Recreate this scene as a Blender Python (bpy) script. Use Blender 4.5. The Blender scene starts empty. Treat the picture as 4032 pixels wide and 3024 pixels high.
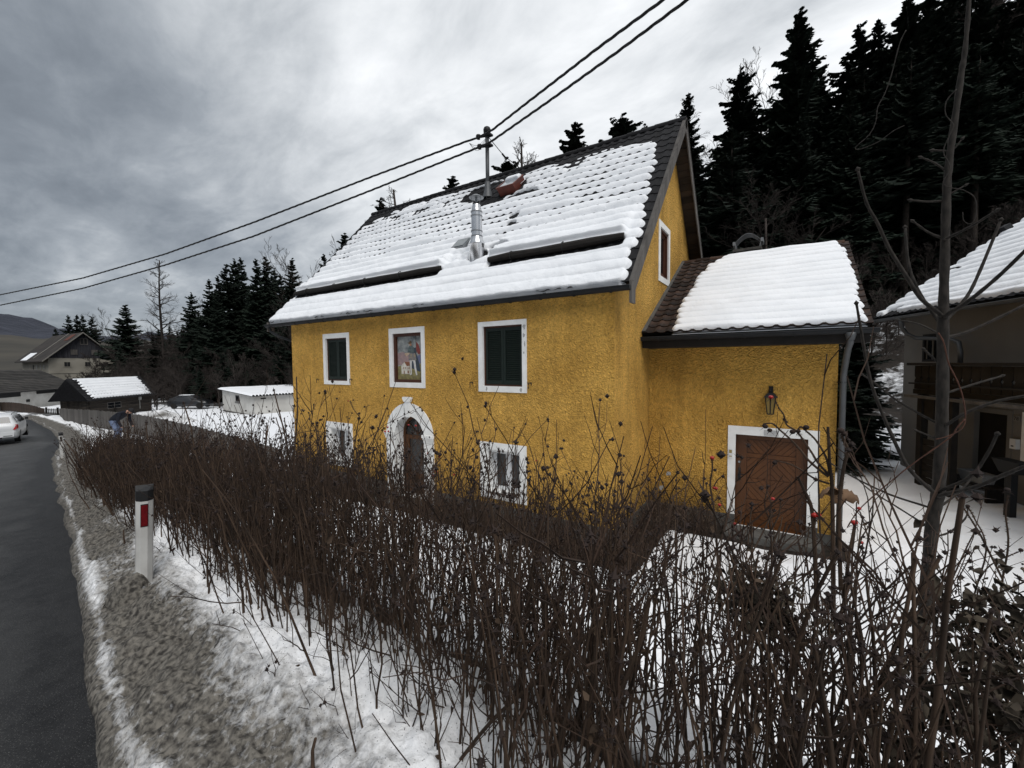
import bpy, bmesh, math, random
import numpy as np
from mathutils import Vector, Matrix, noise as mnoise
from mathutils.geometry import tessellate_polygon
random.seed(7); RNG = np.random.default_rng(7)
scene = bpy.context.scene
COL = scene.collection
EYE = 3.4

# ---------------------------------------------------------------- camera
cd = bpy.data.cameras.new('camera'); cam = bpy.data.objects.new('camera', cd); COL.objects.link(cam)
cd.sensor_width = 36.0; cd.lens = 14.81; cd.clip_start = 0.05; cd.clip_end = 6000
yaw, pit, rol = math.radians(33.195), math.radians(2.766), math.radians(-0.5015)
fw = Vector((-math.sin(yaw)*math.cos(pit), math.cos(yaw)*math.cos(pit), -math.sin(pit)))
rt = Vector((math.cos(yaw), math.sin(yaw), 0)); up = rt.cross(fw)
r2 = rt*math.cos(rol)+up*math.sin(rol); u2 = up*math.cos(rol)-rt*math.sin(rol)
M = Matrix((r2, u2, -fw)).transposed().to_4x4(); M.translation = Vector((0, 0, EYE))
cam.matrix_world = M; scene.camera = cam

# ---------------------------------------------------------------- light
SUN_EL, SUN_AZ = math.radians(52), math.radians(-38)     # azimuth measured from +X towards +Y
sd = bpy.data.lights.new('sun', 'SUN'); sd.energy = 1.5; sd.angle = math.radians(35); sd.color = (1.0, .975, .94)
sun = bpy.data.objects.new('sun', sd); COL.objects.link(sun)
sv = Vector((math.cos(SUN_EL)*math.cos(SUN_AZ), math.cos(SUN_EL)*math.sin(SUN_AZ), math.sin(SUN_EL)))
sun.rotation_euler = sv.to_track_quat('Z', 'Y').to_euler()
world = bpy.data.worlds.new('World'); scene.world = world; world.use_nodes = True
nt = world.node_tree; nt.nodes.clear()
def N(t, **k):
    n = nt.nodes.new(t)
    for a, b in k.items(): setattr(n, a, b)
    return n
def L(a, b): nt.links.new(a, b)
wo = N('ShaderNodeOutputWorld'); bg = N('ShaderNodeBackground'); bg.inputs[1].default_value = 0.1
sky = N('ShaderNodeTexSky', sky_type='NISHITA'); sky.sun_disc = False
sky.sun_elevation = SUN_EL; sky.sun_rotation = math.pi/2-SUN_AZ
tc = N('ShaderNodeTexCoord'); sx = N('ShaderNodeSeparateXYZ'); L(tc.outputs['Generated'], sx.inputs[0])
def MATH(op, a, b=None, c=None):
    n = N('ShaderNodeMath', operation=op)
    for i, v in enumerate((a, b, c)):
        if v is None: continue
        if isinstance(v, (int, float)): n.inputs[i].default_value = v
        else: L(v, n.inputs[i])
    return n.outputs[0]
zz = MATH('MAXIMUM', sx.outputs[2], 0.0); dn = MATH('ADD', zz, 0.22)
cx = MATH('DIVIDE', sx.outputs[0], dn); cy = MATH('DIVIDE', sx.outputs[1], dn)
cmb = N('ShaderNodeCombineXYZ'); L(cx, cmb.inputs[0]); L(cy, cmb.inputs[1])
mp = N('ShaderNodeMapping'); L(cmb.outputs[0], mp.inputs[0]); mp.inputs['Rotation'].default_value = (0, 0, math.radians(25)); mp.inputs['Scale'].default_value = (0.9, 1.5, 1); mp.inputs['Location'].default_value = (1.7, .4, 0)
n1 = N('ShaderNodeTexNoise'); n1.inputs['Scale'].default_value = 0.95; n1.inputs['Detail'].default_value = 7; n1.inputs['Roughness'].default_value = .52; n1.inputs['Distortion'].default_value = .5; L(mp.outputs[0], n1.inputs[0])
n2 = N('ShaderNodeTexNoise'); n2.inputs['Scale'].default_value = 3.0; n2.inputs['Detail'].default_value = 9; n2.inputs['Roughness'].default_value = .60; n2.inputs['Distortion'].default_value = .3; L(mp.outputs[0], n2.inputs[0])
# the brighter part of the overcast lies towards the sun side, ahead and above
vd = N('ShaderNodeVectorMath', operation='DOT_PRODUCT'); L(tc.outputs['Generated'], vd.inputs[0])
bd = Vector((-.05, .80, .60)).normalized(); vd.inputs[1].default_value = bd
lobe = N('ShaderNodeMapRange', interpolation_type='SMOOTHSTEP'); L(vd.outputs['Value'], lobe.inputs[0])
lobe.inputs[1].default_value = .30; lobe.inputs[2].default_value = 1.0; lobe.inputs[3].default_value = 0; lobe.inputs[4].default_value = 1
s = MATH('MULTIPLY_ADD', n1.outputs[0], 1.15, -.575); s = MATH('MULTIPLY_ADD', n2.outputs[0], .74, s)
s = MATH('ADD', s, -.37)
s = MATH('MULTIPLY_ADD', lobe.outputs[0], .62, s)
zen = N('ShaderNodeMapRange', interpolation_type='SMOOTHSTEP'); L(sx.outputs[2], zen.inputs[0]); zen.inputs[1].default_value = .5; zen.inputs[2].default_value = 1.0; zen.inputs[3].default_value = 0; zen.inputs[4].default_value = .25
s = MATH('ADD', s, zen.outputs[0])
s = MATH('ADD', s, .30)
cr = N('ShaderNodeValToRGB'); L(s, cr.inputs[0])
e = cr.color_ramp.elements; e[0].position = 0.0; e[0].color = (.115, .130, .150, 1)
e[1].position = 1.0; e[1].color = (.72, .735, .75, 1)
for p_, c_ in ((.20, (.165, .185, .21)), (.40, (.245, .268, .295)), (.58, (.37, .392, .415)), (.78, (.54, .56, .58))):
    q = cr.color_ramp.elements.new(p_); q.color = c_+(1,)
mul = N('ShaderNodeVectorMath', operation='SCALE'); L(cr.outputs[0], mul.inputs[0]); mul.inputs['Scale'].default_value = 10.0
mx = N('ShaderNodeMix', data_type='RGBA'); mx.inputs[0].default_value = .96; L(sky.outputs[0], mx.inputs[6]); L(mul.outputs[0], mx.inputs[7])
L(mx.outputs[2], bg.inputs[0]); L(bg.outputs[0], wo.inputs[0])
vs = scene.view_settings; vs.view_transform = 'Standard'; vs.look = 'None'; vs.gamma = 1; vs.exposure = 0.55; vs.use_curve_mapping = False
scene.cycles.max_bounces = 6; scene.cycles.diffuse_bounces = 3; scene.cycles.glossy_bounces = 2; scene.cycles.transmission_bounces = 3; scene.cycles.transparent_max_bounces = 4

# ---------------------------------------------------------------- materials
MATS = {}
def mat(name, c1, c2=None, scale=4.0, rough=.8, bump=0.0, bscale=None, detail=5, metal=0.0, stretch=None, spec=.3, rnd=0.0, contrast=1.0, c3=None):
    if name in MATS: return MATS[name]
    m = bpy.data.materials.new(name); m.use_nodes = True; t = m.node_tree; nd = t.nodes; lk = t.links
    b = nd['Principled BSDF']; b.inputs['Roughness'].default_value = rough; b.inputs['Metallic'].default_value = metal; b.inputs['Specular IOR Level'].default_value = spec
    co = nd.new('ShaderNodeTexCoord'); mpg = nd.new('ShaderNodeMapping'); lk.new(co.outputs['Object'], mpg.inputs[0])
    if stretch: mpg.inputs['Scale'].default_value = stretch
    no = nd.new('ShaderNodeTexNoise'); no.inputs['Scale'].default_value = scale; no.inputs['Detail'].default_value = detail; lk.new(mpg.outputs[0], no.inputs[0])
    rp = nd.new('ShaderNodeValToRGB'); lk.new(no.outputs[0], rp.inputs[0])
    c2 = c2 or tuple(x*.72 for x in c1)
    w = .22/contrast
    rp.color_ramp.elements[0].position = .5-w; rp.color_ramp.elements[0].color = c2+(1,)
    rp.color_ramp.elements[1].position = .5+w; rp.color_ramp.elements[1].color = c1+(1,)
    out = rp.outputs[0]
    if c3:
        n3 = nd.new('ShaderNodeTexNoise'); n3.inputs['Scale'].default_value = scale*.13; n3.inputs['Detail'].default_value = 4; lk.new(mpg.outputs[0], n3.inputs[0])
        r3 = nd.new('ShaderNodeMapRange'); lk.new(n3.outputs[0], r3.inputs[0]); r3.inputs[1].default_value = .5; r3.inputs[2].default_value = .68
        m3 = nd.new('ShaderNodeMix'); m3.data_type = 'RGBA'; lk.new(r3.outputs[0], m3.inputs[0]); lk.new(out, m3.inputs[6]); m3.inputs[7].default_value = c3+(1,); out = m3.outputs[2]
    if rnd:
        oi = nd.new('ShaderNodeObjectInfo'); mr = nd.new('ShaderNodeMapRange'); lk.new(oi.outputs['Random'], mr.inputs[0]); mr.inputs[3].default_value = 1-rnd; mr.inputs[4].default_value = 1+rnd
        vm = nd.new('ShaderNodeVectorMath'); vm.operation = 'SCALE'; lk.new(out, vm.inputs[0]); lk.new(mr.outputs[0], vm.inputs['Scale']); out = vm.outputs[0]
    lk.new(out, b.inputs['Base Color'])
    if bump:
        nb = nd.new('ShaderNodeTexNoise'); nb.inputs['Scale'].default_value = bscale or scale*3; nb.inputs['Detail'].default_value = 5; lk.new(mpg.outputs[0], nb.inputs[0])
        bp = nd.new('ShaderNodeBump'); bp.inputs['Distance'].default_value = bump; bp.inputs['Strength'].default_value = 1.0; lk.new(nb.outputs[0], bp.inputs['Height']); lk.new(bp.outputs[0], b.inputs['Normal'])
    MATS[name] = m; return m

SNOW = mat('snow', (.86, .875, .90), (.78, .80, .83), scale=1.4, rough=.6, bump=.010, bscale=26, detail=8, spec=.25)
WHITE = mat('white_plaster', (.80, .80, .79), (.68, .68, .66), scale=5, rough=.9, bump=.004, bscale=60)
GREYPL = mat('grey_cement', (.11, .107, .10), (.06, .058, .053), scale=6, rough=.95, bump=.006, bscale=40)
DARKTILE = mat('dark_roof_tile', (.015, .015, .017), (.007, .007, .008), scale=7, rough=.8, rnd=.35, bump=.002, spec=.2)
BROWNTILE = mat('brown_roof_tile', (.052, .030, .021), (.014, .011, .010), scale=3.0, rough=.85, rnd=.55, bump=.002, contrast=1.6, spec=.2)
GREYWOOD = mat('weathered_grey_wood', (.135, .125, .115), (.060, .054, .050), scale=5, rough=.85, bump=.004, bscale=30, stretch=(1, 1, .12), rnd=.22)
DARKWOOD = mat('dark_wood', (.016, .013, .011), (.007, .006, .005), scale=6, rough=.8, bump=.003, rnd=.25)
SOFFIT = mat('soffit_wood', (.040, .027, .018), (.012, .009, .007), scale=4, rough=.85, stretch=(.25, 1, 1), rnd=.4)
METAL = mat('dark_zinc', (.014, .015, .017), (.008, .009, .010), scale=4, rough=.65, metal=0)
PIPE = mat('grey_downpipe', (.11, .115, .12), (.07, .073, .076), scale=3, rough=.5, metal=.3)
STEEL = mat('stainless_steel', (.75, .75, .76), (.62, .62, .63), scale=2, rough=.27, metal=1.0)
GALV = mat('galvanised_steel', (.30, .31, .32), (.20, .21, .22), scale=9, rough=.45, metal=.6)
SHUT = mat('dark_green_paint', (.0075, .016, .012), (.005, .010, .008), scale=8, rough=.55)
BROWNP = mat('brown_paint', (.070, .024, .012), (.045, .015, .008), scale=6, rough=.5)
REDP = mat('red_brown_metal', (.13, .030, .018), (.08, .02, .013), scale=6, rough=.5)
DOORW = mat('varnished_door_wood', (.100, .036, .008), (.058, .020, .005), scale=3, rough=.42, stretch=(1, 1, .25), bump=.001, rnd=.15)
GLASS = mat('window_glass', (.010, .012, .014), (.006, .007, .009), scale=1, rough=.05, spec=.6)
PLASTIC = mat('white_plastic', (.72, .73, .74), (.60, .61, .62), scale=3, rough=.4)
BLACKM = mat('black_iron', (.012, .012, .013), (.008, .008, .008), scale=9, rough=.55)
SPRUCE = mat('spruce_needles', (.018, .026, .018), (.005, .009, .007), scale=2.2, rough=.8, rnd=.35, spec=.12)
BARK = mat('spruce_bark', (.050, .042, .036), (.025, .021, .018), scale=4, rough=.95, rnd=.3, spec=.1)
BARE = mat('bare_twig_bark', (.050, .042, .038), (.026, .022, .020), scale=2.5, rough=.95, rnd=.3, spec=.1)
PALEBARK = mat('pale_twig_bark', (.12, .108, .095), (.06, .052, .045), scale=3, rough=.95, rnd=.2, spec=.1)

def stucco():
    m = mat('yellow_stucco', (.80, .465, .105), (.68, .375, .072), scale=1.1, rough=.93, detail=9)
    t = m.node_tree; nd = t.nodes; lk = t.links; b = nd['Principled BSDF']
    co = nd.new('ShaderNodeTexCoord')
    a = nd.new('ShaderNodeTexNoise'); a.inputs['Scale'].default_value = 15; a.inputs['Detail'].default_value = 4; a.inputs['Roughness'].default_value = .65; a.inputs['Distortion'].default_value = 1.2; lk.new(co.outputs['Object'], a.inputs[0])
    c = nd.new('ShaderNodeTexVoronoi'); c.inputs['Scale'].default_value = 30; lk.new(co.outputs['Object'], c.inputs[0])
    ad = nd.new('ShaderNodeMath'); ad.operation = 'MULTIPLY_ADD'; ad.inputs[1].default_value = .45; lk.new(c.outputs['Distance'], ad.inputs[0]); lk.new(a.outputs[0], ad.inputs[2])
    bp = nd.new('ShaderNodeBump'); bp.inputs['Distance'].default_value = .10; bp.inputs['Strength'].default_value = 1; lk.new(ad.outputs[0], bp.inputs['Height']); lk.new(bp.outputs[0], b.inputs['Normal'])
    # colour follows the roughcast bump noise: darker where low, lighter where high
    r = nd.new('ShaderNodeMapRange'); r.inputs[1].default_value = .30; r.inputs[2].default_value = .62; r.inputs[3].default_value = .64; r.inputs[4].default_value = 1.12; lk.new(a.outputs[0], r.inputs[0])
    src = b.inputs['Base Color'].links[0].from_socket
    # faint vertical rain streaks and grime under the eaves line and foot
    sm = nd.new('ShaderNodeMapping'); sm.inputs['Scale'].default_value = (3.0, 3.0, .22); lk.new(co.outputs['Object'], sm.inputs[0])
    sn = nd.new('ShaderNodeTexNoise'); sn.inputs['Scale'].default_value = 1.3; sn.inputs['Detail'].default_value = 6; lk.new(sm.outputs[0], sn.inputs[0])
    sr = nd.new('ShaderNodeMapRange'); sr.inputs[1].default_value = .42; sr.inputs[2].default_value = .70; sr.inputs[3].default_value = 1.0; sr.inputs[4].default_value = .84; lk.new(sn.outputs[0], sr.inputs[0])
    mm = nd.new('ShaderNodeMath'); mm.operation = 'MULTIPLY'; lk.new(r.outputs[0], mm.inputs[0]); lk.new(sr.outputs[0], mm.inputs[1])
    # damp splash stains low on the wall and broad faded patches
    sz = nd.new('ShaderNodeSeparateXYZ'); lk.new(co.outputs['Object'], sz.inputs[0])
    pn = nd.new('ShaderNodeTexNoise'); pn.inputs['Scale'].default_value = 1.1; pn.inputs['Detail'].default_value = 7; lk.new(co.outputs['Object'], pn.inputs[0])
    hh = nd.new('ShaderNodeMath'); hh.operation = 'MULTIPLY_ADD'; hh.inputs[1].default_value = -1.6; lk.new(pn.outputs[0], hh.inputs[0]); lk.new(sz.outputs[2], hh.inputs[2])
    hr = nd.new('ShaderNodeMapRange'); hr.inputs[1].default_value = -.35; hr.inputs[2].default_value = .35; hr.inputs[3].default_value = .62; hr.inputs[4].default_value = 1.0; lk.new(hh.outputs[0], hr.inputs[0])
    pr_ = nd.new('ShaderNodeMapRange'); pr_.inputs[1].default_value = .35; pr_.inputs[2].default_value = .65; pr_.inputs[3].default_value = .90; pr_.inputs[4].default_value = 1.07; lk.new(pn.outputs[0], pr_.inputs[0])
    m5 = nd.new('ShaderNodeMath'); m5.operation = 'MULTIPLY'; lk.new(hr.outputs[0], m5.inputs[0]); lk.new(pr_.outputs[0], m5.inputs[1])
    m6 = nd.new('ShaderNodeMath'); m6.operation = 'MULTIPLY'; lk.new(mm.outputs[0], m6.inputs[0]); lk.new(m5.outputs[0], m6.inputs[1])
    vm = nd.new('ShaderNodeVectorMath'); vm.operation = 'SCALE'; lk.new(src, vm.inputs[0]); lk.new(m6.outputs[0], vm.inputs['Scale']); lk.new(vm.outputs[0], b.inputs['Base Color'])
    return m
STUCCO = stucco()

# ---------------------------------------------------------------- helpers
def tag(o, label=None, cat=None, group=None, kind=None):
    if label: o['label'] = label
    if cat: o['category'] = cat
    if group: o['group'] = group
    if kind: o['kind'] = kind
    return o
def empty(name, loc, label, cat, group=None, rz=0):
    o = bpy.data.objects.new(name, None); o.empty_display_size = .2; o.location = loc; o.rotation_euler = (0, 0, rz); COL.objects.link(o)
    return tag(o, label, cat, group)
def adopt(o, p):
    o.parent = p
    if p is not None:
        q = p; T = Matrix.Identity(4)
        chain = []
        while q is not None: chain.append(q); q = q.parent
        Wm = Matrix.Identity(4)
        for q in reversed(chain): Wm = Wm @ q.matrix_parent_inverse @ q.matrix_basis
        o.matrix_parent_inverse = Wm.inverted()
    return o
class MB:
    def __init__(s): s.v = []; s.f = []; s.m = []; s.cm = 0
    def add(s, vs, fs):
        b = len(s.v); s.v += [tuple(x) for x in vs]; s.f += [tuple(i+b for i in f) for f in fs]; s.m += [s.cm]*len(fs); return s
    def box(s, a, b):
        x0, y0, z0 = a; x1, y1, z1 = b
        return s.add([(x0, y0, z0), (x1, y0, z0), (x1, y1, z0), (x0, y1, z0), (x0, y0, z1), (x1, y0, z1), (x1, y1, z1), (x0, y1, z1)],
            [(0, 3, 2, 1), (4, 5, 6, 7), (0, 1, 5, 4), (1, 2, 6, 5), (2, 3, 7, 6), (3, 0, 4, 7)])
    def obox(s, o, ax, ay, az):       # oriented box from corner o with edge vectors
        o, ax, ay, az = Vector(o), Vector(ax), Vector(ay), Vector(az)
        p = [o, o+ax, o+ax+ay, o+ay]; p += [q+az for q in p]
        f = [(0, 3, 2, 1), (4, 5, 6, 7), (0, 1, 5, 4), (1, 2, 6, 5), (2, 3, 7, 6), (3, 0, 4, 7)]
        if ax.cross(ay).dot(az) < 0: f = [tuple(reversed(q)) for q in f]
        return s.add(p, f)
    def tube(s, pts, rad, n=6, cap=True):
        pts = [Vector(p) for p in pts]
        if isinstance(rad, (int, float)): rad = [rad]*len(pts)
        ref = None; vs = []
        for i, p in enumerate(pts):
            d = (pts[min(i+1, len(pts)-1)]-pts[max(i-1, 0)])
            d = d.normalized() if d.length > 1e-9 else Vector((0, 0, 1))
            if ref is None: ref = Vector((1, 0, 0)) if abs(d.x) < .8 else Vector((0, 1, 0))
            a = (ref-d*ref.dot(d)).normalized(); ref = a; b = d.cross(a)
            for k in range(n):
                t = 2*math.pi*k/n; vs.append(p+(a*math.cos(t)+b*math.sin(t))*rad[i])
        fs = [(i*n+k, i*n+(k+1) % n, (i+1)*n+(k+1) % n, (i+1)*n+k) for i in range(len(pts)-1) for k in range(n)]
        if cap: fs += [tuple(range(n-1, -1, -1)), tuple((len(pts)-1)*n+k for k in range(n))]
        return s.add(vs, fs)
    def prism(s, poly, d):            # 3d polygon extruded by vector d
        n = len(poly); d = Vector(d); a = [Vector(p) for p in poly]; b = [p+d for p in a]
        return s.add(a+b, [tuple(range(n-1, -1, -1)), tuple(range(n, 2*n))]+[(i, (i+1) % n, n+(i+1) % n, n+i) for i in range(n)])
    def build(s, name, m=None, parent=None, smooth=False, bevel=0):
        me = bpy.data.meshes.new(name); me.from_pydata(s.v, [], s.f); 
        for q in (m if isinstance(m, (list, tuple)) else [m]):
            if q: me.materials.append(q)
        if isinstance(m, (list, tuple)): me.polygons.foreach_set('material_index', s.m)
        bm = bmesh.new(); bm.from_mesh(me); bmesh.ops.recalc_face_normals(bm, faces=bm.faces)
        if bevel: bmesh.ops.bevel(bm, geom=bm.edges[:], offset=bevel, segments=1, affect='EDGES', clamp_overlap=True)
        bm.to_mesh(me); bm.free()
        if smooth: me.polygons.foreach_set('use_smooth', [True]*len(me.polygons))
        o = bpy.data.objects.new(name, me); COL.objects.link(o)
        if parent is not None: adopt(o, parent)
        return o
def npmesh(name, V, F, m, parent=None, smooth=False, link=True):
    """V (n,3), F (k,3) or (k,4) arrays"""
    V = np.asarray(V, np.float32); me = bpy.data.meshes.new(name); F = np.asarray(F, np.int32); k = F.shape[1]
    me.vertices.add(len(V)); me.vertices.foreach_set('co', V.ravel())
    me.loops.add(F.size); me.loops.foreach_set('vertex_index', F.ravel())
    me.polygons.add(len(F)); me.polygons.foreach_set('loop_start', np.arange(0, F.size, k, dtype=np.int32)); 
    me.polygons.foreach_set('use_smooth', np.full(len(F), smooth))
    me.update(calc_edges=True)
    if m: me.materials.append(m)
    if not link: return me
    o = bpy.data.objects.new(name, me); COL.objects.link(o)
    if parent is not None: adopt(o, parent)
    return o
def nptubes(P, R, n=3):
    """P (N,K,3), R (N,K) -> verts, quads"""
    P = np.asarray(P, float); N_, K = P.shape[:2]
    D = np.empty_like(P); D[:, 1:-1] = P[:, 2:]-P[:, :-2]; D[:, 0] = P[:, 1]-P[:, 0]; D[:, -1] = P[:, -1]-P[:, -2]
    D /= np.linalg.norm(D, axis=2, keepdims=True)+1e-9
    ref = np.zeros((N_, 1, 3)); ax = np.argmin(np.abs(P[:, -1]-P[:, 0]), axis=1); ref[np.arange(N_), 0, ax] = 1
    A = ref-D*(D*ref).sum(2, keepdims=True); A /= np.linalg.norm(A, axis=2, keepdims=True)+1e-9
    B = np.cross(D, A); t = np.arange(n)*2*np.pi/n
    V = P[:, :, None]+(A[:, :, None]*np.cos(t)[None, None, :, None]+B[:, :, None]*np.sin(t)[None, None, :, None])*np.asarray(R)[:, :, None, None]
    b = (np.arange(N_)[:, None, None]*K+np.arange(K-1)[None, :, None])*n+np.arange(n)[None, None, :]
    k1 = (np.arange(n)+1) % n-np.arange(n)
    q = np.stack([b, b+k1, b+k1+n, b+n], -1).reshape(-1, 4)
    return V.reshape(-1, 3), q
def cat(parts):
    vs, fs, b = [], [], 0
    for v, f in parts: vs.append(v); fs.append(f+b); b += len(v)
    return np.concatenate(vs), np.concatenate(fs)
def vnoise(x, y, seed=0):
    x = np.asarray(x, float); y = np.asarray(y, float); xi = np.floor(x).astype(np.int64); yi = np.floor(y).astype(np.int64); fx = x-xi; fy = y-yi
    def h(a, b):
        n = (a*374761393+b*668265263+seed*982451653) & 0x7fffffff; n = (n ^ (n >> 13))*1274126177 & 0x7fffffff; n = n ^ (n >> 16); return (n & 0xffff)/65535.0
    u = fx*fx*(3-2*fx); v = fy*fy*(3-2*fy)
    return (h(xi, yi)*(1-u)+h(xi+1, yi)*u)*(1-v)+(h(xi, yi+1)*(1-u)+h(xi+1, yi+1)*u)*v
def fbm(x, y, o=4, seed=0):
    s_, a, t = 0, 1.0, 0
    for i in range(o): s_ = s_+a*vnoise(x*2**i+i*17.3, y*2**i-i*9.1, seed+i); t += a; a *= .5
    return s_/t-.5
def sstep(t): t = np.clip(t, 0, 1); return t*t*(3-2*t)
def gridfaces(nx, ny):
    i = np.arange(nx-1)[:, None]*ny+np.arange(ny-1)[None, :]
    return np.stack([i, i+ny, i+ny+1, i+1], -1).reshape(-1, 4)
def setcol(o, vals, name='c'):
    a = o.data.attributes.new(name, 'FLOAT', 'POINT'); a.data.foreach_set('value', np.asarray(vals, np.float32))

# ---------------------------------------------------------------- terrain functions
#TERRAIN-BEGIN
def road_z(X): return np.interp(X, [-300, -120, -70, -57, -42, -32, -25, -16, -8.6, -5, -2, 5, 60], [-7, -3, -1.6, -1.2, -.9, -.5, 0, .75, 1.4, 1.65, 1.8, 1.95, 5])
def road_edge(X): return np.interp(X, [-140, -100, -80, -70, -56, -42, -32, -25.4, -19.6, -16, -8.64, -5, -2.35, 0, 5, 60], [-34, -8, 1, 5.2, 7.6, 6.6, 5.3, 4.1, 3.0, 2.45, 1.36, .81, .39, .05, -.7, -9])
def hedge_y(X): return np.interp(X, [-70, -40, -30, -20, -13, -9, -5.2, -3, -1, 0, 2, 5], [8.7, 7.9, 6.5, 4.4, 2.75, 1.9, 1.5, 1.32, 1.12, .98, .75, .4])
def yard_z(X): return np.interp(X, [-300, -120, -90, -60, -45, -35, -24, -14, -8, 0, 12, 30, 80], [-10, -5, -1.9, -1.35, -1.15, -.8, -.4, -.15, 0, .03, .12, .5, 3])
def ground_z(X, Y):
    X = np.asarray(X, float); Y = np.asarray(Y, float)
    hy = hedge_y(X); b0 = np.clip((Y-hy+.12)/.35, 0, 1); bank = road_z(X)-.12+.30*b0
    t = np.clip((Y-hy-.55)/2.3, 0, 1); t = t*t*(3-2*t)
    z = bank*(1-t)+yard_z(X)*t
    hb = np.interp(X, [-140, -100, -60, -30, -10, 10, 40], [75, 52, 38, 30, 24, 21, 20]); m = np.interp(X, [-160, -60, -30, 0, 30], [.03, .10, .22, .38, .5])
    d = np.clip(Y-hb, 0, 75); z = z+m*(np.sqrt(d*d+9)-3)
    r = np.clip((road_edge(X)+.1-Y)/.3, 0, 1); z = z*(1-r)+(road_z(X)-.08)*r
    return z
#TERRAIN-END

# ================================================================ SETTING
def axis(*segs):
    out = []
    for a, b, st in segs: out += list(np.arange(a, b-1e-6, st))
    out.append(segs[-1][1]); return np.array(out)
def attr_mix_mat(name, attr, ca, ca2, cb, cb2, sa=1.5, sb=6, nsc=3.0, namp=.6, lo=.35, hi=.65, rough=.8, bump=.01, bsc=25, speck=None, stretch=None):
    m = mat(name, ca, ca2, scale=sa, rough=rough, bump=bump, bscale=bsc, detail=7, spec=.25)
    t = m.node_tree; nd = t.nodes; lk = t.links; b = nd['Principled BSDF']; src = b.inputs['Base Color'].links[0].from_socket
    co = nd.new('ShaderNodeTexCoord'); mpg = nd.new('ShaderNodeMapping'); lk.new(co.outputs['Object'], mpg.inputs[0])
    if stretch: mpg.inputs['Scale'].default_value = stretch
    at = nd.new('ShaderNodeAttribute'); at.attribute_name = attr
    no = nd.new('ShaderNodeTexNoise'); no.inputs['Scale'].default_value = nsc; no.inputs['Detail'].default_value = 8; no.inputs['Roughness'].default_value = .65; lk.new(mpg.outputs[0], no.inputs[0])
    a1 = nd.new('ShaderNodeMath'); a1.operation = 'MULTIPLY_ADD'; a1.inputs[1].default_value = namp; lk.new(no.outputs[0], a1.inputs[0]); lk.new(at.outputs['Fac'], a1.inputs[2])
    a2 = nd.new('ShaderNodeMath'); a2.operation = 'SUBTRACT'; a2.inputs[1].default_value = namp*.5; lk.new(a1.outputs[0], a2.inputs[0])
    mr = nd.new('ShaderNodeMapRange'); mr.inputs[1].default_value = lo; mr.inputs[2].default_value = hi; lk.new(a2.outputs[0], mr.inputs[0])
    nb = nd.new('ShaderNodeTexNoise'); nb.inputs['Scale'].default_value = sb; nb.inputs['Detail'].default_value = 8; lk.new(mpg.outputs[0], nb.inputs[0])
    rb = nd.new('ShaderNodeValToRGB'); rb.color_ramp.elements[0].position = .35; rb.color_ramp.elements[0].color = cb2+(1,); rb.color_ramp.elements[1].position = .62; rb.color_ramp.elements[1].color = cb+(1,); lk.new(nb.outputs[0], rb.inputs[0])
    mxn = nd.new('ShaderNodeMix'); mxn.data_type = 'RGBA'; lk.new(mr.outputs[0], mxn.inputs[0]); lk.new(src, mxn.inputs[6]); lk.new(rb.outputs[0], mxn.inputs[7]); out = mxn.outputs[2]
    if speck:
        sc, thr, col, amt = speck
        vo = nd.new('ShaderNodeTexVoronoi'); vo.inputs['Scale'].default_value = sc; lk.new(co.outputs['Object'], vo.inputs[0])
        sp = nd.new('ShaderNodeMapRange'); sp.inputs[1].default_value = thr; sp.inputs[2].default_value = thr*.6; sp.inputs[3].default_value = 0; sp.inputs[4].default_value = amt; lk.new(vo.outputs['Distance'], sp.inputs[0])
        m2 = nd.new('ShaderNodeMix'); m2.data_type = 'RGBA'; lk.new(sp.outputs[0], m2.inputs[0]); lk.new(out, m2.inputs[6]); m2.inputs[7].default_value = col+(1,); out = m2.outputs[2]
    lk.new(out, b.inputs['Base Color']); return m

# --- ground: yard, hillside and valley floor in one sheet
gx = axis((-420, -80, 8), (-80, -30, 1.0), (-30, -14, .4), (-14, 8, .13), (8, 22, .4), (22, 60, 1.5), (60, 180, 6))
gy = axis((-260, -14, 10), (-14, 0, 1), (0, 14, .11), (14, 26, .4), (26, 60, 1.0), (60, 180, 4), (180, 420, 20))
GX, GY = np.meshgrid(gx, gy, indexing='ij'); GZ = ground_z(GX, GY)
yardm = sstep((GY-hedge_y(GX)-.6)/2.0)*(GY < 70)
GZ = GZ+yardm*(fbm(GX*.7, GY*.7, 3, 5)*.22+fbm(GX*3, GY*3, 3, 9)*.06)
hbv = np.interp(GX, [-140, -100, -60, -30, -10, 10, 40], [75, 52, 38, 30, 24, 21, 20])
GZ += sstep((GY-hbv)/6)*(fbm(GX*.35, GY*.35, 4, 3)*1.6)
for (fx, fy) in [(2.15+.34*i+.07*math.sin(i*2.1), 8.1-.30*i+.12*(-1)**i) for i in range(9)]:   # footprints towards the neighbour
    GZ -= .05*np.exp(-(((GX-fx)/.09)**2+((GY-fy)/.14)**2))
bare = np.zeros_like(GX)
def band(a, lo, hi, w=.18): return sstep((a-lo)/w)*sstep((hi-a)/w)
bare = np.maximum(bare, band(GX, -13.6, -1.9)*band(GY, 6.45, 7.6))
bare = np.maximum(bare, band(GX, -2.7, -1.9)*band(GY, 6.5, 9.8)); bare = np.maximum(bare, band(GX, -2.7, 1.05)*band(GY, 8.75, 9.9))
bare = np.maximum(bare, .60*sstep((.75+hedge_y(GX)-GY)/.5)*(GX > -14))
hill = sstep((GY-hbv+1)/4)
bare = np.maximum(bare, hill*(.62+.5*fbm(GX*.5, GY*.5, 4, 11)-.10*sstep((GX+5)/20)*sstep((34-GY)/8)))
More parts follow.
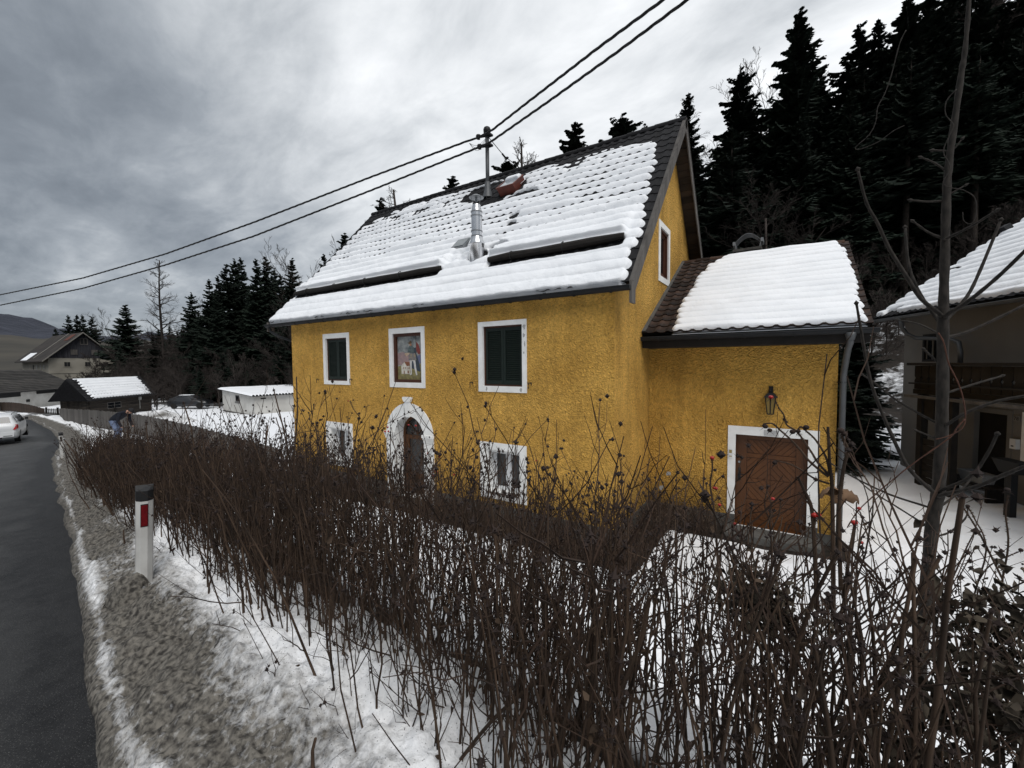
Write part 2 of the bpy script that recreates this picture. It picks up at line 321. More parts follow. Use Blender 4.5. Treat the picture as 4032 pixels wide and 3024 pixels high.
bare = np.maximum(bare, sstep((-GX-78)/20)*.75)
near_path = np.exp(-(((GX+34)/9)**2+((GY-12.2-(GX+34)*-.25)/.9)**2)); bare = np.maximum(bare, near_path*0)
F = gridfaces(len(gx), len(gy)); V = np.stack([GX, GY, GZ], -1).reshape(-1, 3)
gm = attr_mix_mat('snow_over_ground', 'c', (.86, .875, .90), (.80, .82, .85), (.028, .022, .018), (.011, .009, .007), nsc=2.4, namp=.55, lo=.42, hi=.56, rough=.65, bump=.012, bsc=24)
go = npmesh('ground', V, F, gm, smooth=True); setcol(go, bare.ravel()); tag(go, 'snow covered yard and wooded slope', kind='structure')

# --- far valley side: fields below a wooded mountain
az = np.radians(np.linspace(-100, -28, 110)); ds = np.array([150, 190, 240, 300, 380, 470, 560, 620, 680, 760, 850, 950, 1050, 1200.])
A, D = np.meshgrid(az, ds, indexing='ij')
prof = np.interp(D, [150, 240, 380, 560, 620, 760, 950, 1050, 1200], [-9, -6, 9, 30, 36, 62, 92, 100, 96])
u = (A-az[0])/(az[-1]-az[0]); ridge = .86-.50*sstep((np.degrees(A)+52)/9)+fbm(np.degrees(A)*.35, D*.004, 4, 31)*.5
Zf = np.where(D > 560, 33+(prof-33)*ridge, prof)+fbm(np.degrees(A)*.5, D*.01, 4, 8)*9*np.clip((D-150)/400, 0, 1)+3.4-3.5
Xf = D*(fw.x*np.cos(A)+rt.x*np.sin(A)); Yf = D*(fw.y*np.cos(A)+rt.y*np.sin(A))
nF = 7
def polar(i0, i1, nm, m, lab):
    Vv = np.stack([Xf[:, i0:i1], Yf[:, i0:i1], Zf[:, i0:i1]], -1).reshape(-1, 3)
    return tag(npmesh(nm, Vv, gridfaces(len(az), i1-i0), m, smooth=True), lab, kind='structure')
fm = mat('winter_pasture', (.062, .055, .043), (.032, .030, .025), scale=.018, rough=.95, detail=9, contrast=1.5, c3=None, stretch=(1, 1, 6))
hm = mat('far_wooded_hillside', (.038, .042, .058), (.015, .018, .028), scale=.05, rough=1, detail=9, bump=4, bscale=.12, contrast=1.3)  # distance haze is put into the base colour as a bluish tint
polar(0, nF, 'field', fm, 'brown winter pasture on the far valley side')
polar(nF-1, len(ds), 'hill', hm, 'dark wooded mountain across the valley')
# base of the world so that no void shows at the horizon
bz = MB(); bz.add([(-2500, -2500, -12), (2500, -2500, -12), (2500, 2500, -12), (-2500, 2500, -12)], [(0, 1, 2, 3)])
tag(bz.build('valley_ground', fm), kind='structure')

# --- road
rx = axis((-140, -60, 2), (-60, -20, .8), (-20, 9, .3), (9, 60, 2)); rc = np.concatenate([np.linspace(0, 1.0, 12), np.linspace(1.3, 6.3, 14)])
RX, RC = np.meshgrid(rx, rc, indexing='ij'); edge = road_edge(RX)+.16*fbm(RX*.9, RX*0, 3, 3)*np.exp(-RC)
RY = edge+.12-RC; RZ = road_z(RX)+.012*RC-.0022*RC*RC+.01
ro = npmesh('road', np.stack([RX, RY, RZ], -1).reshape(-1, 3), gridfaces(len(rx), len(rc)), None, smooth=True)
rm = attr_mix_mat('asphalt', 'c', (.060, .060, .060), (.036, .036, .036), (.018, .018, .019), (.010, .010, .011), sa=1.2, sb=9, nsc=2.0, namp=.7, lo=.3, hi=.7, rough=.62, bump=.008, bsc=110, speck=(120, .22, (.20, .20, .19), .6))
ro.data.materials.append(rm); setcol(ro, (np.exp(-RC/.32)*.85+.45*(fbm(RX*.35, RC*2, 4, 12)+.1)-.25*np.exp(-((RC-1.5)/.35)**2)-.25*np.exp(-((RC-3.0)/.35)**2)+.3).ravel()); tag(ro, 'worn dark asphalt road descending to the left', kind='structure')
cracks = MB()                                  # tar-dark crack lines lying 4 mm above the asphalt
for k in range(16):
    x = random.uniform(-11, -2.5); c0 = random.uniform(.6, 3.6); a = random.uniform(-.5, .5); p = []
    for j in range(9): p.append((x, c0)); x -= .16*math.cos(a); c0 += .16*math.sin(a); a += random.uniform(-.7, .7)
    for j in range(8):
        (xa, ca), (xb, cb) = p[j], p[j+1]; q = []
        w = .008
        for (xx, cc, sgn) in ((xa, ca, -w), (xb, cb, -w), (xb, cb, w), (xa, ca, w)):
            cc2 = cc+sgn; q.append((xx, float(road_edge(xx))+.12-cc2, float(road_z(xx))+.012*cc2-.0022*cc2*cc2+.0145))
        cracks.add(q, [(0, 1, 2, 3)])
o = cracks.build('road_crack', mat('crack_tar', (.012, .012, .012), rough=.8)); tag(o, 'thin dark cracks in the asphalt', kind='structure')

# --- driveway spur to the gate and the lane behind the white outbuilding
def ribbon(name, pts, w, m, lab, lift=.03):
    pts = [Vector(p) for p in pts]; vs = []; 
    P = []
    for i in range(len(pts)-1):
        for k in range(8): P.append(pts[i].lerp(pts[i+1], k/8))
    P.append(pts[-1])
    for i, p in enumerate(P):
        d = (P[min(i+1, len(P)-1)]-P[max(i-1, 0)]).normalized(); nrm = Vector((-d.y, d.x, 0))
        for s_ in np.linspace(-1, 1, 7): q = p+nrm*w/2*s_; vs.append((q.x, q.y, float(ground_z(q.x, q.y))+lift))
    o = npmesh(name, np.array(vs), gridfaces(len(P), 7), m, smooth=True); return tag(o, lab, kind='structure')
SLUSH = mat('slushy_asphalt', (.11, .105, .10), (.05, .05, .05), scale=1.5, rough=.6, bump=.01, c3=(.55, .56, .57))
ribbon('driveway', [(-56, 6.2, 0), (-60, 8, 0), (-64, 11, 0), (-68, 15, 0)], 4.5, SLUSH, 'slushy driveway leading to the slatted gate', .06)
ribbon('lane', [(-74, 21, 0), (-62, 22.5, 0), (-48, 25.5, 0), (-36, 28, 0)], 2.6, SLUSH, 'cleared lane behind the white outbuilding', .08)

# --- snow bank between the asphalt and the hedge
bx = axis((-58, -30, .35), (-30, -16, .14), (-16, -8, .06), (-8, -4.5, .03), (-4.5, 1.2, .016), (1.2, 4, .1)); bt = np.linspace(0, 1, 84)
BX, BT = np.meshgrid(bx, bt, indexing='ij')
ye = road_edge(BX)+.05+.14*fbm(BX*1.3, BX*0, 4, 41); yh = hedge_y(BX)+.30+.25*fbm(BX*1.1, BX*0+4, 4, 47)
BY = ye+(yh-ye)*BT; wd = np.clip((yh-ye), .4, 3)
pr = np.interp(BT, [0, .04, .12, .25, .45, .70, .88, .95, 1], [-.05, .05, .12, .17, .26, .31, .30, .22, -.02])
lump = fbm(BX*2.2, BY*2.2, 3, 51)*.13+fbm(BX*6.5, BY*6.5, 3, 57)*.085+np.abs(fbm(BX*15, BY*15, 3, 61))*-.075+fbm(BX*30, BY*30, 3, 67)*.040
lump = lump*(sstep(BT/.12))*np.interp(BX, [-30, -8, 0], [1.5, 1.15, 1.0])
BZ = road_z(BX)+pr+lump*(1-.3*sstep((BT-.9)/.1))
dirt = np.interp(BT, [0, .05, .10, .16, .30, .48, .62, .76, 1], [.98, .84, .45, .84, .86, .56, -.02, -.38, -.50])+fbm(BX*1.7, BY*2.6, 4, 71)*.55
dirt += .22*sstep((-BX-4)/6)-.25*np.clip(lump/.05, -1, 1)*.35
bo = npmesh('snow_bank', np.stack([BX, BY, BZ], -1).reshape(-1, 3), gridfaces(len(bx), len(bt)), None, smooth=True)
bm_ = attr_mix_mat('dirty_snow', 'c', (.84, .85, .87), (.70, .70, .70), (.165, .152, .132), (.030, .027, .024), sa=7, sb=38, nsc=26, namp=1.05, lo=.24, hi=.76, rough=.75, bump=.012, bsc=38, speck=(75, .20, (.05, .045, .04), .7))
bo.data.materials.append(bm_); setcol(bo, dirt.ravel()); tag(bo, 'lumpy roadside snow bank, grimy brown by the asphalt and white by the hedge', kind='structure')
# snow bank across the road in front of the brown boundary wall
def berm(name, pts, w, h, m, seed, lab):
    pts = [Vector(p) for p in pts]; P = []
    for i in range(len(pts)-1):
        n = max(4, int((pts[i+1]-pts[i]).length/.35))
        for k in range(n): P.append(pts[i].lerp(pts[i+1], k/n))
    P.append(pts[-1]); vs = []; cs = []
    ts = np.linspace(-1, 1, 14)
    for i, p in enumerate(P):
        d = (P[min(i+1, len(P)-1)]-P[max(i-1, 0)]).normalized(); nrm = Vector((-d.y, d.x, 0))
        for t in ts:
            q = p+nrm*w/2*t; hh = h*math.sin(math.pi*min(1, max(0, i/(len(P)-1))))**.6*(1-t*t)*(1+1.6*float(fbm(q.x*.9, q.y*.9, 3, seed)))+float(fbm(q.x*3, q.y*3, 3, seed+3))*.12*(1-t*t)
            vs.append((q.x, q.y, float(ground_z(q.x, q.y))-.12+hh*1.15)); cs.append(.38+float(fbm(q.x*.8, q.y*.8, 3, seed+9))*1.4)
    o = npmesh(name, np.array(vs), gridfaces(len(P), 14), m, smooth=True); setcol(o, cs); return tag(o, lab, kind='structure')

# ================================================================ HOUSE
XL, XG, YF, YB = -12.994, -2.59, 7.3, 15.634
YA, XA = 9.547, .76
class Roof:
    def __init__(s, Ye, Ze, Yr, Zr, X0, X1):
        s.o = Vector((0, Ye, Ze)); d = Vector((0, Yr-Ye, Zr-Ze)); s.len = d.length; s.d = d.normalized(); s.n = Vector((0, -s.d.z, s.d.y)); s.X0 = X0; s.X1 = X1
    def P(s, X, q, n=0): return s.o+Vector((X, 0, 0))+s.d*q+s.n*n
    def mat(s, X, q, n=0): 
        m = Matrix((Vector((1, 0, 0)), s.d, s.n)).transposed().to_4x4(); m.translation = s.P(X, q, n); return m
    def np(s, X, q, n):
        o = np.array(s.o); d = np.array(s.d); nn = np.array(s.n)
        return o+X[..., None]*np.array([1., 0, 0])+q[..., None]*d+n[..., None]*nn
R1 = Roof(7.214, 1.382+EYE, 11.467, 6.072+EYE, -14.118, -2.269)
R2 = Roof(8.963, .595+EYE, 12.955, 2.845+EYE, XG, 1.142)
house = empty('yellow_house', (-7.8, 11.5, 0), 'tall yellow house with steep snowy roof, green shutters and an arched front door', 'house')
annex = empty('yellow_annex', (-.9, 12.9, 0), 'low yellow side building with a brown panelled door and a snow covered tiled roof', 'building')

def tile_mesh(name, w, ln, m, wave=.020, lift=.018):
    xs = [0, .16, .34, .5, .66, .84, 1.0]; ns = [.010, wave+.006, wave+.006, .006, .002, .002, .008]
    v = []; f = []; n = len(xs)
    for k, (q, l) in enumerate(((0, lift), (ln, 0))):
        for x, a in zip(xs, ns): v.append((x*w, q, a+l))
    for x, a in zip(xs, ns): v.append((x*w, .004, a+lift-.022))
    for x, a in zip((0, 1), (ns[0], ns[-1])): v.append((x*w, ln, a-.022))
    for i in range(n-1): f.append((i, i+1, n+i+1, n+i)); f.append((2*n+i, 2*n+i+1, i+1, i))
    f.append((0, n, 3*n, 2*n)); f.append((n-1, 3*n-1, 3*n+1, 2*n-1))
    me = bpy.data.meshes.new(name); me.from_pydata(v, [], f); me.materials.append(m); return me
def lay_tiles(roof, parent, me, w, c, X0, ncol, nrow, visible, m, name='roof_tile'):
    """tiles that show are objects of their own; those under the snow are joined"""
    vs, fs = [], []; cnt = 0
    base = np.array([v.co for v in me.vertices]); bf = [tuple(p.vertices) for p in me.polygons]
    for r in range(nrow):
        for k in range(ncol):
            X = X0+k*w; q = r*c
            T = roof.mat(X+random.uniform(-.002, .002), q+random.uniform(-.004, .004), random.uniform(0, .003))
            if cnt < 300 and visible(X+w/2, q, r, k):
                T = T @ Matrix.Rotation(random.uniform(-.012, .012), 4, 'Z')
                o = bpy.data.objects.new(name, me); o.matrix_basis = T; COL.objects.link(o); adopt(o, parent); cnt += 1
            else:
                b = len(vs); vs += [tuple(T @ Vector(p)) for p in base]; fs += [tuple(i+b for i in q_) for q_ in bf]
    me2 = bpy.data.meshes.new(name); me2.from_pydata(vs, [], fs); me2.materials.append(m)
    o = bpy.data.objects.new(name, me2); COL.objects.link(o); adopt(o, parent); o['kind'] = 'stuff'
    return cnt
# roof decks ------------------------------------------------------
def deck(roof, Yr, X0, X1, name, parent, m, yb):
    b = MB(); th = .10
    e0 = roof.P(0, 0, -.012); r0 = roof.P(0, roof.len, -.012); lo = roof.P(0, .06, -th); rl = roof.P(0, roof.len, -th)
    mir = lambda p: Vector((p.x, 2*Yr-p.y, p.z))
    prof_ = [e0, r0, mir(e0), mir(lo), rl, lo]
    b.prism([(X0, p.y, p.z) for p in prof_], (X1-X0, 0, 0)); return b.build(name, m, parent)
roof1 = deck(R1, 11.467, R1.X0+.03, R1.X1-.03, 'roof', house, DARKTILE, YB)
roof2 = deck(R2, 12.955, XG+.012, R2.X1-.02, 'roof', annex, DARKTILE, 16.4)
C1 = .3165; W1_ = .2370
tm1 = tile_mesh('roof_tile', W1_, C1+.045, DARKTILE)
def vis1(X, q, r, k):
    return X > -3.05 or (r >= 18) or (r == 0) or (r == 17 and X > -12.8) or (X > -8.8 and X < -6.2 and r >= 15)
n1 = lay_tiles(R1, roof1, tm1, W1_, C1, R1.X0, 50, 20, vis1, DARKTILE)
C2 = .286; W2_ = .2335
tm2 = tile_mesh('roof_tile', W2_, C2+.045, BROWNTILE, wave=.024, lift=.022)
def vis2(X, q, r, k): return X < -1.75 or X > .75 or r == 0 or r == 15
n2c = lay_tiles(R2, roof2, tm2, W2_, C2, XG+.01, 16, 16, vis2, BROWNTILE)
# ridge tiles
def ridge_tiles(Yr, Zr, X0, X1, step, parent, m, r=.10):
    b = MB(); v = []; k = 7
    for (x, rr) in ((0, r+.012), (step+.05, r)):
        for i in range(k): a = math.pi*(-.08+1.16*i/(k-1)); v.append((x, -math.cos(a)*rr*1.15, math.sin(a)*rr))
    b.add(v, [(i, i+1, k+i+1, k+i) for i in range(k-1)]+[tuple(range(k))])
    me = None; x = X0
    while x < X1-step*.5:
        if me is None: o = b.build('ridge_tile', m); me = o.data
        else: o = bpy.data.objects.new('ridge_tile', me); COL.objects.link(o)
        o.location = (x, Yr, Zr-.045+random.uniform(-.006, .006)); adopt(o, parent); x += step
ridge_tiles(11.467, 6.072+EYE, R1.X0, R1.X1, .359, roof1, DARKTILE)
ridge_tiles(12.955, 2.845+EYE, XG+.02, R2.X1, .36, roof2, BROWNTILE)
# barge boards
def barge(roof, Yr, X, parent, m, w=.19, th=.028, s0=-.03, back=True, both=True):
    for sgn in ((1, -1) if back else (1,)):
        b = MB(); pts = [roof.P(0, s0, .0), roof.P(0, roof.len+.02, .0), roof.P(0, roof.len-.06, -w), roof.P(0, s0+.02, -w)]
        if sgn < 0: pts = [Vector((p.x, 2*Yr-p.y, p.z)) for p in pts]
        b.prism([(X, p.y, p.z) for p in pts], (th, 0, 0)); b.build('barge_board', m, parent)
barge(R1, 11.467, -2.262, roof1, GREYWOOD); barge(R1, 11.467, R1.X0-.012, roof1, GREYWOOD)
barge(R2, 12.955, R2.X1-.008, roof2, DARKWOOD, w=.16)
b = MB(); b.box((-2.275, 7.14, 4.42), (-2.235, 7.36, 4.80)); b.build('barge_end_board', GREYWOOD, roof1)
b = MB(); b.box((R1.X0-.02, 7.14, 4.50), (R1.X0+.02, 7.36, 4.80)); b.build('barge_end_board', GREYWOOD, roof1)
# capping boards over the verge
for sgn in (1, -1):
    b = MB(); pts = [R1.P(0, 0, .028), R1.P(0, R1.len, .028), R1.P(0, R1.len, .008), R1.P(0, 0, .008)]
    if sgn < 0: pts = [Vector((p.x, 2*11.467-p.y, p.z)) for p in pts]
    b.prism([(-2.30, p.y, p.z) for p in pts], (.075, 0, 0)); b.build('verge_capping', GREYWOOD, roof1)
# soffit boards under the gable overhang
nb = 34; sl = R1.len-.2
for sgn in (1, -1):
    for i in range(nb):
        q0 = .1+sl*i/nb; q1 = q0+sl/nb-.010; jit = random.uniform(0, .005)
        pts = [R1.P(0, q0, -.105-jit), R1.P(0, q1, -.105-jit), R1.P(0, q1, -.125-jit), R1.P(0, q0, -.125-jit)]
        if sgn < 0: pts = [Vector((p.x, 2*11.467-p.y, p.z)) for p in pts]
        b = MB(); b.prism([(XG+.004, p.y, p.z) for p in pts], (-2.264-XG-.004, 0, 0)); b.build('soffit_board', SOFFIT, roof1)

# roof snow ---------------------------------------------------------
def snow_sheet(roof, X0, X1, s0, s1, dx, dq, hf, parent, name='roof_snow'):
    xs = np.arange(X0, X1+dx/2, dx); qs = np.arange(s0, s1+dq/2, dq); X, Q = np.meshgrid(xs, qs, indexing='ij'); H = hf(X, Q)
    V = roof.np(X, Q, H).reshape(-1, 3); F = gridfaces(len(xs), len(qs)); keep = (H.ravel()[F] > -.02).any(1)
    return npmesh(name, V, F[keep], SNOW, parent, smooth=True)
def roll(Q, c, p=.55): ph = (Q/c) % 1.0; return np.sin(np.pi*np.clip(ph, 0.0, 1))**p
def h_main(X, Q):
    row = np.floor(Q/C1); ph = (Q/C1) % 1.0
    A_ = np.interp(Q, [0, 1.2, 2.2, 3, 4.5, 5.2, 5.9], [.080, .056, .024, .010, .005, .006, -.004]); B_ = np.interp(Q, [0, 1.2, 3, 5], [.026, .046, .090, .078])
    wob = fbm(X*1.1, row*3.1, 3, 5)
    A_ = A_+.045*fbm(X*.9+3, row*1.7, 3, 19)*np.interp(Q, [0, 1.5, 3], [.2, .4, 1])
    rl = np.sin(np.pi*np.clip(ph+.06*wob, 0, 1))**np.interp(Q, [0, 1.4, 2.4], [.45, .5, .85])
    h = A_+B_*rl*(1+1.2*wob)+fbm(X*2.6, Q*2.6, 3, 7)*.035*np.interp(Q, [0, 5.5], [1, .6])+fbm(X*11, Q*11, 3, 15)*.018
    # edges
    xr = np.interp(Q, [0, 1.7, 3.5, 5.3, 5.8], [-2.34, -2.34, -2.50, -2.70, -3.2])+vnoise(row*7.7, row*0+.5, 3)*.18-.12+.07*(rl-.6)
    xl = np.interp(Q, [0, .23, 5.3, 5.8], [-14.06, -14.04, -13.80, -12.9])-vnoise(row*5.1, row*0+.5, 9)*.12
    top = np.interp(X, [-14, -12.5, -10, -8.5, -7, -4, -2.7], [5.65, 6.0, 6.12, 6.05, 5.92, 5.90, 5.60])+.22*fbm(X*1.3, X*0, 3, 77)
    e = np.minimum(np.minimum((xr-X)/.10, (X-xl)/.10), (top-Q)/.22); e = np.minimum(e, (Q+.03+.05*fbm(X*4, X*0, 3, 2))/.05)
    h = h*sstep(e*.9+.1)-.045*(1-sstep(e*1.2))-.05*(e < -.2)
    # patches of thin snow between tiles near the ridge
    h -= np.where(Q > 5.1, .050*sstep((fbm(X*2.2, row*2.3, 3, 91)-.05)*6), 0)
    # snow guards: piled behind the poles, hollow in front
    for a, b_ in ((-13.95, -7.35), (-5.86, -2.66)):
        inn = sstep((X-a+.05)/.1)*sstep((b_+.05-X)/.1)
        h = h*(1-inn*band(Q, 1.02, 1.46, .07)*1.25)+inn*(.185*sstep((Q-1.28)/.09)*np.exp(-np.clip(Q-1.42, 0, 9)/.45))
    # bare spots round flue, hatch, mast and skylight
    def hole(cx_, cq, rx_, rq, p=2.5, n=.25): 
        d = (np.abs((X-cx_)/rx_)**p+np.abs((Q-cq)/rq)**p)**(1/p)+n*fbm(X*4, Q*4, 3, 23); return sstep((1.0-d)/.22)
    for prm in ((-5.88, 1.86, .30, .16), (-6.36, 1.62, .30, .25), (-7.25, 2.36, .27, .24), (-7.95, 5.30, .95, .55), (-7.35, 4.90, .8, .50), (-6.80, 5.0, .44, .50), (-6.25, 4.46, .50, .16), (-6.05, 2.45, .22, .08), (-6.02, 3.3, .18, .12), (-5.95, 2.9, .15, .1)):
        h = h-hole(*prm)*.20
    # disturbed lumps below the hatch
    g = np.exp(-(((X+7.05)/.55)**2+((Q-1.75)/.45)**2)); h += g*(fbm(X*5, Q*5, 3, 33)*.16+.02)
    return h
snow_sheet(R1, -14.3, -2.2, -.06, 6.1, .034, .0176, h_main, roof1)
def h_annex(X, Q):
    row = np.floor(Q/C2); rl = roll(Q, C2, .6); wob = fbm(X*.9, row*2.2, 3, 5)
    h = .056+.046*rl*(1+wob)+fbm(X*2, Q*2, 3, 17)*.03+fbm(X*11, Q*11, 3, 15)*.007
    xl = np.interp(Q, [.1, 1, 2.7, 3.9, 4.6], [-1.98, -2.05, -2.00, -1.86, -1.50])-.10*(rl-.6)+(vnoise(row*3.3, row*0, 4)-.5)*.10
    xr = np.interp(Q, [.1, 1.3, 2.6, 3.9, 4.6], [1.12, 1.12, 1.10, 1.04, .93])+.07*(rl-.6)+(vnoise(row*3.3, row*0, 14)-.5)*.09
    e = np.minimum(np.minimum((xr-X)/.10, (X-xl)/.12), np.minimum((Q-.0)/.08, (4.68-Q)/.10))
    return h*sstep(e*.85+.15)-.045*(1-sstep(e*1.1))
snow_sheet(R2, -2.4, 1.2, 0, 4.72, .030, .022, h_annex, roof2)

# walls -------------------------------------------------------------
def panel(name, outer, holes, to3, m, parent, off=0.0):
    loops = [[Vector((u, v, 0)) for u, v in outer]]+[[Vector((u, v, 0)) for u, v in h] for h in holes]
    tris = tessellate_polygon(loops); flat = [p for l in loops for p in l]
    me = bpy.data.meshes.new(name); me.from_pydata([to3(p.x, p.y, off) for p in flat], [], [tuple(t) for t in tris]); me.materials.append(m)
    o = bpy.data.objects.new(name, me); COL.objects.link(o); adopt(o, parent); return o
tF = lambda u, v, d: (u, YF+d, v)
tG = lambda u, v, d: (XG-d, u, v)
tA = lambda u, v, d: (u, YA+d, v)
tB = lambda u, v, d: (u, YB-d, v)
def rect(x0, x1, z0, z1): return [(x0, z0), (x1, z0), (x1, z1), (x0, z1)]
def ringp(outer, inner, to3, d0, d1, dback=None):
    """frame between two loops: front at d0, outer side back to dback, inner side back to d1"""
    b = MB(); n = len(outer); db = 0.004 if dback is None else dback
    v = [to3(u, w, d0) for u, w in outer]+[to3(u, w, d0) for u, w in inner]+[to3(u, w, db) for u, w in outer]+[to3(u, w, d1) for u, w in inner]
    f = []
    for i in range(n):
        j = (i+1) % n; f += [(i, j, n+j, n+i), (i, 2*n+i, 2*n+j, j), (n+i, n+j, 3*n+j, 3*n+i)]
    b.add(v, f); return b
def arch(xc, r, z0, zs, k=16): return [(xc-r, z0), (xc+r, z0)]+[(xc+r*math.cos(math.pi*i/k), zs+r*math.sin(math.pi*i/k)) for i in range(k+1)]
w1 = (-11.33, -10.12, 2.85, 4.30); w2 = (-5.64, -4.41, 2.80, 4.30); mu = (-8.50, -7.25, 2.83, 4.31)
g1 = (-11.30, -10.07, .52, 1.77); g2 = (-5.62, -4.43, .49, 1.71)
i1 = (-11.215, -10.235, 2.955, 4.165); i2 = (-5.52, -4.52, 2.925, 4.20); imu = (-8.375, -7.37, 2.955, 4.175)
ig1 = (-11.10, -10.27, .66, 1.56); ig2 = (-5.42, -4.62, .64, 1.51)
AC = -7.835; archO = arch(AC, .83, .02, 1.62); archI = arch(AC, .505, .10, 1.62)
mid_of = lambda q: (q[0]-.045, q[1]+.04, q[2], q[3]+.045)
holes = [rect(*i1), rect(*i2), rect(*imu), rect(*mid_of(ig1)), rect(*mid_of(ig2)), archI]
wall_top = R1.P(0, (YF-7.214)/R1.d.y, -.11).z
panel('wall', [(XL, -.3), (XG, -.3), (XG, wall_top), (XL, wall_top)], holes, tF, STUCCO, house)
gy0, gy1, gz0, gz1 = 10.29, 11.39, 5.33, 6.76
ig = (gy0+.15, gy1-.13, gz0+.14, gz1-.14)
pk = 11.467; pz = R1.P(0, R1.len, -.13).z
panel('wall', [(YF, -.3), (YB, -.3), (YB, wall_top), (pk, pz), (YF, wall_top)], [rect(*ig)], tG, STUCCO, house)
panel('wall', [(YF, -.3), (YB, -.3), (YB, wall_top), (pk, pz), (YF, wall_top)], [], lambda u, v, d: (XL+d, u, v), STUCCO, house)
panel('wall', [(XL, -.3), (XG, -.3), (XG, wall_top), (XL, wall_top)], [], tB, STUCCO, house)
# cement plinth standing 15 mm proud
for a, b_ in ((XL, -8.67), (-7.0, XG+.015)):
    b = MB(); b.box((a, YF-.015, -.3), (b_, YF+.05, .36)); b.build('plinth', GREYPL, house)
b = MB(); b.box((XG-.05, YF+.055, -.3), (XG+.015, YA-.005, .30)); b.build('plinth', GREYPL, house)

def surround(o4, i4, to3, parent, dep=.16, proud=.016, m=WHITE): return ringp(rect(*o4), rect(*i4), to3, -proud, dep).build('window_surround', m, parent)
def slat_mesh(w):
    b = MB(); b.obox((0, 0, 0), (w, 0, 0), (0, .026, .022), (0, -.0045, .0055)); return b
def shutter(x0, x1, z0, z1, to_d, parent):
    b = MB(); st = .052
    y0, y1 = YF+to_d, YF+to_d+.032
    b.box((x0, y0, z0), (x0+st, y1, z1)); b.box((x1-st, y0, z0), (x1, y1, z1)); b.box((x0+st, y0, z0), (x1-st, y1, z0+.085)); b.box((x0+st, y0, z1-.07), (x1-st, y1, z1)); 
    b.box((x0+st, y1-.006, z0+.085), (x1-st, y1, z1-.07))
    sh = b.build('shutter', SHUT, parent); n = 27; me = None; h = (z1-.07-z0-.085)/n
    for i in range(n):
        if me is None: o = slat_mesh(x1-x0-2*st).build('slat', SHUT); me = o.data
        else: o = bpy.data.objects.new('slat', me); COL.objects.link(o)
        o.location = (x0+st, y0+.003, z0+.088+i*h); adopt(o, sh)
    for zc in (z0+.14, z1-.14):
        hx = x0 if parent is None else (x0 if to_d >= 0 else x1)
    return sh
def hook(x, z):
    b = MB(); b.tube([(x, YF+.01, z+.03), (x, YF-.06, z+.03), (x+.015, YF-.07, z+.028)], .006, 5); b.tube([(x-.035, YF-.072, z+.045), (x+.05, YF-.072, z+.055)], .010, 5); b.tube([(x-.032, YF-.07, z+.045), (x-.038, YF-.062, z-.07)], [.010, .007], 5); b.tube([(x+.045, YF-.07, z+.05), (x+.035, YF-.062, z+.0)], .008, 5)
    b.build('shutter_catch', BLACKM, house)
for (o4, i4) in ((w1, i1), (w2, i2)):
    surround(o4, i4, tF, house)
    x0, x1, z0, z1 = i4; fr = ringp(rect(x0, x1, z0, z1), rect(x0+.035, x1-.035, z0+.03, z1-.035), tF, .045, .15, .15).build('window_frame', BROWNP, house)
    b = MB(); b.box((x0, YF+.13, z0), (x1, YF+.15, z1)); b.build('window_back', BLACKM, house)
    m_ = (x0+x1)/2
    shutter(x0+.038, m_-.003, z0+.033, z1-.038, .052, house); shutter(m_+.003, x1-.038, z0+.033, z1-.038, .052, house)
for hx, hz in ((-11.58, 2.95), (-10.02, 2.97), (-5.80, 2.95), (-4.31, 2.96)): hook(hx, hz)
# plaster patches on the right upper window surround
PATCH = mat('bare_plaster_patch', (.40, .40, .39), (.30, .30, .29), scale=30, rough=.95)
def blob(cx_, cz, rx_, rz_, seed, m, parent, y, name, n=14):
    rr = random.Random(seed); pts = []
    for i in range(n): a = 2*math.pi*i/n; k = rr.uniform(.55, 1.15); pts.append((cx_+rx_*k*math.cos(a), y, cz+rz_*k*math.sin(a)))
    b = MB(); b.add(pts, [tuple(range(n))]); return b.build(name, m, parent)
for a in ((-4.462, 4.14, .040, .06, 1), (-4.470, 3.97, .028, .05, 2), (-4.452, 3.80, .020, .06, 3), (-4.47, 3.62, .016, .035, 4), (-5.42, 2.86, .022, .045, 5), (-4.55, 2.865, .030, .05, 6)): blob(*a[:5], PATCH, house, YF-.0185, 'plaster_patch')
# mural niche: brown timber frame and painted panel
surround(mu, imu, tF, house, dep=.12)
x0, x1, z0, z1 = imu
ringp(rect(*imu), rect(x0+.075, x1-.055, z0+.075, z1-.075), tF, .03, .10, .12).build('picture_frame', BROWNP, house)
mural = empty('mural', (-7.87, YF+.09, 2.9), 'painted panel of a helmeted banner bearer beside a small burning house', 'mural')
px0, px1, pz0, pz1 = x0+.07, x1-.05, z0+.07, z1-.07
def muv(a, c): return (px0+(a-355)/(865-355)*(px1-px0), pz1-(c-385)/(1350-385)*(pz1-pz0))
def paint(poly, col, name, dy, c2=None, sc=9):
    m = mat('paint_'+name+'_%d' % int(dy*10000), col, c2 or tuple(x*.6 for x in col), scale=sc, rough=.8, detail=8)
    pts = [(muv(a, c)[0], YF+.092-dy, muv(a, c)[1]) for a, c in poly]; b = MB(); b.add(pts, [tuple(range(len(pts)))]); return b.build(name, m, mural)
paint([(350, 380), (870, 380), (870, 1355), (350, 1355)], (.34, .355, .34), 'painted_sky', 0, (.10, .115, .125), 9)
paint([(355, 760), (470, 730), (600, 800), (620, 1000), (355, 1030)], (.34, .23, .22), 'painted_glow', .0006, (.22, .17, .18), 10)
paint([(735, 830), (865, 790), (865, 1010), (740, 1010)], (.15, .17, .27), 'painted_hills', .0006, (.10, .11, .18), 10)
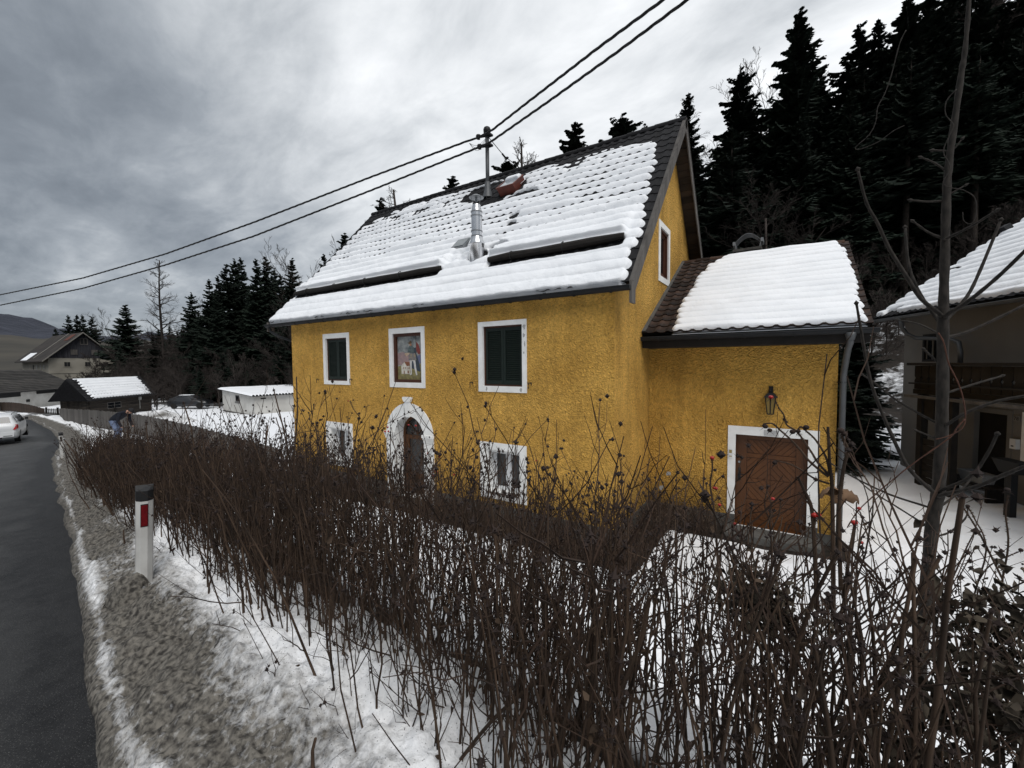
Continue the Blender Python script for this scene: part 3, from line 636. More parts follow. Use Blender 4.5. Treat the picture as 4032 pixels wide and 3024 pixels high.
paint([(355, 1060), (500, 1010), (640, 1100), (760, 1000), (868, 990), (868, 1352), (355, 1352)], (.28, .24, .10), 'painted_meadow', .0012, (.12, .11, .06), 14)
paint([(730, 390), (742, 390), (752, 760), (738, 760)], (.10, .08, .07), 'painted_pole', .0018)
paint([(745, 520), (785, 570), (815, 680), (825, 760), (800, 800), (765, 770), (745, 700)], (.26, .055, .045), 'painted_banner', .0024, (.14, .04, .04), 20)
paint([(690, 650), (735, 640), (740, 760), (800, 1000), (820, 1160), (800, 1172), (740, 1140), (650, 1100), (600, 900)], (.050, .065, .085), 'painted_cloak', .0018, (.035, .045, .06), 12)
paint([(430, 1040), (495, 955), (545, 1045), (545, 1225), (435, 1225)], (.62, .60, .54), 'painted_gable', .0024, (.40, .36, .30), 16)
paint([(545, 1045), (605, 1040), (610, 1225), (545, 1225)], (.52, .48, .42), 'painted_wall', .0030, (.34, .30, .25), 16)
paint([(495, 950), (605, 960), (608, 1040), (545, 1050)], (.24, .10, .05), 'painted_roof', .0036, (.15, .06, .04), 20)
for k, (a, c, w, h) in enumerate(((475, 1075, 16, 36), (515, 1075, 14, 34), (482, 1150, 18, 72), (565, 1080, 14, 34), (590, 1080, 12, 30), (560, 1150, 28, 60))):
    paint([(a, c), (a+w, c), (a+w, c+h), (a, c+h)], (.22, .11, .06), 'painted_opening', .0042, (.10, .05, .03))
paint([(605, 915), (720, 915), (735, 1100), (758, 1245), (730, 1250), (700, 1100), (680, 940), (650, 940), (645, 1100), (645, 1235), (600, 1252), (622, 1200), (618, 1080)], (.62, .61, .58), 'painted_legs', .0036, (.42, .41, .40), 14)
paint([(585, 770), (720, 760), (745, 920), (590, 925)], (.30, .24, .15), 'painted_tunic', .0048, (.09, .11, .16), 24)
paint([(575, 690), (600, 610), (650, 590), (700, 640), (700, 750), (640, 760), (565, 750)], (.115, .15, .15), 'painted_armour', .0054, (.05, .065, .07), 20)
paint([(565, 752), (610, 755), (600, 790), (545, 835), (505, 790), (515, 762)], (.34, .20, .11), 'painted_bucket', .0060, (.45, .38, .30), 24)
paint([(605, 545), (650, 545), (655, 590), (635, 610), (612, 595)], (.36, .20, .12), 'painted_face', .0060)
paint([(575, 520), (600, 530), (610, 505), (630, 485), (655, 520), (650, 550), (600, 560), (585, 545)], (.13, .085, .04), 'painted_helmet', .0066, (.09, .06, .04), 30)

def casement(i4, to3, parent, d, m=PLASTIC, bar=.045, split=None, transom=None):
    x0, x1, z0, z1 = i4
    fr = ringp(rect(*i4), rect(x0+bar, x1-bar, z0+bar, z1-bar), to3, d, d+.05, d+.05).build('window_frame', m, parent)
    xs = [x0+bar]+([split-.05, split+.05] if split else [])+[x1-bar]
    if split:
        b = MB(); q = [to3(split-.05, z0+bar, d-.006), to3(split+.05, z0+bar, d-.006), to3(split+.05, z1-bar, d-.006), to3(split-.05, z1-bar, d-.006)]
        dd = Vector(to3(0, 0, d+.05))-Vector(to3(0, 0, d-.006)); b.prism(q, dd); b.build('mullion', m, parent)
    for k in range(0, len(xs), 2):
        a, c = xs[k], xs[k+1]
        b = MB(); b.add([to3(a, z0+bar, d+.03), to3(c, z0+bar, d+.03), to3(c, z1-bar, d+.03), to3(a, z1-bar, d+.03)], [(0, 1, 2, 3)]); b.build('pane', GLASS, parent)
        # sash
        ringp(rect(a, c, z0+bar, z1-bar), rect(a+.03, c-.03, z0+bar+.03, z1-bar-.03), to3, d+.008, d+.028, d+.028).build('sash', m, parent)
CURT = mat('net_curtain', (.34, .35, .36), (.20, .21, .22), scale=9, rough=.9, stretch=(3, 3, .2))
for (o4, i4) in ((g1, ig1), (g2, ig2)):
    x0, x1, z0, z1 = i4
    mid = (x0-.045, x1+.04, z0-.0, z1+.045)
    ringp(rect(*o4), rect(*mid), tF, -.018, .012).build('window_surround', WHITE, house)
    ringp(rect(*mid), rect(*i4), tF, .012, .26, .02).build('window_reveal', WHITE, house)
    casement(i4, tF, house, .22, split=(x0+x1)/2)
    b = MB(); b.box((x0-.02, YF-.035, z0-.035), (x1+.02, YF+.22, z0-.002)); b.build('window_sill', GREYPL, house)
    b = MB(); b.box((x0+.03, YF+.30, z0), (x0+.03+(x1-x0)*.30, YF+.31, z1)); b.box((x1-.2, YF+.30, z0), (x1-.03, YF+.31, z1)); b.build('curtain', CURT, house)
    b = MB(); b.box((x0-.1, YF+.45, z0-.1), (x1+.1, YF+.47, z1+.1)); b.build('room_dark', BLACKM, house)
# gable window
ringp(rect(gy0, gy1, gz0, gz1), rect(*ig), tG, -.016, .10).build('window_surround', WHITE, house)
ringp(rect(*ig), rect(ig[0]+.06, ig[1]-.06, ig[2]+.06, ig[3]-.06), tG, .02, .10, .12).build('window_frame', BROWNP, house)
casement((ig[0]+.06, ig[1]-.06, ig[2]+.06, ig[3]-.06), tG, house, .07, m=BROWNP, bar=.05)
b = MB(); b.box((XG-.30, ig[0]+.06, ig[2]+.06), (XG-.16, ig[0]+.36, ig[3]-.06)); b.build('curtain', CURT, house)
# arched entrance
ringp(archO, archI, tF, -.02, .30).build('door_surround', WHITE, house)
for sg in (-1, 1):
    xa = AC+sg*.505; xb = AC+sg*.86; lo_, hi_ = min(xa, xb), max(xa, xb)
    b = MB(); b.box((lo_-.02*(sg > 0), YF-.075, 1.63), (hi_+.02*(sg < 0), YF-.021, 1.70)); b.box((lo_, YF-.055, 1.58), (hi_-.01, YF-.022, 1.63)); b.box((lo_+.01, YF-.038, 1.52), (hi_-.02, YF-.023, 1.58)); b.build('capital', WHITE, house)
b = MB(); b.prism([(AC-.055, YF-.021, 2.10), (AC+.055, YF-.021, 2.10), (AC+.10, YF-.021, 2.48), (AC-.10, YF-.021, 2.48)], (0, -.04, 0))
b.prism([(AC-.10, YF-.012, 2.481), (AC+.10, YF-.012, 2.481), (AC+.15, YF-.012, 2.56), (AC+.14, YF-.012, 2.60), (AC-.14, YF-.012, 2.60), (AC-.15, YF-.012, 2.56)], (0, -.07, 0)); b.build('keystone', WHITE, house)
dr = ringp(arch(AC, .505, .10, 1.62), arch(AC, .43, .18, 1.62), tF, .26, .32, .32).build('door', DOORW, house)
b = MB(); b.box((AC-.43, YF+.265, 1.50), (AC+.43, YF+.33, 1.60)); b.box((AC-.43, YF+.275, .18), (AC+.43, YF+.32, .62)); b.box((AC-.30, YF+.262, .26), (AC+.30, YF+.274, .54)); b.box((AC-.43, YF+.27, .62), (AC-.30, YF+.32, 1.50)); b.box((AC+.30, YF+.27, .62), (AC+.43, YF+.32, 1.50)); b.build('door_panel', DOORW, dr)
b = MB(); b.box((AC-.3, YF+.29, .62), (AC+.3, YF+.30, 1.50)); b.build('door_glass', GLASS, dr)
b = MB(); b.prism([(x, YF+.29, z) for x, z in [(AC-.43, 1.60), (AC+.43, 1.60)]+[(AC+.43*math.cos(math.pi*i/12), 1.62+.43*math.sin(math.pi*i/12)) for i in range(13)]], (0, .01, 0)); b.build('fanlight', GLASS, dr)
b = MB(); 
for a in (45, 90, 135): b.tube([(AC, YF+.28, 1.62), (AC+.42*math.cos(math.radians(a)), YF+.28, 1.62+.42*math.sin(math.radians(a)))], .011, 5)
b.build('glazing_bar', DOORW, dr)
b = MB(); b.box((AC-.75, YF-.55, -.3), (AC+.75, YF+.3, .09)); b.build('door_step', GREYPL, house, bevel=.01)
# gutters
def gutter(x0, x1, y, z, r, parent, m, nbr, name='gutter'):
    b = MB(); k = 9; v = []
    for x in (x0, x1):
        for i in range(k): a = math.pi+math.pi*i/(k-1); v.append((x, y+math.cos(a)*r, z+math.sin(a)*r))
        for i in range(k): a = 2*math.pi-math.pi*i/(k-1); v.append((x, y+math.cos(a)*(r-.006), z+math.sin(a)*(r-.006)))
    n = 2*k; b.add(v, [(i, (i+1) % n, n+(i+1) % n, n+i) for i in range(n)])
    b.add([(x0, y+math.cos(math.pi+math.pi*i/(k-1))*r, z+math.sin(math.pi+math.pi*i/(k-1))*r) for i in range(k)], [tuple(range(k))]); b.add([(x1, y+math.cos(math.pi+math.pi*i/(k-1))*r, z+math.sin(math.pi+math.pi*i/(k-1))*r) for i in range(k)], [tuple(range(k))])
    b.tube([(x0, y-r, z+.004), (x1, y-r, z+.004)], .011, 6)
    g = b.build(name, m, parent, smooth=False); me = None
    for i in range(nbr):
        x = x0+.35+(x1-x0-.7)*i/(nbr-1)
        if me is None:
            b = MB(); kk = 8; pp = [(0, math.cos(math.pi+math.pi*j/kk)*(r+.007), math.sin(math.pi+math.pi*j/kk)*(r+.007)) for j in range(kk+1)]
            for j in range(kk): b.obox((-.014, pp[j][1], pp[j][2]), (.028, 0, 0), (0, pp[j+1][1]-pp[j][1], pp[j+1][2]-pp[j][2]), (0, math.cos(math.pi+math.pi*(j+.5)/kk)*.006, math.sin(math.pi+math.pi*(j+.5)/kk)*.006))
            o = b.build('gutter_bracket', m); me = o.data
        else: o = bpy.data.objects.new('gutter_bracket', me); COL.objects.link(o)
        o.location = (x, y, z); adopt(o, g)
    return g
gut1 = gutter(-14.15, -2.25, 7.135, 4.705, .078, house, METAL, 17)
gut2 = gutter(XG+.02, R2.X1+.08, 8.885, 3.915, .072, annex, METAL, 5)
b = MB(); b.tube([(-13.95, 7.135, 4.62), (-13.93, 7.15, 4.50), (-13.55, 7.22, 4.32), (-13.20, 7.50, 4.16), (-13.06, 7.85, 4.0), (-13.06, 7.9, .2)], .042, 8); b.build('downpipe', METAL, house)
# snow guard poles
for a, c, nn in ((-13.95, -7.35, 9), (-5.86, -2.66, 5)):
    b = MB(); L_ = c-a; pts = [R1.P(a+L_*i/nn, 1.30+.014*math.sin(i*1.7), .100) for i in range(nn+1)]; b.tube(pts, [.065]+[.086+.007*math.sin(i*2.3) for i in range(1, nn)]+[.065], 9); lg = b.build('snow_guard_pole', DARKWOOD, house)
    for i in range(1, nn, 2):
        b = MB(); p = a+L_*i/nn; q = [R1.P(p, 1.30+.10*math.cos(t), .10+.10*math.sin(t)) for t in np.linspace(-.6, 3.6, 9)]; b.tube(q+[R1.P(p, 1.05, .02)], .011, 5); b.build('pole_bracket', BLACKM, lg)
# stainless flue
Yc = 8.229; Xc = -6.365; fl = None
def lathe(b, cx_, cy_, prof_, n=24):
    v = []; 
    for r, z in prof_:
        for k in range(n): t = 2*math.pi*k/n; v.append((cx_+r*math.cos(t), cy_+r*math.sin(t), z))
    b.add(v, [(i*n+k, i*n+(k+1) % n, (i+1)*n+(k+1) % n, (i+1)*n+k) for i in range(len(prof_)-1) for k in range(n)])
b = MB(); z0 = EYE; lathe(b, Xc, Yc, [(.215, z0+2.30), (.178, z0+2.88), (.190, z0+2.885), (.190, z0+2.91), (.160, z0+2.97), (.137, z0+3.07)]); fl = b.build('flue', STEEL, house, smooth=True)
for zz_ in (3.07, 3.19, 3.55, 3.65):
    b = MB(); lathe(b, Xc, Yc, [(.132, z0+zz_), (.143, z0+zz_+.004), (.143, z0+zz_+.026), (.132, z0+zz_+.03)]); b.build('clamp_band', GALV, fl)
b = MB(); lathe(b, Xc, Yc, [(.130, z0+3.07), (.130, z0+3.66)]); b.build('flue_pipe', STEEL, fl, smooth=True)
b = MB(); lathe(b, Xc, Yc, [(.130, z0+3.66), (.090, z0+3.85)]); b.build('flue_cone', STEEL, fl, smooth=True)
b = MB(); lathe(b, Xc, Yc, [(.094, z0+3.84), (.094, z0+3.87), (.0, z0+3.872)]); b.build('flue_mouth', BLACKM, fl)
b = MB(); lathe(b, Xc, Yc, [(.03, z0+3.86), (.03, z0+4.0), (.175, z0+4.0), (.18, z0+4.01), (.06, z0+4.075), (.0, z0+4.085)], 20)
for t in (0, 2.1, 4.2): b.tube([(Xc+.088*math.cos(t), Yc+.088*math.sin(t), z0+3.84), (Xc+.14*math.cos(t), Yc+.14*math.sin(t), z0+4.01)], .007, 4)
b.build('flue_cap', GALV, fl)
# roof hatch beside the flue and the open red skylight
def roofbox(roof, X0, X1, q0, q1, n0, n1, tilt=0): 
    b = MB(); p = [roof.P(X0, q0, n0), roof.P(X1, q0, n0), roof.P(X1, q1, n0), roof.P(X0, q1, n0), roof.P(X0, q0, n1+tilt), roof.P(X1, q0, n1+tilt), roof.P(X1, q1, n1), roof.P(X0, q1, n1)]
    return b.add(p, [(0, 3, 2, 1), (4, 5, 6, 7), (0, 1, 5, 4), (1, 2, 6, 5), (2, 3, 7, 6), (3, 0, 4, 7)])
ht = roofbox(R1, -7.52, -7.06, 2.12, 2.60, .0, .07, .05).build('roof_hatch', GALV, house)
roofbox(R1, -7.48, -7.10, 2.17, 2.55, .085, .10, .035).build('hatch_pane', mat('dull_glass', (.22, .24, .25), rough=.3), ht)
sk = roofbox(R1, -7.14, -6.56, 4.72, 5.36, .0, .09, .06).build('skylight', REDP, house)
b = MB(); lid = [R1.P(-7.15, 4.68, .26), R1.P(-6.55, 4.68, .26), R1.P(-6.55, 5.40, .15), R1.P(-7.15, 5.40, .15)]
nn_ = (lid[1]-lid[0]).cross(lid[3]-lid[0]).normalized()
def quadring(p, wd, th):
    c = sum(p, Vector())/4; inn = [q+(c-q).normalized()*wd*1.4 for q in p]; b = MB()
    for i in range(4): j = (i+1) % 4; b.prism([p[i], p[j], inn[j], inn[i]], nn_*th)
    return b, inn
bq, inn = quadring(lid, .055, .03); bq.build('skylight_frame', REDP, sk)
b = MB(); b.prism([q+nn_*.006 for q in inn], nn_*.012); b.build('skylight_pane', mat('sky_reflection_glass', (.30, .33, .36), rough=.12, spec=.6), sk)  # pale base colour stands in for the sky mirrored in the pane
b = MB(); b.prism([R1.P(-6.585, 4.69, .255), R1.P(-6.585, 5.38, .145), R1.P(-6.585, 5.38, .0), R1.P(-6.585, 4.69, .0)], (.02, 0, 0)); b.prism([R1.P(-7.12, 4.69, .255), R1.P(-6.587, 4.69, .255), R1.P(-6.587, 4.69, .0), R1.P(-7.12, 4.69, .0)], R1.d*.02); b.build('skylight_side', REDP, sk)
def hsk(X, Q): 
    e = np.minimum(np.minimum((X+7.12)/.08, (-6.58-X)/.08), np.minimum((Q-5.16+.1*fbm(X*5, X*0, 2, 4))/.06, (5.44-Q)/.06)); return .185-.153*(Q-5.16)+.10*sstep(e)-.12*(1-sstep(e*2))
xs = np.arange(-7.16, -6.54, .02); qs = np.arange(5.06, 5.48, .02); X_, Q_ = np.meshgrid(xs, qs, indexing='ij'); npmesh('skylight_snow', R1.np(X_, Q_, hsk(X_, Q_)).reshape(-1, 3), gridfaces(len(xs), len(qs)), SNOW, sk, smooth=True)
# service mast with insulators
mY = 10.52; mX = -7.70; mz = EYE+7.06
mast = empty('service_mast', (mX, mY, 8.4), 'grey steel service mast rising through the snowy roof and carrying the power cables', 'mast')
b = MB(); b.tube([(mX, mY, 8.2), (mX, mY, mz-.10)], .058, 10); b.build('mast_pole', PIPE, mast, smooth=True)
b = MB(); lathe(b, mX, mY, [(.16, 8.42), (.10, 8.66), (.092, 8.68), (.085, 8.86), (.066, 8.88), (.058, 8.9)]); b.build('mast_collar', PIPE, mast, smooth=True)
b = MB(); lathe(b, mX, mY, [(.058, mz-.16), (.105, mz-.15), (.115, mz-.03), (.09, mz+.03), (.04, mz+.06), (0, mz+.065)], 14); b.build('mast_cap', BLACKM, mast, smooth=True)
insA = (-8.02, 10.46, EYE+6.86); insB = (-7.98, 10.46, EYE+6.56)
for p in (insA, insB):
    b = MB(); b.tube([(mX+.10, mY+.02, p[2]-.02), (mX-.12, mY-.02, p[2]-.01), p], .022, 6); lathe(b, p[0]+.04, p[1], [(.0, p[2]+.08), (.07, p[2]+.07), (.085, p[2]+.03), (.05, p[2]-.02), (.055, p[2]-.05), (0, p[2]-.06)], 10); b.box((mX-.09, mY-.09, p[2]-.03), (mX+.16, mY+.09, p[2]+.02)); b.build('insulator_arm', BLACKM, mast)
b = MB(); b.tube([(mX+.03, mY+.06, mz-.25), (mX+.22, mY+.55, mz-.62), (mX+.62, 11.45, 9.46)], .012, 5); b.tube([(mX+.20, mY+.50, mz-.58), (mX+.27, mY+.66, mz-.72)], .03, 5); b.build('stay_wire', BLACKM, mast)
b = MB()
for k in range(3):
    pts = [Vector((mX, mY, mz-.22)).lerp(Vector((-8.32, 10.44, EYE+6.78)), t)+Vector((0, 0, -.16*(1+.5*k)*math.sin(math.pi*t))) for t in np.linspace(0, 1, 9)]; b.tube(pts, .006, 4)
b.build('jumper_wire', BLACKM, mast)
def cable(pts, label, r=.017):
    # two strands twisted round each other
    P = []
    for i in range(len(pts)-1):
        a, c = Vector(pts[i]), Vector(pts[i+1]); n = max(3, int((c-a).length/.09))
        for k in range(n): P.append(a.lerp(c, k/n))
    P.append(Vector(pts[-1])); b = MB()
    for ph in (0, math.pi*2/3, math.pi*4/3):
        q = []
        for i, p in enumerate(P):
            d = (P[min(i+1, len(P)-1)]-P[max(i-1, 0)]).normalized(); s_ = d.cross(Vector((0, 0, 1))).normalized(); t_ = s_.cross(d); a = i*.55+ph
            q.append(p+(s_*math.cos(a)+t_*math.sin(a))*r*1.05)
        b.tube(q, r, 5)
    o = b.build('power_cable', BLACKM, None, smooth=True); tag(o, label, 'cable', 'twisted power cables at the mast'); return o
cable([(20, 1.6, 9.6), (8, 5.4, 10.0), (-.777, 8.159, 10.24), (-2.115, 8.584, 10.273), (-3.623, 9.063, 10.275), (-5.782, 9.749, 10.221), (-7.33, 10.241, 10.172), (-8.0, 10.44, 10.24), (-8.319, 10.398, 10.236), (-11.981, 9.64, 9.762), (-17.507, 8.496, 8.984), (-22.927, 7.374, 8.331), (-29.338, 6.047, 7.821), (-37.64, 4.328, 7.568), (-60, -.4, 7.25)], 'upper twisted black power cable fixed to the top of the roof mast')
cable([(20, 1.9, 9.7), (8, 5.8, 10.15), (-.533, 8.523, 10.325), (-1.732, 8.835, 10.27), (-3.266, 9.234, 10.137), (-5.193, 9.735, 10.015), (-7.463, 10.325, 9.905), (-7.96, 10.45, 9.96), (-11.984, 9.628, 9.312), (-17.51, 8.48, 8.45), (-22.927, 7.355, 7.85), (-29.333, 6.024, 7.313), (-37.628, 4.301, 6.976), (-60, -.4, 6.65)], 'lower twisted black power cable fixed below the first on the roof mast')

# ---------------------------------------------------------------- annex
XA0 = XG+.004; adx0, adx1, adz0, adz1 = -.76, .27, .10, 1.94
wt2 = R2.P(0, (YA-8.963)/R2.d.y, -.11).z
panel('wall', [(XA0, -.3), (XA, -.3), (XA, wt2), (XA0, wt2)], [rect(adx0-.09, adx1+.08, adz0, adz1+.0)], tA, STUCCO, annex)
panel('wall', [(YA, -.3), (16.36, -.3), (16.36, wt2), (12.955, 6.1), (YA, wt2)], [], lambda u, v, d: (XA-d, u, v), STUCCO, annex)
panel('wall', [(XA0, -.3), (XA, -.3), (XA, wt2), (XA0, wt2)], [], lambda u, v, d: (u, 16.36, v), STUCCO, annex)
b = MB(); b.box((XG+.02, YA-.015, -.3), (-.995, YA+.05, .28)); b.build('plinth', GREYPL, annex)
b = MB(); b.box((.525, YA-.015, -.3), (XA+.015, YA+.05, .20)); b.build('plinth', GREYPL, annex)
b = MB(); b.box((XG+.03, 9.00, 3.70), (XA+.05, YA-.004, 3.79)); b.build('eaves_board', DARKWOOD, annex)
b = MB(); b.box((XG+.02, 8.955, 3.70), (R2.X1-.03, 8.985, 3.93)); b.build('fascia_board', DARKWOOD, annex)
b = MB(); pts = [R2.P(0, .02, .012), R2.P(0, R2.len, .012), R2.P(0, R2.len, .065), R2.P(0, .02, .065)]; b.prism([(XG+.003, p.y, p.z) for p in pts], (.075, 0, 0)); b.build('mortar_flashing', GREYPL, annex)
# downpipe at the right corner
b = MB(); b.tube([(.86, 8.885, 3.86), (.86, 8.90, 3.70), (.84, 8.98, 3.60), (.83, 9.35, 3.25), (.83, 9.46, 3.12), (.83, 9.47, .05)], .048, 9)
b.tube([(.86, 8.885, 3.87), (.86, 8.89, 3.74)], [.085, .055], 9); dp = b.build('downpipe', PIPE, annex, smooth=True)
for z in (.9, 2.1, 3.0):
    b = MB(); lathe(b, .83, 9.47, [(.05, z), (.056, z+.004), (.056, z+.03), (.05, z+.034)], 10); b.tube([(.79, 9.49, z+.015), (.74, 9.56, z+.015)], .008, 4); b.build('pipe_clamp', METAL, dp)
# chimney with curved sheet cowl
ch = MB(); ch.box((-1.30, 13.45, 5.9), (-.70, 14.0, 6.46)); chim = ch.build('chimney', GREYPL, annex); 
b = MB(); b.box((-1.35, 13.40, 6.462), (-.65, 14.05, 6.53)); b.build('chimney_cap', GREYPL, chim)
b = MB(); k = 14; v = []
for y in (13.5, 13.95):
    for zo in (0, -.012):
        for i in range(k+1): t = i/k; x = -1.30+.62*t; v.append((x, y, 6.74+.21*math.sin(math.pi*t)+zo))
n = k+1; f = []
for i in range(k): f += [(i, i+1, 2*n+i+1, 2*n+i), (n+i, 3*n+i, 3*n+i+1, n+i+1), (i, n+i, n+i+1, i+1), (2*n+i, 2*n+i+1, 3*n+i+1, 3*n+i)]
b.add(v, f); b.box((-1.36, 13.5, 6.66), (-1.30, 13.95, 6.76)); b.box((-.68, 13.5, 6.68), (-.62, 13.95, 6.78))
for (x, y) in ((-1.30, 13.52), (-.68, 13.52), (-1.30, 13.93), (-.68, 13.93)): b.tube([(x, y, 6.72), (x*.92-.08, y, 6.52)], .012, 4)
b.build('chimney_cowl', GALV, chim)
# annex door ---------------------------------------------------------
ringp([(-.99, .02), (.52, .02), (.52, 2.11), (-.99, 2.11)], rect(adx0-.09, adx1+.08, adz0, adz1), tA, -.020, .22).build('door_surround', WHITE, annex)
for a, c in ((-.993, adx0-.088), (adx1+.078, .523)):
    b = MB(); b.box((a, YA-.026, -.1), (c, YA-.0205, .30)); b.build('surround_foot', GREYPL, annex)
d0 = .115
b = MB(); b.box((adx0-.09, YA+d0+.012, adz0), (adx1+.08, YA+d0+.05, adz1)); adoor = b.build('door', mat('door_groove_wood', (.045, .014, .005), (.02, .007, .003), scale=4, rough=.6), annex)
ringp(rect(adx0-.088, adx1+.078, adz0+.001, adz1-.002), rect(adx0+.10, adx1-.10, .22, 1.84), tA, d0, d0+.012).build('door_frame', DOORW, adoor)
def clip(poly, nx_, nz_, c):      # keep nx*x+nz*z<=c
    out = []
    for i in range(len(poly)):
        a, b_ = poly[i], poly[(i+1) % len(poly)]; da = nx_*a[0]+nz_*a[1]-c; db = nx_*b_[0]+nz_*b_[1]-c
        if da <= 0: out.append(a)
        if (da < 0 < db) or (db < 0 < da): t = da/(da-db); out.append((a[0]+t*(b_[0]-a[0]), a[1]+t*(b_[1]-a[1])))
    return out
def boards(x0, x1, z0, z1, xc, zc, w, mode):
    g = .0045
    for sx_ in (-1, 1):
        xa, xb = (x0, xc) if sx_ < 0 else (xc, x1)
        for sz in ((-1, 1) if mode == 'diamond' else (1,)):
            if mode == 'diamond': za, zb = (z0, zc) if sz < 0 else (zc, z1)
            else: za, zb = z0, z1
            K = 14
            for k in range(-K, K):
                p = rect(xa+g, xb-g, za+g, zb-g)
                if mode == 'diamond': nx_, nz_, off = sx_, sz*.92, sx_*xc+sz*.92*zc
                else: nx_, nz_, off = sx_, -.92, sx_*xc-.92*zc
                if mode == 'diamond' and k < 0: continue
                p = clip(p, nx_, nz_, off+(k+1)*w-g*1.3); 
                if len(p) > 2: p = clip(p, -nx_, -nz_, -(off+k*w+g*1.3))
                if len(p) > 2:
                    ar = abs(sum(p[i][0]*p[(i+1) % len(p)][1]-p[(i+1) % len(p)][0]*p[i][1] for i in range(len(p))))/2
                    if ar < .0006: continue
                    b = MB(); b.prism([(x, YA+d0+.002, z) for x, z in p], (0, .010, 0)); b.build('door_board', DOORW, adoor)
dxc = (adx0+adx1)/2
boards(adx0+.105, adx1-.105, 1.56, 1.835, dxc, 1.60, .105, 'chev')
b = MB(); b.box((adx0+.105, YA+d0+.001, 1.475), (adx1-.105, YA+d0+.012, 1.553)); b.build('door_rail', DOORW, adoor)
boards(adx0+.105, adx1-.105, .62, 1.468, dxc, 1.055, .118, 'diamond')
b = MB(); b.box((adx0+.105, YA+d0+.001, .535), (adx1-.105, YA+d0+.012, .613)); b.build('door_rail', DOORW, adoor)
boards(adx0+.105, adx1-.105, .225, .528, dxc, .30, .105, 'chev')
b = MB(); b.box((adx0-.045, YA+d0-.008, .98), (adx0-.0, YA+d0-.0005, 1.24)); b.tube([(adx0-.02, YA+d0-.008, 1.12), (adx0-.02, YA+d0-.05, 1.12), (adx0+.07, YA+d0-.055, 1.12)], .011, 6); b.build('door_handle', BLACKM, adoor)
b = MB(); b.tube([(adx0-.03, YA+d0-.012, 1.36), (adx0-.03, YA+d0, 1.36)], .022, 10); b.build('door_lock', GALV, adoor)
b = MB(); b.box((-1.02, YA-.5, -.3), (.56, YA+.11, .09)); b.build('door_step', GREYPL, annex, bevel=.012)
bp = MB(); bp.box((-.97, YA-.034, 1.45), (-.90, YA-.0205, 1.63)); bell = bp.build('doorbell_plate', PLASTIC, annex)
BRASS = mat('brass_label', (.35, .27, .10), (.22, .17, .06), scale=20, rough=.4)
b = MB(); b.box((-.962, YA-.038, 1.55), (-.912, YA-.0345, 1.615)); b.box((-.962, YA-.038, 1.475), (-.912, YA-.0345, 1.495)); b.build('bell_label', BRASS, bell)
b = MB(); b.box((-.36, YA-.028, 1.955), (-.12, YA-.0205, 2.065)); b.build('number_plate', mat('grey_plate', (.45, .45, .45), rough=.5), annex)
# grey repair spots on the annex wall
blob(-2.15, .95, .06, .055, 11, PATCH, annex, YA-.004, 'plaster_patch'); blob(-2.3, .62, .05, .07, 12, PATCH, annex, YA-.004, 'plaster_patch')
# wall lantern ---------------------------------------------------------
lx, lz = -.26, 2.40
lamp = empty('wall_lantern', (lx, YA, lz), 'black wrought iron lantern hanging on the yellow wall above the brown door', 'lantern')
b = MB(); b.box((lx-.035, YA-.02, lz+.30), (lx+.035, YA-.002, lz+.52)); b.tube([(lx, YA-.02, lz+.48), (lx, YA-.10, lz+.50), (lx, YA-.14, lz+.42)], .012, 6); b.build('lantern_bracket', BLACKM, lamp)
cy_ = YA-.14
b = MB(); 
for q in ((.115, .315, .05, .40),):
    r0, za, r1, zb = q; v = [(lx+sx_*r0, cy_+sy_*r0, lz+za) for sx_, sy_ in ((-1, -1), (1, -1), (1, 1), (-1, 1))]+[(lx+sx_*r1, cy_+sy_*r1, lz+zb) for sx_, sy_ in ((-1, -1), (1, -1), (1, 1), (-1, 1))]
    b.add(v, [(0, 3, 2, 1), (4, 5, 6, 7)]+[(i, (i+1) % 4, 4+(i+1) % 4, 4+i) for i in range(4)])
b.build('lantern_roof', BLACKM, lamp)
b = MB()
for sx_, sy_ in ((-1, -1), (1, -1), (1, 1), (-1, 1), (0, -1)): b.tube([(lx+sx_*.085, cy_+sy_*.085, lz+.315), (lx+sx_*.050, cy_+sy_*.050, lz)], .009, 4)
b.box((lx-.055, cy_-.055, lz-.012), (lx+.055, cy_+.055, lz)); b.build('lantern_cage', BLACKM, lamp)
b = MB(); v = [(lx+sx_*.08, cy_+sy_*.08, lz+.31) for sx_, sy_ in ((-1, -1), (1, -1), (1, 1), (-1, 1))]+[(lx+sx_*.046, cy_+sy_*.046, lz+.004) for sx_, sy_ in ((-1, -1), (1, -1), (1, 1), (-1, 1))]; b.add(v, [(i, (i+1) % 4, 4+(i+1) % 4, 4+i) for i in range(4)]); b.build('lantern_glass', mat('amber_glass', (.22, .15, .035), (.14, .09, .02), rough=.2), lamp)

# ================================================================ NEIGHBOUR HOUSE (local frame: x along the front, y into the house)
ang = math.atan2(-.927, .3754)
nbh = empty('white_house', (3.072, 17.937, 0), 'white house at the right edge with snowy roof and dark carved balcony', 'house', rz=ang)
def loc(o, p=nbh): o.parent = p; return o
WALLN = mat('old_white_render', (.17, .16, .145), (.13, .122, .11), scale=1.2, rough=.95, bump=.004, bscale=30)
DW = mat('black_brown_wood', (.016, .013, .011), (.007, .006, .005), scale=6, rough=.75, rnd=.3, bump=.003)
tN = lambda u, v, d: (u, d, v)
def lpanel(outer, holes, to3, m): o = panel('wall', outer, holes, to3, m, None); return loc(o)
lpanel([(0, -.6), (9.2, -.6), (9.2, 4.95), (0, 4.95)], [rect(.76, 1.40, 3.35, 4.155), rect(2.62, 3.50, .12, 2.08), rect(3.95, 4.75, .9, 2.1)], tN, WALLN)
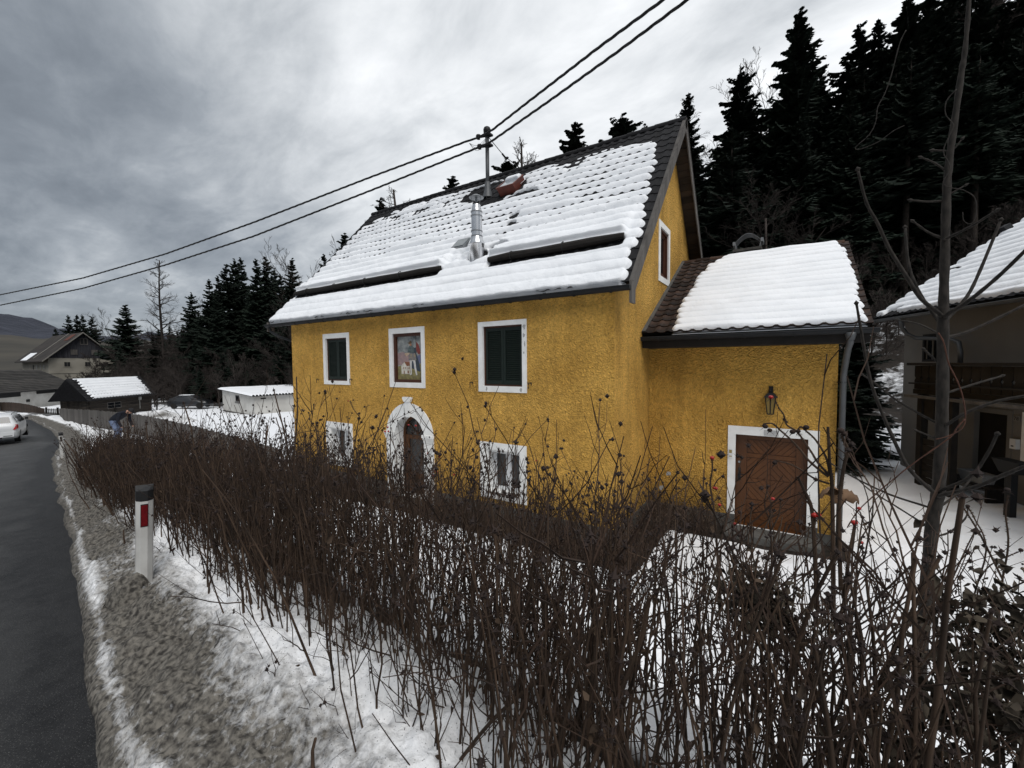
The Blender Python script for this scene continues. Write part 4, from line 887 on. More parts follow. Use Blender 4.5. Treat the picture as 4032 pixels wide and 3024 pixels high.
lpanel([(0, -.6), (10, -.6), (10, 4.95), (5, 8.6), (0, 4.95)], [], lambda u, v, d: (0, u, v), WALLN)
lpanel([(0, -.6), (9.2, -.6), (9.2, 4.95), (0, 4.95)], [], lambda u, v, d: (u, 10, v), WALLN)
RN = Roof(-.545, 4.78, 5.0, 8.82, -.60, 9.8)
b = MB(); e0 = RN.P(0, 0, -.012); r0 = RN.P(0, RN.len, -.012); lo = RN.P(0, .06, -.12); rl = RN.P(0, RN.len, -.12); mir = lambda p: Vector((p.x, 10-p.y, p.z))
b.prism([(RN.X0, p.y, p.z) for p in [e0, r0, mir(e0), mir(lo), rl, lo]], (RN.X1-RN.X0, 0, 0)); nroof = loc(b.build('roof', DARKTILE))
tm3 = tile_mesh('roof_tile', .24, .36, DARKTILE)
def lay_local(roof, parent, me, w, c, X0, ncol, nrow, visible, m):
    global adopt
    keep = adopt
    def ad(o, p): o.parent = p; return o
    adopt = ad
    try: return lay_tiles(roof, parent, me, w, c, X0, ncol, nrow, visible, m)
    finally: adopt = keep
lay_local(RN, nroof, tm3, .24, .33, RN.X0, 22, 20, lambda X, q, r, k: r == 0 or k == 0, DARKTILE)
def h_nb(X, Q):
    c = .33; row = np.floor(Q/c); rl = roll(Q, c, .6); wob = fbm(X*.9, row*2.2, 3, 105)
    h = .075+.045*rl*(1+wob)+fbm(X*2, Q*2, 3, 117)*.04+fbm(X*10, Q*10, 3, 115)*.012
    xl = -.52-.09*(rl-.6)+(vnoise(row*3.3, row*0, 4)-.5)*.10+.0*Q
    e = np.minimum((X-xl)/.12, (Q-.02-.10*vnoise(X*3, X*0, 8)-.22*((X > -.2) & (X < .35)))/.10)
    return h*sstep(e*.85+.15)-.045*(1-sstep(e*1.1))
o = snow_sheet(RN, -.75, 6.4, -.02, 6.75, .035, .026, h_nb, None); loc(o, nroof)
b = MB(); b.prism([RN.P(-.45, 4.15, .0), RN.P(-.25, 4.15, .0), RN.P(-.25, 4.35, .0), RN.P(-.45, 4.35, .0)], RN.n*.26); loc(b.build('roof_vent', METAL), nroof)
gg = gutter(-.62, 9.9, -.62, 4.70, .07, None, PIPE, 9); loc(gg)
for c_ in list(gg.children): c_.parent = gg; c_.matrix_parent_inverse = Matrix.Identity(4)
b = MB(); b.tube([(.80, -.62, 4.66), (.80, -.58, 4.38), (.83, -.46, 4.18), (.95, -.30, 4.05), (2.2, -.32, 3.95), (2.5, -.34, 3.85), (2.6, -.36, 3.6), (2.6, -.36, 3.30)], .055, 9); loc(b.build('downpipe', PIPE, smooth=True))
b = ringp(rect(.76, 1.40, 3.35, 4.155), rect(.83, 1.33, 3.42, 4.085), tN, -.01, .10); loc(b.build('window_frame', DW))
b = MB(); b.box((.83, .06, 3.42), (1.33, .08, 4.085)); loc(b.build('pane', GLASS))
b = MB(); b.box((1.07, .03, 3.42), (1.10, .06, 4.085)); b.box((.85, .035, 3.43), (.87, .055, 4.07)); loc(b.build('glazing_bar', WALLN))
# balcony: deck, rails and profiled boards
bal = MB(); bal.box((2.16, -1.1, 2.50), (9.2, -.004, 2.62)); balcony = loc(bal.build('balcony', DW))
def lb(name, m, p, *boxes):
    b = MB()
    for a, c in boxes: b.box(a, c)
    return loc(b.build(name, m), p)
lb('handrail', DW, balcony, ((2.08, -1.22, 3.26), (9.3, -1.04, 3.33)))
lb('ledge', DW, balcony, ((2.14, -1.20, 2.76), (9.3, -1.10, 2.80)))
lb('ledge', GREYWOOD, balcony, ((2.05, -1.24, 2.40), (9.3, -1.10, 2.47)))
for i in range(28):
    b = MB(); x = 2.20+.25*i; w = .235
    prof_ = [(0, 2.63), (w, 2.63), (w, 2.86), (w*.82, 2.92), (w, 2.98), (w, 3.25), (0, 3.25), (0, 2.98), (w*.18, 2.92), (0, 2.86)]
    b.prism([(x+a, -1.10, z) for a, z in prof_], (0, .03, 0)); loc(b.build('balcony_board', DW), balcony)
for y in (-.85, -.6, -.35): lb('side_board', DW, balcony, ((2.17, y-.1, 2.63), (2.20, y+.12, 3.25)))
lb('balcony_post', DW, nbh, ((2.30, -1.08, -.2), (2.46, -.92, 2.49))); lb('balcony_post', DW, nbh, ((3.30, -1.08, -.2), (3.44, -.94, 2.49))); lb('balcony_post', DW, nbh, ((5.6, -1.08, -.2), (5.76, -.92, 2.49)))
for i in range(7):
    z = .15+.17*i; lb('porch_board', DW, nbh, ((2.47, -1.03, z), (3.29, -1.0, z+.155)))
lb('porch_board', DW, nbh, ((2.47, -1.03, 1.85), (2.80, -1.0, 2.48)))
ringp(rect(2.52, 3.60, .0, 2.19), rect(2.62, 3.50, .12, 2.08), tN, -.02, .12); lb('door', DW, nbh, ((2.62, .10, .12), (3.50, .14, 2.08)))
loc(ringp(rect(2.50, 3.62, .0, 2.20), rect(2.62, 3.50, .12, 2.08), tN, -.02, .10).build('door_surround', WALLN))
loc(ringp(rect(3.85, 4.85, .8, 2.2), rect(3.95, 4.75, .9, 2.1), tN, -.02, .10).build('window_surround', WHITE)); lb('pane', GLASS, nbh, ((3.95, .08, .9), (4.75, .09, 2.1)))
lb('meter_box', PLASTIC, nbh, ((3.68, -.10, 1.33), (3.82, -.004, 1.56))); lb('meter_slot', BLACKM, nbh, ((3.72, -.104, 1.38), (3.78, -.1005, 1.41)))
npl = lb('number_plate', mat('grey_number_plate', (.20, .19, .175), rough=.6), nbh, ((3.64, -.02, 1.97), (3.80, -.004, 2.10)))
tcv = bpy.data.curves.new('house_number', 'FONT'); tcv.body = '78'; tcv.size = .12; tcv.extrude = .001; tob = bpy.data.objects.new('house_number_tmp', tcv); COL.objects.link(tob)
dg = bpy.context.evaluated_depsgraph_get(); me = bpy.data.meshes.new_from_object(tob.evaluated_get(dg)); bpy.data.objects.remove(tob)
me.materials.clear(); me.materials.append(BLACKM); o = bpy.data.objects.new('house_number', me); COL.objects.link(o); o.parent = npl; o.location = (3.655, -.0225, 1.99); o.rotation_euler = (math.pi/2, 0, 0)
# things in the neighbour's porch
def nw(x, y, z): p = Matrix.Rotation(ang, 4, 'Z') @ Vector((x, y, z)); return Vector((p.x+3.072, p.y+17.937, z))
p = nw(3.3, -.42, .42); t = empty('plastic_crate', p, 'pale plastic crate standing on the bench by the neighbour\'s dark door', 'crate', rz=ang)
b = MB(); b.add([(-.30, -.12, 0), (.30, -.12, 0), (.30, .12, 0), (-.30, .12, 0), (-.35, -.16, .24), (.35, -.16, .24), (.35, .16, .24), (-.35, .16, .24)], [(0, 3, 2, 1), (0, 1, 5, 4), (1, 2, 6, 5), (2, 3, 7, 6), (3, 0, 4, 7)]); b.box((-.36, -.175, .22), (.36, -.155, .25)); o = b.build('crate_body', mat('pale_plastic', (.30, .31, .31), (.2, .2, .2), rough=.5)); o.parent = t
p = nw(3.2, -.45, .02); t = empty('wooden_bench', p, 'low dark wooden bench under the neighbour\'s balcony', 'bench', rz=ang)
for i in range(3): b = MB(); b.box((-.75, -.2+.14*i, .36), (.75, -.08+.14*i, .40)); o = b.build('seat_plank', DW); o.parent = t
for x in (-.65, .6): b = MB(); b.box((x, -.18, 0), (x+.06, .18, .357)); o = b.build('leg', DW); o.parent = t
p = nw(4.75, -.95, .0); t = empty('planter', p, 'dark tapered planter on a post at the right end of the porch', 'planter', rz=ang)
b = MB(); b.add([(-.10, -.10, 1.0), (.25, -.10, 1.0), (.25, .10, 1.0), (-.10, .10, 1.0), (-.22, -.15, 1.27), (.40, -.15, 1.27), (.40, .15, 1.27), (-.22, .15, 1.27)], [(0, 3, 2, 1), (4, 5, 6, 7), (0, 1, 5, 4), (1, 2, 6, 5), (2, 3, 7, 6), (3, 0, 4, 7)]); o = b.build('trough', METAL); o.parent = t
b = MB(); b.box((.0, -.06, -.1), (.14, .06, 1.0)); o = b.build('stand', METAL); o.parent = t

# ================================================================ OUTBUILDINGS ON THE LEFT
def local_building(name, ax, bx_, label, cat_):
    """frame with x running from a to b, y to the left of it (away from the road)"""
    a = Vector(ax); d = Vector(bx_)-a; L_ = d.length; rz = math.atan2(d.y, d.x); return empty(name, (a.x, a.y, 0), label, cat_, rz=rz), L_
OFFW = mat('stained_white_render', (.60, .59, .56), (.40, .385, .355), scale=.8, rough=.95, detail=8, bump=.01, bscale=12, c3=(.30, .28, .25))
# white outbuilding: x from the right end to the left end
t, L_ = local_building('white_outbuilding', (-47.73, 19.52), (-39.92, 18.87), 'low white outbuilding with a flat snow covered roof standing in the snowy field', 'shed')
D_ = 13.0
b = MB(); b.prism([(0, 0, -1.8), (L_, 0, -1.8), (L_, 0, .66), (0, 0, 1.04)], (0, D_, 0)); o = b.build('wall', OFFW); o.parent = t
b = MB(); b.box((-.02, -.02, -1.8), (L_+.02, D_+.02, -1.02)); o = b.build('plinth', GREYPL); o.parent = t
b = MB(); b.prism([(-.3, -.28, 1.06), (L_+.3, -.28, .66), (L_+.3, -.28, .74), (-.3, -.28, 1.14)], (0, D_+.6, 0)); o = b.build('roof', DARKWOOD); o.parent = t
for i in range(46):
    b = MB(); y = -.2+i*.28; b.tube([(L_+.24, y, .76), (L_+.42, y, .745)], .085, 6)
    if i == 0: rt_o = b.build('roof_sheet_wave', METAL); rt_o.parent = o; rt_me = rt_o.data
    elif i < 24: q = bpy.data.objects.new('roof_sheet_wave', rt_me); COL.objects.link(q); q.parent = o; q.location = (0, .28*i, 0)
xs = np.arange(-.34, L_+.36, .1); ys = np.arange(-.32, D_+.4, .12); X_, Y_ = np.meshgrid(xs, ys, indexing='ij')
e = np.minimum(np.minimum(X_+.34, L_+.30-X_), np.minimum(Y_+.30, D_+.35-Y_))
Zr_ = 1.14-(X_+.3)*(.40/(L_+.6))+sstep(e/.18)*(.15+.06*fbm(X_*.8, Y_*.8, 3, 3))-.02
q = npmesh('roof_snow', np.stack([X_, Y_, Zr_], -1).reshape(-1, 3), gridfaces(len(xs), len(ys)), SNOW, smooth=True); q.parent = o
b = MB(); b.box((3.3, -.05, -.15), (4.5, .03, .0)); b.box((3.45, -.03, .0), (4.35, .0-.005, .62)); o = b.build('window', mat('grey_window_frame', (.16, .155, .15), rough=.7)); o.parent = t
b = MB(); b.box((3.56, -.045, .1), (4.26, -.032, .54)); q = b.build('pane', GLASS); q.parent = o
b = MB(); b.box((L_-.01, .5, .38), (L_+.02, .95, .50)); b.box((L_-.01, 5.2, .40), (L_+.03, 5.6, .52)); o = b.build('vent_hole', BLACKM); o.parent = t

def snow_patch_roof(Ro, X0, X1, q0, q1, c, parent, seed, edge=.2, th=.07, dx=.09, dq=.045):
    def hf(X, Q):
        row = np.floor(Q/c); rl = roll(Q, c, .6); wob = fbm(X*.6, row*2.2, 3, seed)
        h = th+.03*rl*(1+wob)+fbm(X*1.2, Q*1.2, 3, seed+1)*.05
        xl = X0+.35+edge*(vnoise(row*3.3, row*0, seed)-.5)*2-.25*(rl-.6); xr = X1-.35+edge*(vnoise(row*4.1, row*0, seed+5)-.5)*2+.25*(rl-.6)
        e = np.minimum(np.minimum((xr-X)/.2, (X-xl)/.2), np.minimum((Q-q0)/.12, (q1-Q)/.12)); return h*sstep(e*.85+.15)-.05*(1-sstep(e*1.1))
    xs = np.arange(X0, X1, dx); qs = np.arange(q0-.1, q1+.1, dq); X, Q = np.meshgrid(xs, qs, indexing='ij'); H = hf(X, Q)
    F = gridfaces(len(xs), len(qs)); keep = (H.ravel()[F] > -.02).any(1)
    o = npmesh('roof_snow', Ro.np(X, Q, H).reshape(-1, 3), F[keep], SNOW, None, smooth=True); o.parent = parent; return o
# dark timber shed
t, L_ = local_building('timber_shed', (-52.52, 10.74), (-57.10, 16.60), 'small dark timber shed with a snow covered roof behind the board fence', 'shed')
# here +y of the frame points towards the viewer's left, so build into -y
LOG = mat('old_black_timber', (.045, .037, .030), (.018, .015, .013), scale=3, rough=.9, stretch=(.3, 1, 4), bump=.01, contrast=1.4, rnd=.3)
rs = Roof(-.35, .40, 1.3, 2.42, -.45, L_+.25)
for i in range(10):
    z = -1.5+.19*i; b = MB(); b.box((.15+random.uniform(-.05, .05), 0, z), (L_-.1+random.uniform(-.05, .05), .12, z+.18)); o = b.build('wall_log', LOG); o.parent = t
b = MB(); b.box((.2, .13, -1.5), (L_-.2, 2.5, .5)); o = b.build('wall', LOG); o.parent = t
for i in range(12):
    x0_ = .20-.06; y = .14+.195*i; zt = .5+1.6*(1-abs(y+.1-1.3)/1.3); b = MB(); b.box((x0_, y, -1.5), (x0_+.05, y+.187, max(.5, zt))); o = b.build('gable_board', LOG); o.parent = t
b = MB(); e0 = rs.P(0, 0, 0); r0 = rs.P(0, rs.len, 0); e1 = rs.P(0, .05, -.12); r1 = rs.P(0, rs.len, -.12); mr_ = lambda p: Vector((p.x, 2.6-p.y, p.z))
b.prism([(rs.X0, p.y, p.z) for p in [e0, r0, mr_(e0), mr_(e1), r1, e1]], (rs.X1-rs.X0, 0, 0)); sr_ = b.build('roof', DARKTILE); sr_.parent = t
tm4 = tile_mesh('roof_tile', .34, .34, DARKTILE, wave=.04, lift=.03)
lay_local(rs, sr_, tm4, .34, .30, rs.X0, int((rs.X1-rs.X0)/.34), int(rs.len/.30), lambda X, q, r, k: r == 0 or k == 0 or k >= 23, DARKTILE)
snow_patch_roof(rs, rs.X0+.2, rs.X1-.15, .16, rs.len+.0, .30, sr_, 31, edge=.14)
wx = 1.9
b = MB(); 
for (a, c) in (((wx, -.03, -.55), (wx+1.55, -.005, -.50)), ((wx, -.03, .02), (wx+1.55, -.005, .07)), ((wx, -.03, -.50), (wx+.05, -.005, .02)), ((wx+1.5, -.03, -.5), (wx+1.55, -.005, .02)), ((wx+.76, -.03, -.5), (wx+.80, -.005, .02)), ((wx+.05, -.03, -.25), (wx+1.5, -.005, -.22))): b.box(a, c)
o = b.build('window_frame', GREYWOOD); o.parent = t
b = MB(); b.box((wx+.05, -.012, -.5), (wx+1.5, -.004, .02)); q = b.build('pane', GLASS); q.parent = o
b = MB(); b.box((5.6, -.14, .02), (5.85, -.01, .32)); b.box((5.70, -.06, -.9), (5.74, -.01, .02)); o = b.build('electric_box', mat('grey_box', (.35, .35, .33), (.25, .25, .24), rough=.5)); o.parent = t
# long low building
t, L_ = local_building('long_barn', (-77.75, 8.44), (-89.29, 17.09), 'long low white barn with a dark tiled roof behind the brown boundary wall', 'barn')
rl_ = Roof(-.4, .45, 4.4, 3.15, -14, L_+.3)
b = MB(); b.box((-14, .02, -3.2), (L_, 8.2, .55)); o = b.build('wall', OFFW); o.parent = t
for (a, c) in ((-9, 4.6), (9.2, 12.6)):
    pass
b = MB(); b.box((-9, -.02, -.15), (3.2, .012, .52)); o = b.build('opening', BLACKM); o.parent = t
b = MB(); b.box((6.0, -.02, -.05), (L_-1.9, .012, .52)); o = b.build('opening', BLACKM); o.parent = t
b = MB(); b.box((4.1, -.03, -.95), (4.7, .012, -.62)); o = b.build('opening', BLACKM); o.parent = t
b = MB(); e0 = rl_.P(0, 0, 0); r0 = rl_.P(0, rl_.len, 0); e1 = rl_.P(0, .05, -.14); r1 = rl_.P(0, rl_.len, -.14); mr_ = lambda p: Vector((p.x, 8.8-p.y, p.z))
b.prism([(rl_.X0, p.y, p.z) for p in [e0, r0, mr_(e0), mr_(e1), r1, e1]], (rl_.X1-rl_.X0, 0, 0)); sr_ = b.build('roof', DARKTILE); sr_.parent = t
for r in range(13):
    b = MB(); q0 = r*.42; 
    b.add([rl_.P(rl_.X0, q0, .05), rl_.P(rl_.X1, q0, .05), rl_.P(rl_.X1, q0+.44, .012), rl_.P(rl_.X0, q0+.44, .012), rl_.P(rl_.X0, q0, .0), rl_.P(rl_.X1, q0, .0)], [(0, 1, 2, 3), (4, 5, 1, 0)]); o = b.build('tile_course', mat('mossy_tile', (.050, .046, .042), (.022, .021, .020), scale=1.3, rough=.9, rnd=.25)); o.parent = sr_
# old farmhouse far behind
t = empty('old_farmhouse', (-110.02, 17.65, 0), 'old farmhouse with a black boarded gable and a patchy dark roof far behind the barn', 'farmhouse', rz=math.atan2(9.0*.9366-.0, -.52))
t.rotation_euler = (0, 0, 0)
A0 = Vector((-110.02, 17.65, 0)); B0 = Vector((-110.54, 26.66, 0)); ux = (B0-A0).normalized(); uy = Vector((-.9995, -.017, 0)); uy = (Vector((-124.44, 17.41, 0))-A0).normalized(); uy = (uy-ux*uy.dot(ux)).normalized()
def fw_(x, y, z): p = A0+ux*x+uy*y; return (p.x, p.y, z)
WF = 9.03; LF = 16.0; FR = mat('old_grey_render', (.32, .30, .255), (.20, .185, .155), scale=.5, rough=.95, detail=8)
ez, rz_ = 5.15, 9.75
def fprism(poly, y0, y1, name, m, parent): 
    b = MB(); b.prism([fw_(x, y0, z) for x, z in poly], uy*(y1-y0)); o = b.build(name, m, parent); return o
fprism([(0, -4), (WF, -4), (WF, ez), (0, ez)], 0, LF, 'wall', FR, t)
gb = fprism([(-.1, ez), (WF+.1, ez), (WF/2, rz_-.15)], -.05, LF, 'gable', mat('black_board', (.045, .045, .052), (.018, .018, .022), scale=1.5, rough=.9, stretch=(5, 5, .3), contrast=1.5), t)
rfm = mat('patchy_old_roof', (.050, .043, .038), (.022, .020, .019), scale=.6, rough=.9, detail=8, c3=(.09, .07, .055))
for sgn in (0, 1):
    a = (-.9, ez-.75) if not sgn else (WF+.9, ez-.75); pk_ = (WF/2, rz_)
    fprism([a, pk_, (pk_[0], pk_[1]+.16), (a[0], a[1]+.16)] if not sgn else [pk_, a, (a[0], a[1]+.16), (pk_[0], pk_[1]+.16)], -.7, LF+.5, 'roof', rfm, t)
    fprism([a, pk_, (pk_[0], pk_[1]+.2), (a[0], a[1]+.2)] if not sgn else [pk_, a, (a[0], a[1]+.2), (pk_[0], pk_[1]+.2)], -.85, -.68, 'barge_board', mat('pale_barge', (.20, .19, .17), rough=.9), t)
for (y0, y1, f0, f1, mm, nm) in ((9.5, 13.5, .04, .30, SNOW, 'roof_snow'), (1.5, 3.8, .72, .93, mat('rust_sheet', (.13, .045, .03), (.08, .03, .02), rough=.8), 'rusty_sheet'), (6.6, 7.1, .1, 1.0, mat('pale_barge', (.2, .19, .17)), 'roof_batten')):
    x0_ = -.9+(WF/2+.9)*f0; x1_ = -.9+(WF/2+.9)*f1; z0_ = ez-.75+.2+(rz_-ez+.75)*f0; z1_ = ez-.75+.2+(rz_-ez+.75)*f1
    b = MB(); b.prism([fw_(x0_, y0, z0_), fw_(x0_, y1, z0_), fw_(x1_, y1, z1_), fw_(x1_, y0, z1_)], (0, 0, .05)); b.build(nm, mm, t)
for (x, z, w, h) in ((2.0, 3.6, .75, .8), (4.75, 3.6, .75, .8), (7.3, 3.6, .7, .8), (4.65, .2, 1.0, 1.7), (7.2, .2, 1.0, 1.6), (4.3, 7.75, .85, .95)):
    yy = -.02 if z < 5 else -.08
    b = MB(); b.prism([fw_(x-.12, yy, z-.12), fw_(x+w+.12, yy, z-.12), fw_(x+w+.12, yy, z+h+.1), fw_(x-.12, yy, z+h+.1)], uy*-.04); o = b.build('window', FR if z < 5 else GREYWOOD, t)
    b = MB(); b.prism([fw_(x, yy-.045, z), fw_(x+w, yy-.045, z), fw_(x+w, yy-.045, z+h), fw_(x, yy-.045, z+h)], uy*-.01); b.build('pane', BLACKM, o)
    b = MB(); b.prism([fw_(x+w/2-.04, yy-.06, z), fw_(x+w/2+.04, yy-.06, z), fw_(x+w/2+.04, yy-.06, z+h), fw_(x+w/2-.04, yy-.06, z+h)], uy*-.01); b.build('glazing_bar', GREYWOOD, o)
for x in (2.9, 5.7):
    b = MB(); b.prism([fw_(x, -.1, 5.75), fw_(x+.9, -.1, 5.75), fw_(x+.9, -.1, 6.7), fw_(x, -.1, 6.7)], uy*-.05); b.build('hatch_door', GREYWOOD, t)
b = MB(); b.prism([fw_(.05, -.03, 2.35), fw_(WF-.05, -.03, 2.35), fw_(WF-.05, -.03, 2.5), fw_(.05, -.03, 2.5)], uy*-.05); b.build('string_course', FR, t)
for k in range(4):
    y = 2.2+k*2.1; b = MB(); b.prism([fw_(-.03, y, 3.1), fw_(-.03, y+.35, 3.1), fw_(-.03, y+.35, 3.9), fw_(-.03, y, 3.9)], ux*-.03); b.build('window_slit', BLACKM if k > 2 else PATCH, t)

# ---------------------------------------------------------------- brown boundary wall, gate, fence
BROWNW = mat('brown_boarding', (.055, .036, .026), (.028, .019, .014), scale=3, rough=.85, rnd=.3)
t = empty('boundary_fence', (-69, 8.6, -1.4), 'brown close boarded boundary fence across the road, left of the gate', 'fence')
a, c = Vector((-77.6, 8.35, 0)), Vector((-61.0, 9.33, 0)); n = 60; me = None; d = (c-a)/n
for i in range(n):
    p = a+d*i; g = float(ground_z(p.x, p.y))
    b = MB(); b.obox((0, 0, 0), d*.97, Vector((-d.y, d.x, 0)).normalized()*.03, (0, 0, 1.0))
    if me is None: o = b.build('board', BROWNW); me = o.data
    else: o = bpy.data.objects.new('board', me); COL.objects.link(o)
    o.location = (p.x, p.y, -1.62+.0*g+random.uniform(-.02, .02)+.22*math.sin(i/n*math.pi)); adopt(o, t)
t = empty('slatted_gate', (-60.2, 9.7, -1.4), 'dark double leaf gate of upright slats with bright snow showing between them', 'gate')
a, c = Vector((-60.75, 9.42, 0)), Vector((-58.95, 10.12, 0)); c = a+(c-a)*1.55; g = -1.62
for f in (0, .5, 1): p = a.lerp(c, f); b = MB(); b.box((p.x-.07, p.y-.07, g-.2), (p.x+.07, p.y+.07, g+1.15)); b.build('gate_post', DARKWOOD, t)
for f0, f1 in ((.03, .47), (.53, .97)):
    for z in (.14, .86): b = MB(); b.obox(a.lerp(c, f0)+Vector((0, 0, g+z)), (c-a)*(f1-f0), (.0, .03, 0), (0, 0, .07)); b.build('gate_rail', DARKWOOD, t)
    for k in range(6): b = MB(); b.obox(a.lerp(c, f0+(f1-f0)*(k+.25)/6)+Vector((0, .032, g+.08)), (c-a)*(f1-f0)/6*.42, (0, .02, 0), (0, 0, .95)); b.build('slat', DARKWOOD, t)
t = empty('picket_fence', (-56, 12, -1.4), 'dark picket fence running on beyond the slatted gate', 'fence')
a = c.copy(); c2 = Vector((-54.0, 13.0, 0))
for k in range(26):
    p = a.lerp(c2, (k+.3)/26); b = MB(); b.box((p.x-.05, p.y-.05, g), (p.x+.05, p.y-.02, g+1.18)); b.build('picket', DARKWOOD, t)
b = MB(); b.obox(a+Vector((0, 0, g+1.0)), c2-a, (0, .04, 0), (0, 0, .07)); b.build('rail', DARKWOOD, t)

fence = empty('board_fence', (-25, 8, -.4), 'long weathered grey board fence between the road and the snowy field', 'fence')
FP = [(-57.2, 9.7, -.42), (-48.58, 8.47, .135), (-40, 8.15, .50), (-34.46, 7.95, .72), (-30.5, 8.10, .77), (-22.94, 7.82, .79), (-18.15, 7.36, .82), (-14.55, 6.97, .84), (-13.12, 6.82, .86)]
s_ = 0; pts = [Vector(p) for p in FP]; segs = []
for i in range(len(pts)-1): segs.append((pts[i], pts[i+1]))
k = 0; bme = {}
for a, c in segs:
    L_ = (Vector((c.x-a.x, c.y-a.y, 0))).length; w = .40 if a.x < -33 else .155
    n = max(1, round(L_/w)); d = Vector((c.x-a.x, c.y-a.y, 0))/n
    for i in range(n):
        p = a.lerp(c, i/n); top = p.z+random.uniform(-.025, .02)+(.03 if k % 7 == 0 else 0); g = float(ground_z(p.x, p.y))-.1; k += 1
        key = (round(w, 2), k % 5)
        if key not in bme:
            b = MB(); hh = 1.45; b.add([(0, 0, -hh), (w-.012, 0, -hh), (w-.012, .024, -hh), (0, .024, -hh), (.004, 0, -.01-.01*(k % 3)), (w-.016, 0, .012*(k % 2)), (w-.016, .024, .012*(k % 2)), (.004, .024, -.01-.01*(k % 3))], [(0, 3, 2, 1), (4, 5, 6, 7), (0, 1, 5, 4), (1, 2, 6, 5), (2, 3, 7, 6), (3, 0, 4, 7)])
            o = b.build('board', GREYWOOD); bme[key] = o.data
        else: o = bpy.data.objects.new('board', bme[key]); COL.objects.link(o)
        o.location = (p.x, p.y+random.uniform(-.006, .006), top); o.rotation_euler = (random.uniform(-.01, .01), random.uniform(-.008, .008), math.atan2(d.y, d.x)+random.uniform(-.03, .03)); adopt(o, fence)
    for z in (-.25, -.95):
        b = MB(); b.obox(a+Vector((0, .032, z)), c-a, (0, .045, 0), (0, 0, .08)); b.build('rail', GREYWOOD, fence)
STONE = mat('pale_stone', (.20, .19, .175), (.10, .095, .088), scale=8, rough=.95, bump=.01)
pillar = empty('stone_pillar', (-18.4, 7.2, -.3), 'rough stone gatepost set into the board fence', 'pillar')
for r in range(8):
    for h_ in range(2):
        b = MB(); x0_ = -18.62+(.24*h_ if r % 2 else .17*h_); x1_ = -18.62+((.235 if r % 2 else .165) if h_ == 0 else .42); z = -.5+.155*r
        b.box((x0_+random.uniform(0, .01), 7.08+random.uniform(-.02, .01), z), (x1_, 7.42, z+.147)); b.build('stone', STONE, pillar, bevel=.012)
# rail fence behind the white outbuilding
t = empty('rail_fence', (-50, 33, 0), 'dark post and rail fence on the snow behind the white outbuilding', 'fence')
a = Vector((-60, 36, 0)); c = Vector((-47, 33.5, 0))
for k in range(7): p = a.lerp(c, k/6); g = float(ground_z(p.x, p.y)); b = MB(); b.box((p.x-.08, p.y-.08, g-.2), (p.x+.08, p.y+.08, g+1.3)); b.build('post', DARKWOOD, t)
for z in (.6, 1.1): b = MB(); b.obox(Vector((a.x, a.y-.1, float(ground_z(a.x, a.y))+z)), Vector((c.x-a.x, c.y-a.y, float(ground_z(c.x, c.y)-ground_z(a.x, a.y)))), (0, .05, 0), (0, 0, .14)); b.build('rail', DARKWOOD, t)
berm('roadside_snow', [(-80, 6.2, 0), (-72, 7.0, 0), (-66, 7.6, 0), (-62.5, 8.3, 0)], 2.2, .50, bm_, 201, 'dirty heaped snow along the far side of the road')
berm('ploughed_snow', [(-50, 7.6, 0), (-44, 7.4, 0), (-38, 7.2, 0), (-32, 6.9, 0), (-27, 6.5, 0), (-22, 5.9, 0)], 1.7, .32, bm_, 211, 'ploughed snow lying in front of the board fence')
berm('yard_snow_heap', [(-52, 14.6, 0), (-47, 14.2, 0), (-42, 13.6, 0), (-38, 12.9, 0)], 3.0, .55, bm_, 221, 'lumpy snow and earth heap at the edge of the field')

# ---------------------------------------------------------------- reflector posts
def delineator(p, lean, label, half=False):
    t = empty('reflector_post', p, label, 'reflector post', 'white reflector posts along the road')
    yw = math.atan2(-p[1], -p[0])        # faces along the road, towards oncoming drivers
    t.rotation_euler = (lean[0], lean[1], math.radians(9))
    b = MB(); w, dp_ = .047, .030
    n = 10; ring_ = [(-dp_*.9, -w), (-dp_*.9, w), (dp_*.2, w*.9), (dp_, w*.35), (dp_, -w*.35), (dp_*.2, -w*.9)]
    H = 0.0
    b.prism([(x, y, -.35) for x, y in ring_], (0, 0, .35+.50)); o = b.build('post_body', mat('post_white', (.66, .66, .64), (.42, .41, .39), scale=5, rough=.6, c3=(.40, .385, .36))); o.parent = t
    b = MB(); top = [(x*1.02, y*1.02, .60-(.03 if x > 0 else 0)) for x, y in ring_]; bot = [(x*1.02, y*1.02, .502-(.03 if x > 0 else -.0)+.03*(x > 0)) for x, y in ring_]
    b.add(bot+top, [tuple(range(5, -1, -1)), tuple(range(6, 12))]+[(i, (i+1) % 6, 6+(i+1) % 6, 6+i) for i in range(6)]); o = b.build('black_cap', mat('post_black', (.012, .012, .014), (.02, .02, .02), scale=12, rough=.5)); o.parent = t
    return t, w, dp_
t, w, dp_ = delineator((-3.625, .965, 2.005), (0.03, -.035), 'near white reflector post with black cap and red reflector in the dirty snow')
